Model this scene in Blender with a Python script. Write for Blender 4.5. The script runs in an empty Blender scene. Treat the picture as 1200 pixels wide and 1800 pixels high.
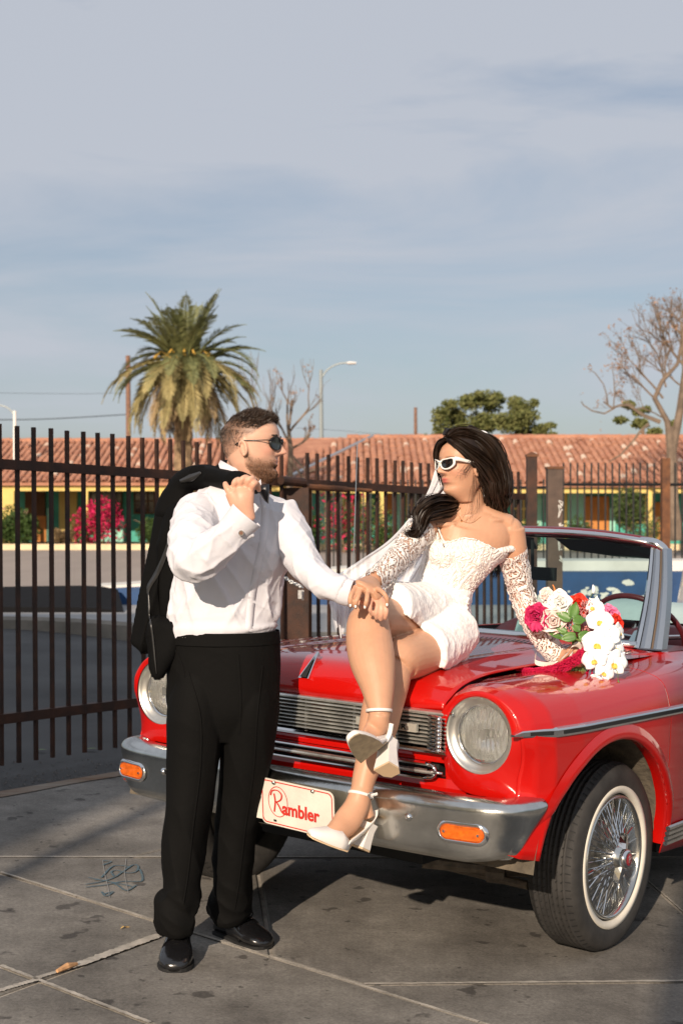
import bpy, bmesh, math, random
import numpy as np
from math import radians, sin, cos, pi, sqrt, atan2, tan
from mathutils import Vector, Matrix, noise as mnoise
from mathutils.bvhtree import BVHTree

random.seed(7); np.random.seed(7)
SC = bpy.context.scene
COL = SC.collection

# ------------------------------------------------------------------ camera
FPX, EYE, HOR = 2400.0, 1.46, 895.0
cd = bpy.data.cameras.new('camera'); cam = bpy.data.objects.new('camera', cd); COL.objects.link(cam)
cam.location = (0, 0, EYE); cam.rotation_euler = (radians(90) - math.atan(5 / FPX), 0, 0)
cd.sensor_fit = 'HORIZONTAL'; cd.sensor_width = 36; cd.lens = 72
cd.clip_start = 0.1; cd.clip_end = 9000
cd.dof.use_dof = True; cd.dof.focus_distance = 4.45; cd.dof.aperture_fstop = 8.0
SC.camera = cam
SC.render.resolution_x = 682; SC.render.resolution_y = 1024

# ------------------------------------------------------------------ light
SUN_EL, SUN_AZ = radians(23), radians(17)        # light travels towards (sin AZ, cos AZ)
ld = Vector((sin(SUN_AZ) * cos(SUN_EL), cos(SUN_AZ) * cos(SUN_EL), -sin(SUN_EL)))
sd = bpy.data.lights.new('sun', 'SUN'); sun = bpy.data.objects.new('sun', sd); COL.objects.link(sun)
sun.rotation_euler = ld.to_track_quat('-Z', 'Y').to_euler(); sun.location = (-3, -10, 8)
sd.energy = 4.9; sd.angle = radians(0.6); sd.color = (1.0, 0.83, 0.66)
W = bpy.data.worlds.new('World'); SC.world = W; W.use_nodes = True
nt = W.node_tree; nt.nodes.clear()
def N(tree, typ, **kw):
    n = tree.nodes.new(typ)
    for k, v in kw.items():
        if k in n.inputs: n.inputs[k].default_value = v
        else: setattr(n, k, v)
    return n
out = N(nt, 'ShaderNodeOutputWorld'); bg = N(nt, 'ShaderNodeBackground'); bg.inputs[1].default_value = 0.08
sky = N(nt, 'ShaderNodeTexSky', sky_type='NISHITA', sun_disc=False)
sky.sun_elevation = SUN_EL; sky.sun_rotation = pi + SUN_AZ
sky.air_density = 1.0; sky.dust_density = 1.6; sky.ozone_density = 1.6
tc = N(nt, 'ShaderNodeTexCoord'); mp = N(nt, 'ShaderNodeMapping')
mp.inputs['Scale'].default_value = (1.0, 0.7, 4.6); mp.inputs['Rotation'].default_value = (0, radians(8), 0)
nt.links.new(tc.outputs['Generated'], mp.inputs[0])
nz = N(nt, 'ShaderNodeTexNoise', Scale=2.4, Detail=8.0, Roughness=0.56, Distortion=0.6)
nt.links.new(mp.outputs[0], nz.inputs['Vector'])
sep = N(nt, 'ShaderNodeSeparateXYZ'); nt.links.new(tc.outputs['Generated'], sep.inputs[0])
alt = N(nt, 'ShaderNodeMapRange'); alt.inputs['From Min'].default_value = 0.02; alt.inputs['From Max'].default_value = 0.30
alt.inputs['To Min'].default_value = 0.0; alt.inputs['To Max'].default_value = 0.36
nt.links.new(sep.outputs[2], alt.inputs[0])
ad = N(nt, 'ShaderNodeMath', operation='ADD'); nt.links.new(nz.outputs[0], ad.inputs[0]); nt.links.new(alt.outputs[0], ad.inputs[1])
cr = N(nt, 'ShaderNodeValToRGB'); cr.color_ramp.elements[0].position = 0.48; cr.color_ramp.elements[1].position = 0.80
cr.color_ramp.elements[0].color = (0.12, 0.12, 0.12, 1); cr.color_ramp.elements[1].color = (0.93, 0.93, 0.93, 1)
nt.links.new(ad.outputs[0], cr.inputs[0])
mx = N(nt, 'ShaderNodeMix', data_type='RGBA'); nt.links.new(cr.outputs[0], mx.inputs[0])
nt.links.new(sky.outputs[0], mx.inputs[6]); mx.inputs[7].default_value = (5.9, 6.25, 7.0, 1)
nt.links.new(mx.outputs[2], bg.inputs[0]); nt.links.new(bg.outputs[0], out.inputs[0])
SC.view_settings.view_transform = 'Standard'; SC.view_settings.look = 'None'
SC.view_settings.exposure = 0.17; SC.view_settings.gamma = 1; SC.view_settings.use_curve_mapping = False
SC.cycles.max_bounces = 8; SC.cycles.transparent_max_bounces = 24

# ------------------------------------------------------------------ helpers
def V(*a): return np.array(a, float)
def P(u, v, d): return np.array([(u - 600) / FPX * d, d, EYE - (v - HOR) / FPX * d])
def gz(x): return -0.04 * x
def G(u, v):
    """photo ray on to the slightly sloping forecourt"""
    rx, rz = (u - 600) / FPX, -(v - HOR) / FPX
    d = -EYE / (rz + 0.04 * rx); return np.array([rx * d, d, EYE + rz * d])
BASE = {}
def tag(o, label=None, cat=None, group=None, kind=None):
    if label: o['label'] = label
    if cat: o['category'] = cat
    if group: o['group'] = group
    if kind: o['kind'] = kind
    return o
def empty(name, loc, label, cat, group=None, mat=None):
    o = bpy.data.objects.new(name, None); COL.objects.link(o); o.empty_display_size = .1
    if mat is not None: o.matrix_world = mat; BASE[o.name] = mat.inverted()
    else: o.location = loc; BASE[o.name] = Matrix.Translation(-Vector(loc))
    return tag(o, label, cat, group)
def link(name, me, m, parent=None):
    o = bpy.data.objects.new(name, me); COL.objects.link(o)
    for x in (m if isinstance(m, (list, tuple)) else [m]): me.materials.append(x)
    if parent is not None:
        o.parent = parent
    return o
def mk(name, v, f, m, parent=None, smooth=False, local=False, mi=None):
    """mesh object; vertices in world space unless local, then put in the parent's frame"""
    me = bpy.data.meshes.new(name)
    v = [tuple(map(float, p)) for p in v]
    me.from_pydata(v, [], [tuple(map(int, q)) for q in f])
    o = link(name, me, m, parent)
    if parent is not None and parent.name in BASE:
        if not local: me.transform(BASE[parent.name])
        BASE[o.name] = BASE[parent.name]
    if smooth: me.polygons.foreach_set('use_smooth', [True] * len(me.polygons))
    if mi is not None: me.polygons.foreach_set('material_index', list(mi))
    me.update()
    return o
class MB:
    def __init__(s): s.v = []; s.f = []; s.mi = []; s.m = 0
    def add(s, v, f):
        n = len(s.v); s.v += [tuple(p) for p in v]; s.f += [tuple(i + n for i in q) for q in f]; s.mi += [s.m] * len(f); return s
    def box(s, c, size, R=None):
        c = np.array(c, float); h = np.array(size, float) / 2
        v = [np.array([a, b, d]) * h for a in (-1, 1) for b in (-1, 1) for d in (-1, 1)]
        if R is not None: v = [R @ p for p in v]
        return s.add([c + p for p in v], [(0, 1, 3, 2), (4, 6, 7, 5), (0, 4, 5, 1), (2, 3, 7, 6), (0, 2, 6, 4), (1, 5, 7, 3)])
    def tube(s, path, r, n=8, cap=True, flat=None):
        v, f = tube(path, r, n, cap, flat); return s.add(v, f)
    def build(s, name, m, parent=None, smooth=False, local=False, kind=None):
        o = mk(name, s.v, s.f, m, parent, smooth, local, s.mi if isinstance(m, (list, tuple)) else None)
        if kind: o['kind'] = kind
        return o
def frames(path, up0=(0, 0, 1)):
    p = np.array(path, float); t = np.gradient(p, axis=0); t /= np.linalg.norm(t, axis=1)[:, None] + 1e-9
    u = np.array(up0, float); u = u - u.dot(t[0]) * t[0]
    if np.linalg.norm(u) < 1e-3: u = np.array([1., 0, 0]); u = u - u.dot(t[0]) * t[0]
    u /= np.linalg.norm(u); us = []
    for i in range(len(p)):
        u = u - u.dot(t[i]) * t[i]; u /= np.linalg.norm(u) + 1e-9; us.append(u.copy())
    us = np.array(us); return p, t, us, np.cross(t, us)
def tube(path, r, n=8, cap=True, flat=None):
    """round tube; flat = (a, b) scale of the two section axes"""
    p, t, us, vs = frames(path); k = len(p)
    r = np.full(k, r, float) if np.isscalar(r) else np.interp(np.linspace(0, 1, k), np.linspace(0, 1, len(r)), r)
    a, b = flat or (1, 1); v = []; f = []
    for i in range(k):
        for j in range(n):
            th = 2 * pi * j / n; v.append(p[i] + r[i] * (a * cos(th) * us[i] + b * sin(th) * vs[i]))
    for i in range(k - 1):
        for j in range(n): f.append((i * n + j, i * n + (j + 1) % n, (i + 1) * n + (j + 1) % n, (i + 1) * n + j))
    if cap: f.append(tuple(range(n))[::-1]); f.append(tuple((k - 1) * n + j for j in range(n)))
    return v, f
def spline(pts, n):
    """Catmull-Rom through pts (any dimension), n samples"""
    p = np.array(pts, float); k = len(p)
    if p.ndim == 1: p = p[:, None]
    if k == 2: return p[0] + np.linspace(0, 1, n)[:, None] * (p[1] - p[0])
    e = np.vstack([2 * p[0] - p[1], p, 2 * p[-1] - p[-2]]); o = []
    for t in np.linspace(0, k - 1 - 1e-9, n):
        i = int(t); q = t - i; a, b, c, d = e[i:i + 4]
        o.append(.5 * (2 * b + (c - a) * q + (2 * a - 5 * b + 4 * c - d) * q * q + (3 * b - a - 3 * c + d) * q ** 3))
    return np.array(o)
def loft(rings, cap=True, closed=True):
    n = len(rings[0]); v = [p for r in rings for p in r]; f = []
    for i in range(len(rings) - 1):
        for j in range(n if closed else n - 1):
            k = (j + 1) % n; f.append((i * n + j, i * n + k, (i + 1) * n + k, (i + 1) * n + j))
    if cap: f.append(tuple(range(n))[::-1]); f.append(tuple((len(rings) - 1) * n + j for j in range(n)))
    return v, f
def lathe(prof, n=48, c=(0, 0, 0), axis='z', closed=False):
    """prof: list of (r, h)"""
    v = []; f = []; k = len(prof)
    for i in range(n):
        th = 2 * pi * i / n
        for r, h in prof:
            a, b = r * cos(th), r * sin(th)
            v.append({'z': (a, b, h), 'x': (h, a, b), 'y': (b, h, a)}[axis])
    for i in range(n):
        j = (i + 1) % n
        for q in range(k if closed else k - 1):
            w = (q + 1) % k; f.append((i * k + q, j * k + q, j * k + w, i * k + w))
    return [tuple(np.array(p) + np.array(c)) for p in v], f
def grid(fn, nu, nv, closed_u=False):
    v = [fn(i / (nu - (0 if closed_u else 1)), j / (nv - 1)) for i in range(nu) for j in range(nv)]; f = []
    for i in range(nu if closed_u else nu - 1):
        for j in range(nv - 1):
            a = i * nv + j; b = ((i + 1) % nu) * nv + j; f.append((a, b, b + 1, a + 1))
    return v, f
def fbm(x, y, z, s=1.0): return mnoise.noise(Vector((x * s, y * s, z * s)))
def evald(o):
    dg = bpy.context.evaluated_depsgraph_get(); dg.update()
    return bpy.data.meshes.new_from_object(o.evaluated_get(dg))
def fuse(parts, voxel, smooth_it=4, factor=.5):
    """union of several closed meshes as ONE continuous skin -> (verts, faces) arrays"""
    me = bpy.data.meshes.new('tmp'); v = []; f = []
    for pv, pf in parts:
        n = len(v); v += [tuple(map(float, p)) for p in pv]; f += [tuple(int(i) + n for i in q) for q in pf]
    me.from_pydata(v, [], f); o = bpy.data.objects.new('tmp', me); COL.objects.link(o)
    r = o.modifiers.new('r', 'REMESH'); r.mode = 'VOXEL'; r.voxel_size = voxel; r.adaptivity = 0
    if smooth_it:
        s = o.modifiers.new('s', 'SMOOTH'); s.factor = factor; s.iterations = smooth_it
    m2 = evald(o); bpy.data.objects.remove(o); bpy.data.meshes.remove(me)
    n = len(m2.vertices); co = np.empty(n * 3); m2.vertices.foreach_get('co', co); co = co.reshape(-1, 3)
    no = np.empty(n * 3); m2.vertices.foreach_get('normal', no); no = no.reshape(-1, 3)
    fa = [tuple(p.vertices) for p in m2.polygons]; bpy.data.meshes.remove(m2)
    return co, fa, no
def fast(name, co, fa, m, parent, smooth=True, color=None):
    me = bpy.data.meshes.new(name); me.from_pydata(co.tolist() if hasattr(co, 'tolist') else co, [], fa)
    if parent is not None: me.transform(BASE[parent.name])
    if color is not None:
        at = me.color_attributes.new('tint', 'FLOAT_COLOR', 'POINT')
        at.data.foreach_set('color', np.hstack([color, np.ones((len(color), 1))]).astype(np.float32).ravel())
    me.polygons.foreach_set('use_smooth', [smooth] * len(me.polygons))
    o = link(name, me, m, parent)
    if parent is not None: BASE[o.name] = BASE[parent.name]
    return o

# ------------------------------------------------------------------ materials
def mat(name, col, rough=.6, metal=0., var=0., vscale=6., bump=0., bscale=40., col2=None, spec=.5, coat=0., detail=4., stretch=None, **kw):
    m = bpy.data.materials.new(name); m.use_nodes = True; t = m.node_tree; b = t.nodes['Principled BSDF']
    b.inputs['Roughness'].default_value = rough; b.inputs['Metallic'].default_value = metal
    b.inputs['Specular IOR Level'].default_value = spec; b.inputs['Coat Weight'].default_value = coat
    b.inputs['Coat Roughness'].default_value = .03
    for k, v in kw.items(): b.inputs[k.replace('_', ' ')].default_value = v
    c = (*col, 1); b.inputs['Base Color'].default_value = c
    if var or col2 or bump:
        tc = N(t, 'ShaderNodeTexCoord'); src = tc.outputs['Object']
        if stretch:
            mp = N(t, 'ShaderNodeMapping'); mp.inputs['Scale'].default_value = stretch; t.links.new(src, mp.inputs[0]); src = mp.outputs[0]
    if var or col2:
        n = N(t, 'ShaderNodeTexNoise', Scale=vscale, Detail=detail, Roughness=.6); t.links.new(src, n.inputs['Vector'])
        r = N(t, 'ShaderNodeValToRGB'); e = r.color_ramp.elements; e[0].position = .32; e[1].position = .68
        c2 = col2 or tuple(min(1, x * (1 + var)) for x in col); c1 = col if col2 else tuple(x * (1 - var) for x in col)
        e[0].color = (*c1, 1); e[1].color = (*c2, 1); t.links.new(n.outputs[0], r.inputs[0]); t.links.new(r.outputs[0], b.inputs['Base Color'])
    if bump:
        n = N(t, 'ShaderNodeTexNoise', Scale=bscale, Detail=5.0, Roughness=.6); t.links.new(src, n.inputs['Vector'])
        bp = N(t, 'ShaderNodeBump', Strength=bump, Distance=.01); t.links.new(n.outputs[0], bp.inputs['Height']); t.links.new(bp.outputs[0], b.inputs['Normal'])
    return m
def bsdf(m): return m.node_tree.nodes['Principled BSDF']
# ------------------------------------------------------------------ ground
def concrete_mat():
    m = mat('concrete', (.2, .18, .155), .8); t = m.node_tree; b = bsdf(m)
    tc = N(t, 'ShaderNodeTexCoord')
    def noise(sc, d=5., ro=.6, st=None):
        n = N(t, 'ShaderNodeTexNoise', Scale=sc, Detail=d, Roughness=ro)
        if st:
            mp = N(t, 'ShaderNodeMapping'); mp.inputs['Scale'].default_value = st; mp.inputs['Rotation'].default_value = (0, 0, .5)
            t.links.new(tc.outputs['Object'], mp.inputs[0]); t.links.new(mp.outputs[0], n.inputs['Vector'])
        else: t.links.new(tc.outputs['Object'], n.inputs['Vector'])
        return n
    def ramp(n, a, b_, c0, c1):
        r = N(t, 'ShaderNodeValToRGB'); e = r.color_ramp.elements; e[0].position = a; e[1].position = b_
        e[0].color = (*c0, 1); e[1].color = (*c1, 1); t.links.new(n.outputs[0], r.inputs[0]); return r
    base = ramp(noise(.8, 7, .62), .33, .68, (.125, .116, .103), (.29, .275, .25))
    fine = ramp(noise(95, 6, .8), .32, .68, (.58, .58, .58), (1.3, 1.3, 1.3))
    wear = ramp(noise(3.0, 9, .74), .35, .64, (.60, .585, .57), (1.14, 1.13, 1.11))
    spots = ramp(noise(8.5, 3.5, .5), .645, .68, (1, 1, 1), (.42, .41, .41))
    dots = ramp(noise(27, 2.0, .45), .72, .74, (1, 1, 1), (.4, .4, .4))
    def mul(a, c):
        x = N(t, 'ShaderNodeMix', data_type='RGBA', blend_type='MULTIPLY'); x.inputs[0].default_value = 1
        t.links.new(a, x.inputs[6]); t.links.new(c, x.inputs[7]); return x.outputs[2]
    c = mul(mul(mul(mul(base.outputs[0], fine.outputs[0]), wear.outputs[0]), spots.outputs[0]), dots.outputs[0])
    t.links.new(c, b.inputs['Base Color'])
    bp = N(t, 'ShaderNodeBump', Strength=.35, Distance=.004); t.links.new(noise(140, 6, .8).outputs[0], bp.inputs['Height']); t.links.new(bp.outputs[0], b.inputs['Normal'])
    return m
M = {}
M['conc'] = concrete_mat()
M['concrete_light'] = mat('pale_concrete', (.25, .24, .215), .85, var=.28, vscale=2.2, bump=.3, bscale=80)
M['grout'] = mat('joint_sand', (.36, .33, .285), .9, var=.35, vscale=14, bump=.4, bscale=90)
M['asphalt'] = mat('asphalt', (.075, .075, .075), .9, var=.35, vscale=.7, bump=.8, bscale=260, detail=8)
M['asphalt2'] = mat('worn_asphalt', (.30, .25, .215), .9, var=.16, vscale=.35, bump=.3, bscale=120, detail=8, stretch=(1, .25, 1))
M['gravel'] = mat('asphalt_crumbs', (.06, .06, .058), .95, var=.6, vscale=50, bump=.8, bscale=150)

ground = MB()
xs = [-4000, -60, -20, -6, 0, 6, 20, 60, 4000]; ys = [-3000, -30, 0, 3, 7, 12, 25, 60, 5000]
gv = []; 
for x in xs:
    for y in ys:
        fade = max(0, min(1, 1 - (max(abs(x), 0) - 6) / 14))
        gv.append((x, y, (gz(max(-6, min(6, x)))) * (1 if y < 15 else 0) - .012))
gf = [(i * len(ys) + j, (i + 1) * len(ys) + j, (i + 1) * len(ys) + j + 1, i * len(ys) + j + 1) for i in range(len(xs) - 1) for j in range(len(ys) - 1)]
tag(mk('ground', gv, gf, M['asphalt']), kind='structure')

# pavement slabs cut by the joint lines seen in the photo
pave = bpy.data.objects.new('pavement', None); COL.objects.link(pave); pave['kind'] = 'structure'; BASE['pavement'] = Matrix.Identity(4)
def ln(a, b):
    p, q = G(*a)[:2], G(*b)[:2]; d = (q - p) / np.linalg.norm(q - p); return p, np.array([-d[1], d[0]])
def cut(poly, line):
    p0, n = line; A = []; B = []
    for i in range(len(poly)):
        a, b = poly[i], poly[(i + 1) % len(poly)]; da, db = (a - p0) @ n, (b - p0) @ n
        (A if da >= 0 else B).append(a)
        if da * db < 0:
            x = a + (b - a) * da / (da - db); A.append(x); B.append(x)
    return A, B
edge_a, edge_b = G(0, 1392)[:2], G(235, 1352)[:2]
ed = (edge_b - edge_a) / np.linalg.norm(edge_b - edge_a)
L0, L1 = edge_a - 14 * ed, edge_a + 22 * ed
start = [V(-14, -9), V(16, -9), V(16, L1[1]), L1, L0, V(-14, L0[1])]
start = [V(-14, -9), V(17, -9), L1, L0]
A_ = ln((0, 1508), (1200, 1509)); B_ = ln((0, 1535), (600, 1722)); C_ = ln((0, 1700), (260, 1800)); D_ = ln((140, 1700), (282, 1648))
F_ = ln((452, 1527), (475, 1681)); E_ = ln((640, 1733), (1200, 1728)); G_ = ln((1132, 1545), (1200, 1605))
H_ = (edge_a - 1.35 * V(-ed[1], ed[0]) * (1 if (V(0, 0) - edge_a) @ V(-ed[1], ed[0]) < 0 else -1), V(-ed[1], ed[0]))
polys = []
far, near = cut(start, A_)
a, b = cut(far, H_); polys += [a, b]
rt, lt = cut(near, B_)
if (G(900, 1600)[:2] - B_[0]) @ B_[1] < 0: rt, lt = lt, rt
g1, g2 = cut(rt, G_); polys_r = []
for q in (g1, g2):
    if len(q) > 2:
        cen = sum(q) / len(q)
        polys_r.append(q)
for q in polys_r:
    for h in cut(q, E_):
        if len(h) < 3: continue
        if (G(560, 1600)[:2] - G_[0]) @ G_[1] * ((sum(h) / len(h) - G_[0]) @ G_[1]) > 0 and (G(700, 1600)[:2] - E_[0]) @ E_[1] * ((sum(h) / len(h) - E_[0]) @ E_[1]) > 0:
            polys += [x for x in cut(h, F_)]
        else: polys.append(h)
c1, c2 = cut(lt, C_)
for q in (c1, c2): polys += [x for x in cut(q, D_)]
def inset(poly, d):
    o = []; n = len(poly); ar = sum(poly[i][0] * poly[(i + 1) % n][1] - poly[(i + 1) % n][0] * poly[i][1] for i in range(n))
    sgn = 1 if ar > 0 else -1
    for i in range(n):
        a, b, c = poly[i - 1], poly[i], poly[(i + 1) % n]
        u = (b - a) / (np.linalg.norm(b - a) + 1e-9); w = (c - b) / (np.linalg.norm(c - b) + 1e-9)
        nn = sgn * (V(-u[1], u[0]) + V(-w[1], w[0])); nn /= max(.3, np.linalg.norm(nn)); 
        o.append(b + nn * d * 1.2)
    return o
for q in polys:
    q = [q[i] for i in range(len(q)) if np.linalg.norm(q[i] - q[i - 1]) > .02]
    if len(q) < 3: continue
    r0, r1, r2 = inset(q, .006), inset(q, .009), inset(q, .016)
    n = len(q); v = [(*p, gz(p[0]) - .05) for p in r0] + [(*p, gz(p[0]) - .004) for p in r1] + [(*p, gz(p[0])) for p in r2]
    f = [(i, (i + 1) % n, n + (i + 1) % n, n + i) for i in range(n)] + [(n + i, n + (i + 1) % n, 2 * n + (i + 1) % n, 2 * n + i) for i in range(n)] + [tuple(range(2 * n, 3 * n))]
    mk('concrete_slab', v, f, M['conc'], pave)
jb = MB(); jb.add([(*p, gz(p[0]) - .007) for p in inset(start, .05)], [(0, 1, 2, 3)]); jb.build('joint_bed', M['grout'], pave)
# raised chalky lips along the joints (broken, slightly uneven)
lip = MB()
def lipline(a, b, w, seg=70):
    p, q = G(*a)[:2], G(*b)[:2]; d = (q - p) / np.linalg.norm(q - p); n = V(-d[1], d[0])
    pts = [p + (q - p) * i / seg for i in range(seg + 1)]
    v = []
    for i, x in enumerate(pts):
        ww = w * (1 + .5 * fbm(i * .35, 3, a[0])); off = .0035 * fbm(i * .5, 9, a[1]) + w * .5
        for s in (-1, 1): y = x + n * (off + s * ww); v.append((*y, gz(y[0]) + .004))
    lip.add(v, [(2 * i, 2 * i + 1, 2 * i + 3, 2 * i + 2) for i in range(seg)])
for a, b, w in (((-300, 1508), (1400, 1509), .007), ((0, 1535), (840, 1800), .006), ((0, 1700), (262, 1801), .007), ((62, 1724), (-60, 1760), .011),
                ((140, 1700), (284, 1647), .019), ((62, 1724), (140, 1700), .01), ((640, 1733), (1260, 1727), .007), ((1132, 1545), (1240, 1640), .004)):
    lipline(a, b, w)
lip.build('joint_lip', M['grout'], pave)
# rust-stained edge, crumbled asphalt by the gate track
rust = mat('rust_stain', (.17, .095, .05), .85, col2=(.26, .23, .19), vscale=5, detail=7, stretch=(.6, 3, 1))
nrm = V(-ed[1], ed[0]); nrm *= (1 if nrm @ (V(0, 0) - edge_a) > 0 else -1)
rv = []
for i in range(61):
    x = edge_a - 3 * ed + ed * 11 * i / 60
    for o_ in (.0, .10 + .05 * fbm(i * .4, 1, 1)): y = x + nrm * (o_ + .01); rv.append((*y, gz(y[0]) + .0045))
mk('rust_edge', rv, [(2 * i, 2 * i + 1, 2 * i + 3, 2 * i + 2) for i in range(60)], rust, pave)
cb = MB(); rng = random.Random(3)
for i in range(1500):
    t = rng.uniform(-3, 8); w = abs(rng.gauss(0, .22)); x = edge_a + ed * t - nrm * (w + .01); s = rng.uniform(.004, .011)
    c = V(x[0], x[1], gz(x[0]) - .012 + s * .4)
    cb.add([c + V(s, 0, 0), c + V(-s * .5, s * .8, 0), c + V(-s * .5, -s * .8, 0), c + V(0, 0, s)], [(0, 1, 3), (1, 2, 3), (2, 0, 3)])
tag(cb.build('loose_gravel', mat('gravel_bits', (.13, .125, .12), .9, var=.7, vscale=200)), kind='stuff')
# chalk scribble on the slab
blue = mat('blue_chalk', (.05, .12, .165), .95, col2=(.11, .14, .15), vscale=60); whitec = mat('white_chalk', (.27, .27, .27), .95)
sc = MB()
def stroke(mb, pts, w=.004, n=24):
    q = spline([G(*p)[:2] for p in pts], n); v = []
    for i, x in enumerate(q):
        d = q[min(i + 1, n - 1)] - q[max(i - 1, 0)]; d /= np.linalg.norm(d) + 1e-9; nn = V(-d[1], d[0]) * w
        v += [(*(x + nn), gz(x[0]) + .004), (*(x - nn), gz(x[0]) + .004)]
    mb.add(v, [(2 * i, 2 * i + 1, 2 * i + 3, 2 * i + 2) for i in range(n - 1)])
for pts in ([(150, 1557), (175, 1553), (200, 1545), (222, 1530), (235, 1522), (243, 1526), (238, 1535), (222, 1537), (205, 1532), (195, 1535), (200, 1543)],
            [(150, 1562), (185, 1558), (215, 1552), (235, 1552), (250, 1550), (246, 1532), (238, 1530)], [(165, 1548), (190, 1552), (205, 1558), (222, 1568), (240, 1558)],
            [(178, 1545), (196, 1526), (212, 1524), (228, 1527)], [(180, 1515), (195, 1517), (180, 1523)], [(180, 1575), (198, 1570), (186, 1578), (178, 1570)], [(155, 1545), (210, 1556), (232, 1561)]):
    stroke(sc, pts, .0040)
tag(sc.build('blue_chalk_scribble', blue), 'faded blue chalk scribble on the concrete slab left of the man\'s shoes', 'chalk drawing')
sw = MB(); stroke(sw, [(180, 1515), (184, 1540), (190, 1565), (192, 1581)], .0012); stroke(sw, [(221, 1512), (219, 1540), (225, 1572)], .0012)
tag(sw.build('white_chalk_line', whitec), 'thin white chalk lines drawn across the blue scribble on the slab', 'chalk drawing')
# litter
def scrap(name, u, v, s, m, label, cat):
    c = G(u, v); mb = MB(); r = random.Random(u)
    for k in range(7):
        a = r.uniform(0, 6.3); p = c + V(cos(a) * s * .5, sin(a) * s * .4, s * .12)
        q = [p + V(r.uniform(-1, 1) * s * .6, r.uniform(-1, 1) * s * .6, r.uniform(-.1, .35) * s) for _ in range(3)]; mb.add(q, [(0, 1, 2)])
    tag(mb.build(name, m), label, cat)
scrap('dry_leaf', 220, 1632, .028, mat('dry_leaf', (.5, .31, .07), .7, var=.4, vscale=60), 'crumpled yellow dry leaf lying on the slab left of the man', 'leaf')
tw = MB(); a_, b_ = G(100, 1713), G(135, 1700); tw.tube([a_ + V(0, 0, .008), (a_ + b_) / 2 + V(0, 0, .012), b_ + V(0, 0, .008)], [.006, .011, .005], 7)
tag(tw.build('bark_piece', mat('bark', (.45, .25, .12), .8, var=.3, vscale=60)), 'short orange-brown strip of bark lying in the slab joint at lower left', 'bark')
for i, (u, v) in enumerate(((70, 1320), (160, 1318))):
    c = G(u, v); mb = MB(); mb.add([c + V(-.04, 0, .004), c + V(0, -.02, .01), c + V(.045, 0, .008), c + V(0, .02, .006)], [(0, 1, 2, 3)])
    tag(mb.build('green_leaf', mat('green_leaf', (.2, .3, .08), .6)), ('single curled green leaf on the asphalt under the second gate bar from the left' if i == 0 else 'pale narrow green leaf on the asphalt behind the gate, right of the curled one'), 'leaf')

# ------------------------------------------------------------------ motel forecourt, kerb, pool platform
plaza = MB(); plaza.add([(-45, 18.0, gz(-6) - .0), (60, 18.0, gz(6) + .1), (60, 50, .02), (-45, 50, .10)], [(0, 1, 2, 3)])
pz = [(-45, 17.2, .235), (45, 17.2, .0), (60, 46.2, .06), (-60, 46.2, .06)]
mk('parking_lot', [(-60, 17.6, .07), (60, 17.6, .07), (80, 46.6, .07), (-80, 46.6, .07)], [(0, 1, 2, 3)], M['asphalt2'])['kind'] = 'structure'
M['cream'] = mat('cream_paint', (.66, .53, .33), .7, var=.1, vscale=3)
kb = MB(); kb.box((0, 46.6, .16), (110, .35, .22)); tag(kb.build('kerb', M['cream']), kind='structure')
mk('planting_bed', [(-55, 46.7, .2), (55, 46.7, .2), (55, 52, .22), (-55, 52, .22)], [(0, 1, 2, 3)], mat('soil', (.16, .115, .08), .95, var=.3, vscale=2))['kind'] = 'structure'
# platform with rounded rim at left
M['plat'] = mat('platform_concrete', (.33, .325, .32), .85, var=.12, vscale=1.2, bump=.3, bscale=40)
M['platface'] = mat('platform_side', (.22, .20, .17), .9, var=.2, vscale=3, bump=.4, bscale=40)
fr = [G(-150, 1100)[:2], G(0, 1103)[:2], G(120, 1112)[:2], G(240, 1127)[:2], G(400, 1150)[:2], V(1.5, 13.0), V(4.5, 12.4), V(9, 12.4)]
fr = spline(fr, 60); v = []; 
for x in fr: v += [(x[0], x[1], gz(max(-6, min(6, x[0]))) - .05), (x[0], x[1], .235), (x[0], x[1] + .06, .27), (x[0], 17.7, .275)]
f = []; mi = []
for i in range(59):
    for k in range(3): f.append((4 * i + k, 4 * i + 4 + k, 4 * i + 5 + k, 4 * i + 1 + k)); mi.append(0 if k == 2 else 1)
tag(mk('pool_platform', v, f, [M['plat'], M['platface']], mi=mi), 'low raised concrete platform behind the gate around the blue pool wall', 'platform')
# blue painted pool wall with white rim
M['blue'] = mat('pool_blue', (.008, .05, .15), .6, var=.25, vscale=2.5, bump=.2, bscale=20)
M['whitewash'] = mat('whitewash', (.62, .60, .55), .8, var=.12, vscale=2)
pw = empty('pool_wall', (0, 17.3, .27), 'low blue painted pool wall with a pale rim behind the gates', 'wall')
mb = MB()
xsn = np.linspace(-3.1, 9.5, 50)
def ptop(x): return .46 + .0 + .22 * max(0, min(1, (x + 3) / 4.5))
def pbot(x): return .24
vv = []
for x in xsn: vv += [(x, 16.9 - .0 * x, .22), (x, 16.9, ptop(x)), (x, 17.6, ptop(x) + .01), (x, 17.6, .2)]
mb.add(vv, [(4 * i + k, 4 * i + 4 + k, 4 * i + 5 + k, 4 * i + 1 + k) for i in range(49) for k in range(3)]); mb.build('wall_body', M['blue'], pw)
mb = MB(); vv = []
for x in xsn:
    z = ptop(x); hh_ = .03 + .10 * max(0, min(1, (x + 3) / 4)); vv += [(x, 17.15, z), (x, 17.15, z + hh_), (x, 17.75, z + hh_ + .01), (x, 17.75, z)]
mb.add(vv, [(4 * i + k, 4 * i + 4 + k, 4 * i + 5 + k, 4 * i + 1 + k) for i in range(49) for k in range(3)]); mb.build('rim', M['whitewash'], pw)
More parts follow.
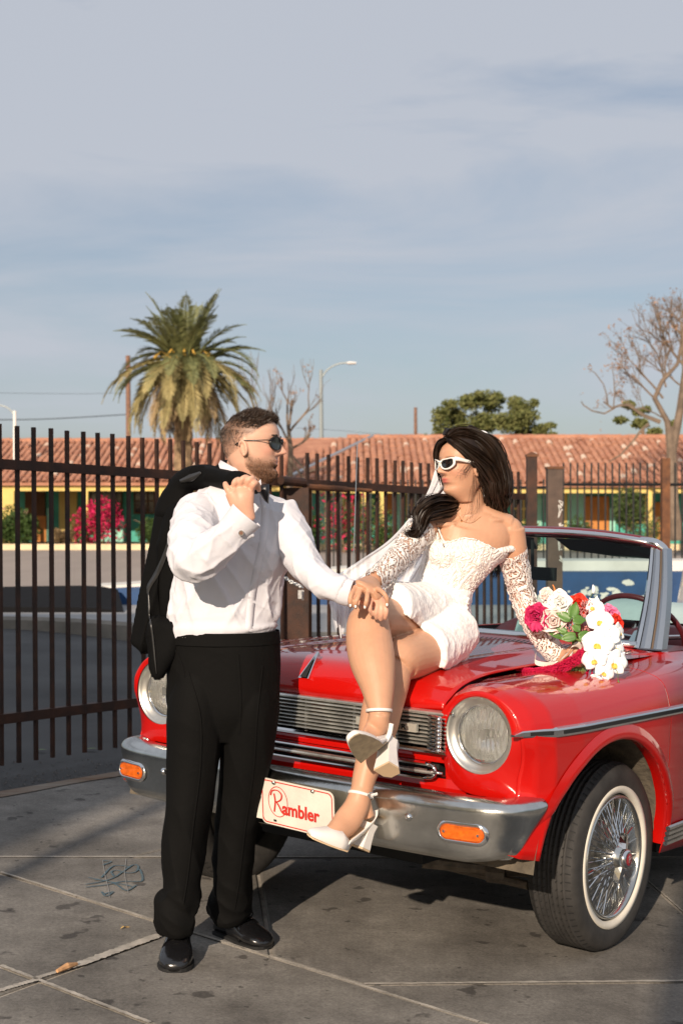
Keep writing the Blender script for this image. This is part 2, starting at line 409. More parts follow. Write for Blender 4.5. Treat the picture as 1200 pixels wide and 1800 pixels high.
# white faded lettering-like blotches on the blue wall
mb = MB(); rng = random.Random(11)
for cx, cz, sx, sz in ((2.72, .36, .16, .06), (3.05, .42, .2, .10), (3.4, .40, .16, .08), (3.7, .34, .18, .05), (3.55, .55, .05, .03), (2.45, .33, .08, .05), (-.45, .35, .05, .03)):
    for q in range(26):
        px, pz = cx + sx * rng.gauss(0, .45), cz + sz * rng.gauss(0, .5); r = rng.uniform(.008, .035); pts = [(px + r * 1.4 * cos(t) * rng.uniform(.5, 1.3), 16.895 - .0001 * q, pz + r * sin(t) * rng.uniform(.5, 1.2)) for t in np.linspace(0, 2 * pi, 10)[:-1]]
        mb.add(pts, [tuple(range(9))])
mb.build('flaked_paint', M['whitewash'], pw, kind='stuff')
# black tarp slab
tb = MB(); v = []
pr = [(-4.75, .27), (-4.3, .43), (-3.9, .47), (-2.4, .50), (-2.15, .50), (-2.0, .27)]
A = [(x, 15.7, z) for x, z in [(-5.3, .28), (-4.6, .33), (-3.9, .335), (-3.1, .33), (-2.8, .32), (-2.5, .28)]]
Bb = [(x, 16.8, z) for x, z in [(-5.0, .30), (-4.35, .50), (-3.95, .51), (-3.2, .52), (-2.95, .51), (-2.75, .47)]]
tv = A + Bb; tf = [(i, i + 1, i + 7, i + 6) for i in range(5)] + [tuple(range(6))[::-1]]
tt = mk('black_tarp', tv + [(x, y, .27) for x, y, z in A + Bb], [(i, i + 1, i + 7, i + 6) for i in range(5)] + [(i, i + 1, i + 13, i + 12) for i in range(5)] + [(6 + i, 7 + i, 19 + i, 18 + i) for i in range(5)] + [(0, 6, 18, 12), (5, 11, 23, 17)], mat('black_tarp', (.006, .006, .007), .8, bump=.4, bscale=6, spec=.15))
tag(tt, 'flat black tarpaulin cover lying on the platform behind the left gate bars', 'tarpaulin')
# ------------------------------------------------------------------ gate and fences
M['rust'] = mat('rusted_steel', (.018, .009, .006), .62, col2=(.065, .023, .010), vscale=9, detail=8, bump=.35, bscale=120, metal=.2)
M['rust2'] = mat('orange_rust', (.075, .028, .011), .7, col2=(.20, .075, .024), vscale=7, detail=8, bump=.4, bscale=100)
M['blackiron'] = mat('black_iron', (.018, .018, .018), .5, metal=.3, var=.3, vscale=20)
gd = V(.604, .797, 0); g0 = V(-1.74, 7.2, 0)
def gp(t, h):                       # point on the gate line, h above the sloping ground
    p = g0 + gd * t; return V(p[0], p[1], gz(p[0]) + h)
gn = V(gd[1], -gd[0], 0)
def rbox(mb, a, b, h, w):
    """bar from a to b, height h, thickness w across"""
    a, b = np.array(a), np.array(b); n = gn * w / 2; z = V(0, 0, h / 2)
    v = [a - n - z, a + n - z, a + n + z, a - n + z, b - n - z, b + n - z, b + n + z, b - n + z]
    mb.add(v, [(0, 1, 2, 3), (4, 7, 6, 5), (0, 4, 5, 1), (1, 5, 6, 2), (2, 6, 7, 3), (3, 7, 4, 0)])
pk_me = None
def picket(parent, base, h, w, m, lean=0.0, name='picket'):
    p = base; hw = w / 2; v = []
    for z in (0, h):
        for a, b in ((-1, -1), (1, -1), (1, 1), (-1, 1)): q = p + gd * hw * a + gn * hw * b + V(lean * z, 0, z); v.append(q)
    mk(name, v, [(0, 3, 2, 1), (4, 5, 6, 7), (0, 1, 5, 4), (1, 2, 6, 5), (2, 3, 7, 6), (3, 0, 4, 7)], m, parent)
PH = .045
def gate(t0, t1, label, group, first):
    g = empty('steel_gate', tuple(gp(t0, 0)), label, 'gate', group)
    n = int(round((t1 - t0) / .115)); 
    for i in range(n):
        t = t0 + (i + .5) * (t1 - t0) / n
        picket(g, gp(t, PH), 1.79 + .004 * random.uniform(-1, 1), .019, M['rust'], -.006 + .003 * random.uniform(-1, 1))
    for h in (1.625, .29):
        mb = MB(); rbox(mb, gp(t0, h), gp(t1, h), .052, .05); mb.build('rail', M['rust'], g)
    return g
ga = gate(-2.2, 2.30, 'long rusted steel sliding gate leaf at left behind the man', 'rusted gate leaves', True)
gb = gate(2.46, 5.42, 'rusted steel gate leaf in the middle behind the couple', 'rusted gate leaves', False)
mb = MB(); mb.box(gp(2.50, .9), (.06, .06, 1.42)); mb.build('end_post', M['rust2'], gb)
mb = MB(); 
for k in range(5): a = gp(2.42 + k * .15, 1.60); b = gp(2.57 + k * .15, 1.597); mb.tube([a + gn * .045, b + gn * .045], .021 if k < 3 else .014, 10)
mb.build('hinge_bar', M['rust2'], gb)
mb = MB(); mb.tube([gp(2.16, 1.63) + gn * .05, gp(2.40, 1.625) + gn * .05], .03, 10); mb.build('gate_stop', M['rust'], ga)
pm = empty('gate_post', tuple(gp(2.38, 0)), 'wide dark rusted gate post behind the man with a chain looped round it', 'post')
mb = MB(); c = gp(2.38, .8); mb.box(c, (.17, .10, 1.58)); mb.build('post_body', M['rust'], pm)
# chain and padlock
ch = empty('chain', tuple(gp(2.4, 1.0)), 'galvanised chain hanging between the two gate leaves beside the man\'s elbow', 'chain')
M['zinc'] = mat('galvanised', (.55, .56, .56), .35, metal=.9, var=.2, vscale=60)
cpts = spline([P(486, 1022, 8.2), P(497, 1014, 8.15), P(510, 1022, 8.1), P(522, 1028, 8.1), P(530, 1032, 8.1)], 13)
for i in range(12):
    a, b = cpts[i], cpts[i + 1]; c = (a + b) / 2; d = (b - a) / np.linalg.norm(b - a); s = np.cross(d, V(0, 1, .3)); s /= np.linalg.norm(s)
    if i % 2: s = np.cross(d, s)
    ring = [c + d * .017 * cos(t) + s * .0085 * sin(t) for t in np.linspace(0, 2 * pi, 11)]
    mbb = MB(); mbb.tube(ring, .0034, 6, cap=False); mbb.build('chain_link', M['zinc'], ch, smooth=True)
mbb = MB(); mbb.box(P(527, 1045, 8.08), (.022, .02, .05)); mbb.box(P(532, 1046, 8.12), (.012, .02, .06)); mbb.build('padlock', M['zinc'], ch)
# two posts at the right end of the gate
def post(name, t, off, w, h, m, label, cap=True):
    e = empty(name, tuple(gp(t, 0)), label, 'post'); c = gp(t, h / 2) + gn * off
    mb = MB(); mb.box(c, (w, w, h)); mb.build('shaft', m, e)
    c2 = gp(t, h) + gn * off; mb = MB(); hw = w / 2 + .008
    mb.add([c2 + V(-hw, -hw, 0), c2 + V(hw, -hw, 0), c2 + V(hw, hw, 0), c2 + V(-hw, hw, 0), c2 + V(-hw, -hw, .02), c2 + V(hw, -hw, .02), c2 + V(hw, hw, .02), c2 + V(-hw, hw, .02), c2 + V(0, 0, .045 if cap else .024)],
           [(0, 1, 5, 4), (1, 2, 6, 5), (2, 3, 7, 6), (3, 0, 4, 7), (4, 5, 8), (5, 6, 8), (6, 7, 8), (7, 4, 8)]); mb.build('cap', M['rust2'], e)
    return e
post('rusted_post', 5.56, 0, .085, 1.97, M['rust'], 'slim rusted square post with a pointed cap at the right end of the gate')
pp = post('brown_post', 5.70, .14, .125, 1.87, mat('brown_post', (.085, .052, .036), .6, var=.3, vscale=6, bump=.2), 'thick brown square post with white graffiti scrawl behind the bride', cap=False)
mb = MB(); c = gp(5.70, 1.25) + gn * .215; mb.box(c + V(-.05, 0, .12), (.035, .03, .13)); mb.build('lock_box', M['blackiron'], pp)
gm = mat('white_graffiti', (.62, .6, .56), .7); mb = MB(); rng = random.Random(5); dd = gp(5.7, 0)[1] - .14 * .6
for k, v0 in enumerate((876, 888, 899, 911, 924, 940, 955, 975)):
    q = [P(985 + rng.uniform(-4, 5), v0 + rng.uniform(-5, 14), 1) for _ in range(5)]
    yy = (gp(5.70, 0) + gn * .14)[1] - .066
    pts = [p * 1.0 for p in [P(600 + (x[0] * FPX), HOR + (EYE - x[2]) * FPX, yy) for x in q]]
    sp = spline(pts, 14); mb.tube(sp, .004, 4)
mb.build('graffiti', gm, pp, kind='stuff')
# black fence B (behind right) and A (behind the middle gate)
def fence(x0, y0, x1, y1, ztop, zb, pitch, label, w=.022, rails=(.33, ), posts=()):
    f = empty('iron_fence', (x0, y0, zb), label, 'fence', 'black iron fences round the pool')
    L = math.hypot(x1 - x0, y1 - y0); n = int(L / pitch)
    for i in range(n + 1):
        x, y = x0 + (x1 - x0) * i / n, y0 + (y1 - y0) * i / n; mb = MB(); mb.box((x, y, (ztop + zb) / 2), (w, w, ztop - zb)); mb.build('picket', M['blackiron'], f)
    for r in rails:
        mb = MB(); a, b = V(x0, y0, ztop - r), V(x1, y1, ztop - r); mb.tube([a, b], .022, 4); mb.build('rail', M['blackiron'], f)
    return f
fence(3.25, 20, 5.6, 20.0, 2.14, .45, .1, 'black iron fence between the brown post and the lone rusted post', rails=(.32, 1.5))
fence(4.72 + 1.0, 20.02, 8.2, 20.0, 2.12, .3, .1, 'black iron fence running right from the lone rusted post', rails=(.32, 1.5))
fence(-.45, 20.5, 3.1, 20.2, 1.90, .40, .11, 'low black iron fence seen through the middle gate', rails=(.12, 1.38))
rp = empty('rusted_post', (4.69, 19.8, .0), 'lone orange rusted post standing in the black fence above the windscreen corner', 'post')
mb = MB(); mb.box((4.695, 19.8, 1.1), (.115, .115, 2.2)); mb.build('shaft', M['rust2'], rp)
# ------------------------------------------------------------------ motel
M['yellow'] = mat('yellow_paint', (.66, .50, .16), .8, var=.1, vscale=2)
M['teal'] = mat('teal_paint', (.07, .36, .28), .8, var=.15, vscale=2)
M['mint'] = mat('mint_paint', (.30, .62, .50), .8, var=.1, vscale=3)
M['orange'] = mat('orange_paint', (.50, .20, .05), .8, var=.15, vscale=4)
M['tile'] = mat('clay_tile', (.33, .14, .085), .85, col2=(.50, .245, .15), vscale=1.6, detail=8, bump=.4, bscale=8)
M['tile2'] = mat('pale_mortar', (.62, .47, .36), .9)
M['darkglass'] = mat('dark_window', (.02, .022, .025), .15)
M['brown'] = mat('brown_wall', (.13, .065, .03), .9, var=.2, vscale=3)
def tile_mesh(L=.36, r=.105):
    v = []; 
    for k, y in ((1.0, 0), (.86, L)):
        for j in range(6):
            a = pi * j / 5; v.append((-r * k * cos(a), y, r * k * .72 * sin(a)))
    for j in range(6):
        a = pi * j / 5; v.append((-r * .8 * cos(a), 0, r * .5 * sin(a)))
    return v, [(j, j + 1, j + 7, j + 6) for j in range(5)] + [(j, 12 + j, 13 + j, j + 1) for j in range(5)]
TM = None
def motel(name, x0, x1, ye, ze, yr, zr, yw, label, seed, bays, gable_left=None):
    """tile roof from eave (ye, ze) to ridge (yr, zr); wall at yw"""
    global TM
    e = empty(name, ((x0 + x1) / 2, ye, .2), label, 'motel building'); rg = random.Random(seed)
    L = math.hypot(yr - ye, zr - ze); d = V(0, (yr - ye) / L, (zr - ze) / L); nn = V(0, -d[2], d[1])
    roof = MB(); roof.add([(x0, ye, ze - .03), (x1, ye, ze - .03), (x1, yr, zr - .03), (x0, yr, zr - .03), (x0, ye, ze - .12), (x1, ye, ze - .12), (x1, yr + 5, ze), (x0, yr + 5, ze)],
                          [(0, 1, 2, 3), (4, 5, 1, 0), (3, 2, 6, 7), (0, 3, 7, 4), (1, 5, 6, 2)])
    ro = roof.build('roof', M['tile'], e)
    if TM is None:
        v, f = tile_mesh(); TM = bpy.data.meshes.new('roof_tile'); TM.from_pydata(v, [], f); TM.materials.append(M['tile'])
    tv, tf = tile_mesh(); stuff = MB(); pitch = .235; nx = int((x1 - x0) / pitch); rows = int(L / .33); cnt = 0
    base = Vector(((x0 + x1) / 2, ye, .2))
    for r in range(rows):
        for i in range(nx):
            x = x0 + (i + .5) * pitch + rg.uniform(-.012, .012)
            if gable_left and x < gable_left(r / rows): continue
            o = V(x, ye, ze) + d * (r * .33 + rg.uniform(-.05, .05)) + nn * rg.uniform(0, .05)
            rot = rg.gauss(0, .09); tilt = abs(rg.gauss(0, .05))
            if r == 0 and cnt < 150 and abs(x) < 14.2:
                t = bpy.data.objects.new('roof_tile', TM); COL.objects.link(t); t.parent = e
                X = V(cos(rot), sin(rot), 0); Y = d + nn * tilt; Y /= np.linalg.norm(Y); Z = np.cross(X, Y)
                t.matrix_local = Matrix(((X[0], Y[0], Z[0], o[0] - base.x), (X[1], Y[1], Z[1], o[1] - base.y), (X[2], Y[2], Z[2], o[2] - base.z), (0, 0, 0, 1))); cnt += 1
            else:
                c, s = cos(rot), sin(rot)
                stuff.m = 1 if rg.random() < .035 else 0
                stuff.add([o + V(c, s, 0) * p[0] + (d + nn * tilt) * p[1] + nn * p[2] for p in tv], tf)
    stuff.build('tile_field', [M['tile'], M['tile2']], e, kind='stuff')
    rc = MB(); n = int((x1 - x0) / .4)
    for i in range(n):
        x = x0 + .4 * i; 
        if gable_left and x < gable_left(1): continue
        rc.tube([(x, yr, zr + .02 + rg.uniform(-.02, .02)), (x + .42, yr, zr + .04)], .12, 7)
    rc.build('ridge_caps', M['tile'], e, kind='stuff')
    mb = MB(); mb.box(((x0 + x1) / 2, ye + .25, ze - .2), (x1 - x0, .16, .22)); mb.build('eave_beam', M['yellow'], e)
    wl = MB(); wl.box(((x0 + x1) / 2, yw + .15, (ze + .0) / 2 + .1), (x1 - x0, .3, ze + .3)); w = wl.build('wall', M['teal'], e)
    for kind, xa, xb, za, zb in bays:
        if kind == 'post':
            mb = MB(); mb.box(((xa + xb) / 2, ye + .25, (ze - .3 + .2) / 2), (xb - xa, .2, ze - .5)); mb.build('pillar', M['yellow'], e)
        elif kind == 'window':
            mb = MB(); mb.box(((xa + xb) / 2, yw - .02, (za + zb) / 2), (xb - xa, .06, zb - za)); wn = mb.build('window', M['darkglass'], e)
            fm = MB(); s = .05
            for z in (za, (za + zb) / 2, zb): fm.box(((xa + xb) / 2, yw - .07, z), (xb - xa + .06, .06, s))
            for x in np.linspace(xa, xb, 4): fm.box((x, yw - .073, (za + zb) / 2), (s, .06, zb - za))
            fm.build('window_frame', M['yellow'] if name == 'motel_wing' else M['brown'], wn)
        elif kind == 'door':
            mb = MB(); mb.box(((xa + xb) / 2, yw - .03, (za + zb) / 2), (xb - xa, .06, zb - za)); mb.build('door', M['brown'], e)
        else:
            mb = MB(); mb.box(((xa + xb) / 2, yw - .06, (za + zb) / 2), (xb - xa, .12, zb - za)); mb.build('wall_panel', M[kind], e)
    return e
def X_(u, d): return (u - 600) / FPX * d
Lb = []
d = 48.6
for u in (12, 148, 279, 410): Lb.append(('post', X_(u - 9 if u == 12 else u - 4, d), X_(u + 12 if u == 12 else u + 6, d), 0, 0))
d = 52.0
Lb += [('teal', X_(26, d), X_(45, d), .2, 2.4), ('brown', X_(45, d), X_(80, d), 1.2, 2.4), ('orange', X_(58, d), X_(82, d), .2, 1.2), ('mint', X_(84, d), X_(92, d), .2, 1.5), ('yellow', X_(105, d), X_(136, d), .2, 2.4), ('window', X_(160, d), X_(214, d), 1.15, 2.25),
       ('mint', X_(176, d), X_(220, d), .2, 1.1), ('window', X_(237, d), X_(272, d), 1.3, 2.25), ('mint', X_(300, d), X_(420, d), .2, 1.1), ('window', X_(300, d), X_(380, d), 1.3, 2.2), ('mint', X_(430, d), X_(520, d), .2, 1.1)]
motel('motel_building', -17.5, 1.1, 48.5, 2.42, 54.0, 4.13, 52, 'long teal and yellow motel with dark windows under a clay tile roof at left', 4, Lb)
Rb = []; d = 44.8
for u in (575, 672, 640, 1143): Rb.append(('post', X_(u - 4, d), X_(u + 5, d), 0, 0))
d = 47.0
Rb += [('mint', X_(560, d), X_(574, d), .2, 2.2), ('window', X_(590, d), X_(634, d), 1.1, 2.1), ('orange', X_(590, d), X_(600, d), .2, 1.1), ('mint', X_(640, d), X_(652, d), .2, 1.9), ('orange', X_(663, d), X_(690, d), 1.3, 2.05), ('mint', X_(694, d), X_(706, d), .2, 2.2),
       ('window', X_(715, d), X_(760, d), 1.1, 2.1), ('yellow', X_(765, d), X_(785, d), .2, 2.2), ('window', X_(900, d), X_(931, d), 1.0, 1.95), ('mint', X_(932, d), X_(952, d), .2, 2.1), ('yellow', X_(990, d), X_(997, d), .2, 2.1), ('mint', X_(998, d), X_(1026, d), .2, 2.1),
       ('orange', X_(1028, d), X_(1071, d), .2, 1.9), ('mint', X_(1072, d), X_(1082, d), .2, 1.5), ('window', X_(1090, d), X_(1135, d), 1.0, 1.9), ('orange', X_(1150, d), X_(1162, d), .2, 1.7), ('teal', X_(1170, d), X_(1200, d), .2, 1.9)]
w2 = motel('motel_wing', -1.8, 16.0, 44.8, 2.30, 50.0, 4.05, 47.2, 'teal, orange and yellow motel wing under a clay tile roof at right', 9, Rb, gable_left=lambda k: -.9 + 3.6 * 0 + (1 - k) * -1.0 + k * 2.0 - 1.0)
fl = MB(); fl.tube([(-2.0, 44.7, 2.36), (1.15, 50.0, 4.12)], .09, 6); fl.build('valley_flashing', M['zinc'], w2)
# ------------------------------------------------------------------ plants
def leafmat(n, a, b, **k):
    return mat(n, a, .7, col2=b, vscale=3.5, detail=6, Subsurface_Weight=.0, spec=.2, **k)
M['leaf_dark'] = leafmat('hedge_leaf', (.025, .05, .012), (.07, .115, .03))
M['leaf_yel'] = leafmat('tree_leaf', (.05, .07, .018), (.22, .22, .08))
M['bark'] = mat('tree_bark', (.20, .13, .085), .9, var=.35, vscale=6, bump=.5, bscale=20)
M['twig'] = mat('dry_twig', (.17, .125, .09), .9, var=.35, vscale=3)
M['bougain'] = leafmat('bougainvillea_petal', (.35, .008, .045), (.62, .02, .11))
M['pinkflower'] = mat('pink_flower', (.7, .3, .35), .7)
M['dryshrub'] = leafmat('dry_shrub', (.12, .08, .04), (.26, .18, .09))
def leafcloud(mb, blobs, n, size, seed, shell=.5, flat=1.0):
    rg = np.random.RandomState(seed); w = np.array([b[3] ** 2 for b in blobs]); w = w / w.sum()
    for i in range(n):
        b = blobs[rg.choice(len(blobs), p=w)]; dr = rg.normal(size=3); dr /= np.linalg.norm(dr)
        r = b[3] * (1 - (1 - rg.rand() ** .6) * shell) if rg.rand() < .8 else b[3] * rg.rand()
        r *= 1 + .22 * fbm(dr[0] * 2 + b[0], dr[1] * 2, dr[2] * 2 + seed, 1.5)
        c = V(b[0], b[1], b[2]) + dr * r * V(1, 1, b[4] if len(b) > 4 else 1)
        a = rg.normal(size=3); a /= np.linalg.norm(a); q = np.cross(a, rg.normal(size=3)); q /= np.linalg.norm(q); s = size * rg.uniform(.6, 1.4)
        mb.add([c - a * s, c + q * s * .42, c + a * s, c - q * s * .42], [(0, 1, 2, 3)])
def shrub(name, u0, u1, vt, d, m, label, cat, n=1500, size=.05, seed=1, round_=False, group=None, base=.2, extra=None):
    x0, x1 = X_(u0, d), X_(u1, d); zt = EYE + (HOR - vt) / FPX * d; e = empty(name, ((x0 + x1) / 2, d, base), label, cat, group)
    w = x1 - x0; h = zt - base; rg = random.Random(seed); bl = []
    if round_: bl = [((x0 + x1) / 2, d, base + h / 2, w / 2, h / w)]
    else:
        k = max(3, int(w / .5))
        for i in range(k * 3): r = h * rg.uniform(.26, .40); bl.append((x0 + r + (w - 2 * r) * rg.random(), d + rg.uniform(-.3, .3), base + r * .8 + (h - 1.9 * r) * rg.random(), r, 1))
    mb = MB(); leafcloud(mb, bl, n, size, seed); mb.build('foliage', m, e, kind='stuff')
    st = MB(); 
    for i in range(4): st.tube([((x0 + x1) / 2 + rg.uniform(-.1, .1), d, base - .02), ((x0 + x1) / 2 + rg.uniform(-w / 4, w / 4), d, base + h * .5), ((x0 + x1) / 2 + rg.uniform(-w / 2.4, w / 2.4), d, base + h * .8)], [.04, .025, .012], 5)
    st.build('stem', M['bark'], e)
    if extra:
        for (m2, cnt, sz, nm) in extra:
            ff = MB(); leafcloud(ff, bl, cnt, sz, seed + 9, shell=.15); ff.build(nm, m2, e, kind='stuff')
    return e
shrub('oleander_bush', -22, 74, 882, 48.0, M['leaf_dark'], 'dark green oleander bush with a few pink flowers at far left of the motel', 'bush', 3400, .07, 2, extra=[(M['pinkflower'], 18, .07, 'flower')])
shrub('dry_bush', 88, 140, 925, 47.6, M['dryshrub'], 'brown dry rounded bush beside the bougainvillea', 'bush', 1500, .05, 3, round_=False)
shrub('bougainvillea', 126, 172, 890, 47.9, leafmat('bougain_leaf', (.06, .10, .02), (.15, .2, .05)), 'green and magenta bougainvillea climbing the yellow pillar at left', 'bush', 900, .05, 4, extra=[(M['bougain'], 500, .07, 'flower')])
shrub('bougainvillea', 158, 196, 868, 47.9, leafmat('bougain_leaf', (.06, .08, .03), (.12, .14, .05)), 'tall magenta bougainvillea in full flower in front of the teal wall', 'bush', 400, .05, 5, extra=[(M['bougain'], 1300, .075, 'flower')])
shrub('clipped_hedge', 228, 300, 903, 47.8, M['leaf_dark'], 'clipped green hedge behind the hanging black jacket', 'hedge', 3000, .055, 6)
shrub('clipped_hedge', 350, 470, 905, 47.8, M['leaf_dark'], 'clipped green hedge hidden mostly behind the man', 'hedge', 2000, .055, 7)
dR = 43.8
shrub('round_bush', 520, 562, 890, dR, M['leaf_dark'], 'dark green bush right beside the man\'s left arm behind the gate', 'bush', 1600, .055, 8, base=.1)
shrub('bougainvillea', 586, 616, 850, dR, leafmat('bougain_leaf', (.07, .10, .03), (.15, .17, .06)), 'magenta bougainvillea seen through the middle gate bars', 'bush', 600, .05, 9, extra=[(M['bougain'], 500, .065, 'flower')], base=.1)
shrub('flowering_bush', 618, 662, 862, dR, leafmat('bougain_leaf', (.05, .09, .02), (.12, .16, .05)), 'green bush with red flowers left of the bride\'s veil', 'bush', 1500, .055, 10, extra=[(M['bougain'], 120, .06, 'flower')], base=.1)
shrub('clipped_hedge', 664, 700, 905, dR, M['leaf_dark'], 'clipped green hedge under the orange wall panel', 'hedge', 1400, .05, 11, base=.1)
shrub('clipped_hedge', 905, 955, 903, dR, M['leaf_dark'], 'low bright green hedge between the bride\'s hair and the rusted post', 'hedge', 1600, .05, 12, base=.1)
shrub('clipped_hedge', 992, 1042, 900, dR, M['leaf_dark'], 'low green hedge right of the brown graffiti post', 'hedge', 1600, .05, 13, base=.1)
shrub('ball_shrub', 1076, 1134, 856, dR, leafmat('ball_leaf', (.035, .06, .018), (.09, .13, .04)), 'large ball clipped green shrub in front of the teal wall', 'shrub', 3000, .05, 14, round_=True, base=.75)
shrub('young_tree', 1128, 1162, 892, dR, leafmat('young_leaf', (.05, .09, .025), (.13, .18, .06)), 'small leafy shrub beside the yellow pillar at right', 'shrub', 700, .05, 15, base=.1)
# tree behind roof
def branch_tree(mb, p, d, L, r, depth, rg, spread=.55, up=.12, tips=None, kids=(2, 4)):
    n = 5; pts = [p]; dd = np.array(d, float)
    for i in range(n):
        dd = dd + V(rg.gauss(0, .12), rg.gauss(0, .12), rg.gauss(0, .08) + up * .5); dd /= np.linalg.norm(dd); pts.append(pts[-1] + dd * L / n)
    mb.tube(pts, [r, r * .62], max(4, 7 - (4 - depth)), cap=False)
    if depth == 0:
        if tips is not None: tips.append(pts[-1])
        return
    for k in range(rg.randint(*kids)):
        i = rg.randint(2, n); a = rg.uniform(0, 2 * pi); s = np.cross(dd, V(cos(a), sin(a), .3)); s /= np.linalg.norm(s) + 1e-9
        nd = dd * (1 - spread * .4) + s * spread * rg.uniform(.6, 1.3) + V(0, 0, up); nd /= np.linalg.norm(nd)
        branch_tree(mb, pts[i], nd, L * rg.uniform(.55, .8), r * .58 * rg.uniform(.8, 1.1), depth - 1, rg, spread, up, tips, kids)
e = empty('leafy_tree', (X_(860, 58), 58, .3), 'broad green tree rising behind the tile roof above the bride', 'tree')
mb = MB(); rg = random.Random(5); tips = []
for a in range(6): branch_tree(mb, V(X_(860, 58), 58, 2.0), V(cos(a) * .9, .3 * sin(a), .6), 1.25, .16, 3, rg, .6, .1, tips)
mb.tube([(X_(860, 58), 58, .2), (X_(858, 58), 58, 2.2)], [.3, .22], 8); mb.build('trunk', M['bark'], e)
bl = []
for (u, v, r) in ((775, 756, 19), (800, 735, 24), (780, 722, 16), (830, 712, 24), (868, 706, 24), (905, 712, 22), (925, 735, 24), (945, 757, 22), (955, 765, 14), (890, 745, 30), (850, 745, 32), (815, 760, 26), (915, 765, 22), (838, 698, 12), (885, 692, 11), (800, 705, 12), (925, 714, 12), (960, 745, 9), (762, 765, 11)):
    rr = r / FPX * 58; bl.append((X_(u, 58), 58 + rg.uniform(-.8, .8), EYE + (HOR - v) / FPX * 58, rr, .8))
bl = [(b[0] + rg.gauss(0, .12), b[1] + rg.gauss(0, .5), b[2] + rg.gauss(0, .1), b[3] * k, .7) for b in bl for k in (1.0, .8, .7)]; bl = [(b[0] + rg.uniform(-.2, .2), b[1], b[2] + rg.uniform(-.18, .18), b[3], .7) for b in bl]
mb = MB(); leafcloud(mb, bl, 17000, .085, 21, shell=.9); mb.build('crown', M['leaf_yel'], e)
# bare tree right (near) with dry leaf clusters
e = empty('bare_tree', (X_(1185, 40), 40, .1), 'leafless brown tree with dry rust-coloured leaf tufts at the right edge', 'tree')
mb = MB(); rg = random.Random(12); tips = []; D = 40
def Q(u, v, d=D): return P(u, v, d)
mb.tube([Q(1190, 950), Q(1182, 880), Q(1180, 800), Q(1176, 750)], [.20, .16, .13], 8)
mb.tube([Q(1180, 800), Q(1195, 720), Q(1204, 650), Q(1200, 590), Q(1215, 545)], [.13, .11, .08, .05], 7)
mb.tube([Q(1180, 790), Q(1172, 740), Q(1150, 700), Q(1163, 670), Q(1190, 640), Q(1200, 600)], [.10, .08, .06, .04], 6)
mb.tube([Q(1160, 742), Q(1130, 730), Q(1105, 712), Q(1090, 712), Q(1075, 717), Q(1060, 706)], [.07, .04, .025], 5)
mb.tube([Q(1080, 717), Q(1062, 727), Q(1040, 722), Q(1025, 712), Q(1021, 705)], [.03, .014], 5)
mb.tube([Q(1068, 712), Q(1066, 695), Q(1060, 675), Q(1045, 655), Q(1033, 648)], [.024, .01], 5)
mb.tube([Q(1078, 715), Q(1080, 690), Q(1078, 660), Q(1074, 640)], [.02, .01], 5); mb.tube([Q(1080, 682), Q(1092, 668), Q(1097, 660)], [.014, .008], 5)
mb.tube([Q(1140, 745), Q(1125, 758), Q(1110, 778), Q(1090, 800), Q(1070, 812)], [.05, .03, .02], 5)
for (u, v, du, dv, L, r) in ((1165, 700, -.5, .9, 2.0, .05), (1170, 680, -.2, 1, 1.8, .05), (1150, 700, -.8, .6, 1.6, .045), (1200, 640, -.6, .8, 1.8, .06), (1203, 610, -.3, 1, 1.5, .05), (1190, 640, .2, 1, 1.6, .05), (1200, 680, -.9, .5, 1.3, .04), (1178, 740, -.7, .3, 1.4, .035), (1205, 600, -.8, .7, 1.2, .04), (1168, 665, .1, 1, 1.5, .04)):
    branch_tree(mb, Q(u, v), V(du, .1, dv), L * .62, r * .7, 3, rg, .5, .1, tips, (3, 5))
tips += [Q(u, v) for u, v in ((1033, 648), (1058, 650), (1066, 645), (1075, 640), (1021, 692), (1024, 705), (1056, 660), (1078, 675), (1056, 740), (1055, 755), (1106, 642), (1140, 652), (1120, 640))]
mb.build('trunk', M['twig'], e)
mb = MB(); leafcloud(mb, [(t[0], t[1], t[2], rg.uniform(.05, .13), 1.1) for t in tips if rg.random() < .28 or t[0] < X_(1110, 40)], 950, .045, 4, shell=.9); mb.build('dry_leaves', mat('dry_tuft', (.30, .18, .11), .9, var=.3, vscale=5), e)
e = empty('small_tree', (X_(1130, 56), 56, .3), 'small green tree behind the roof under the bare branches', 'tree')
mb = MB(); mb.tube([(X_(1135, 56), 56, .3), (X_(1135, 56), 56, 3), (X_(1128, 56), 56, 5)], [.15, .07], 6); mb.build('trunk', M['bark'], e)
mb = MB(); leafcloud(mb, [(X_(u, 56), 56, EYE + (HOR - v) / FPX * 56, r / FPX * 56, .6) for u, v, r in ((1105, 712, 12), (1090, 738, 12), (1125, 745, 16), (1150, 760, 14), (1135, 720, 10), (1120, 725, 10), (1185, 745, 10))], 1500, .1, 6); mb.build('crown', M['leaf_yel'], e)
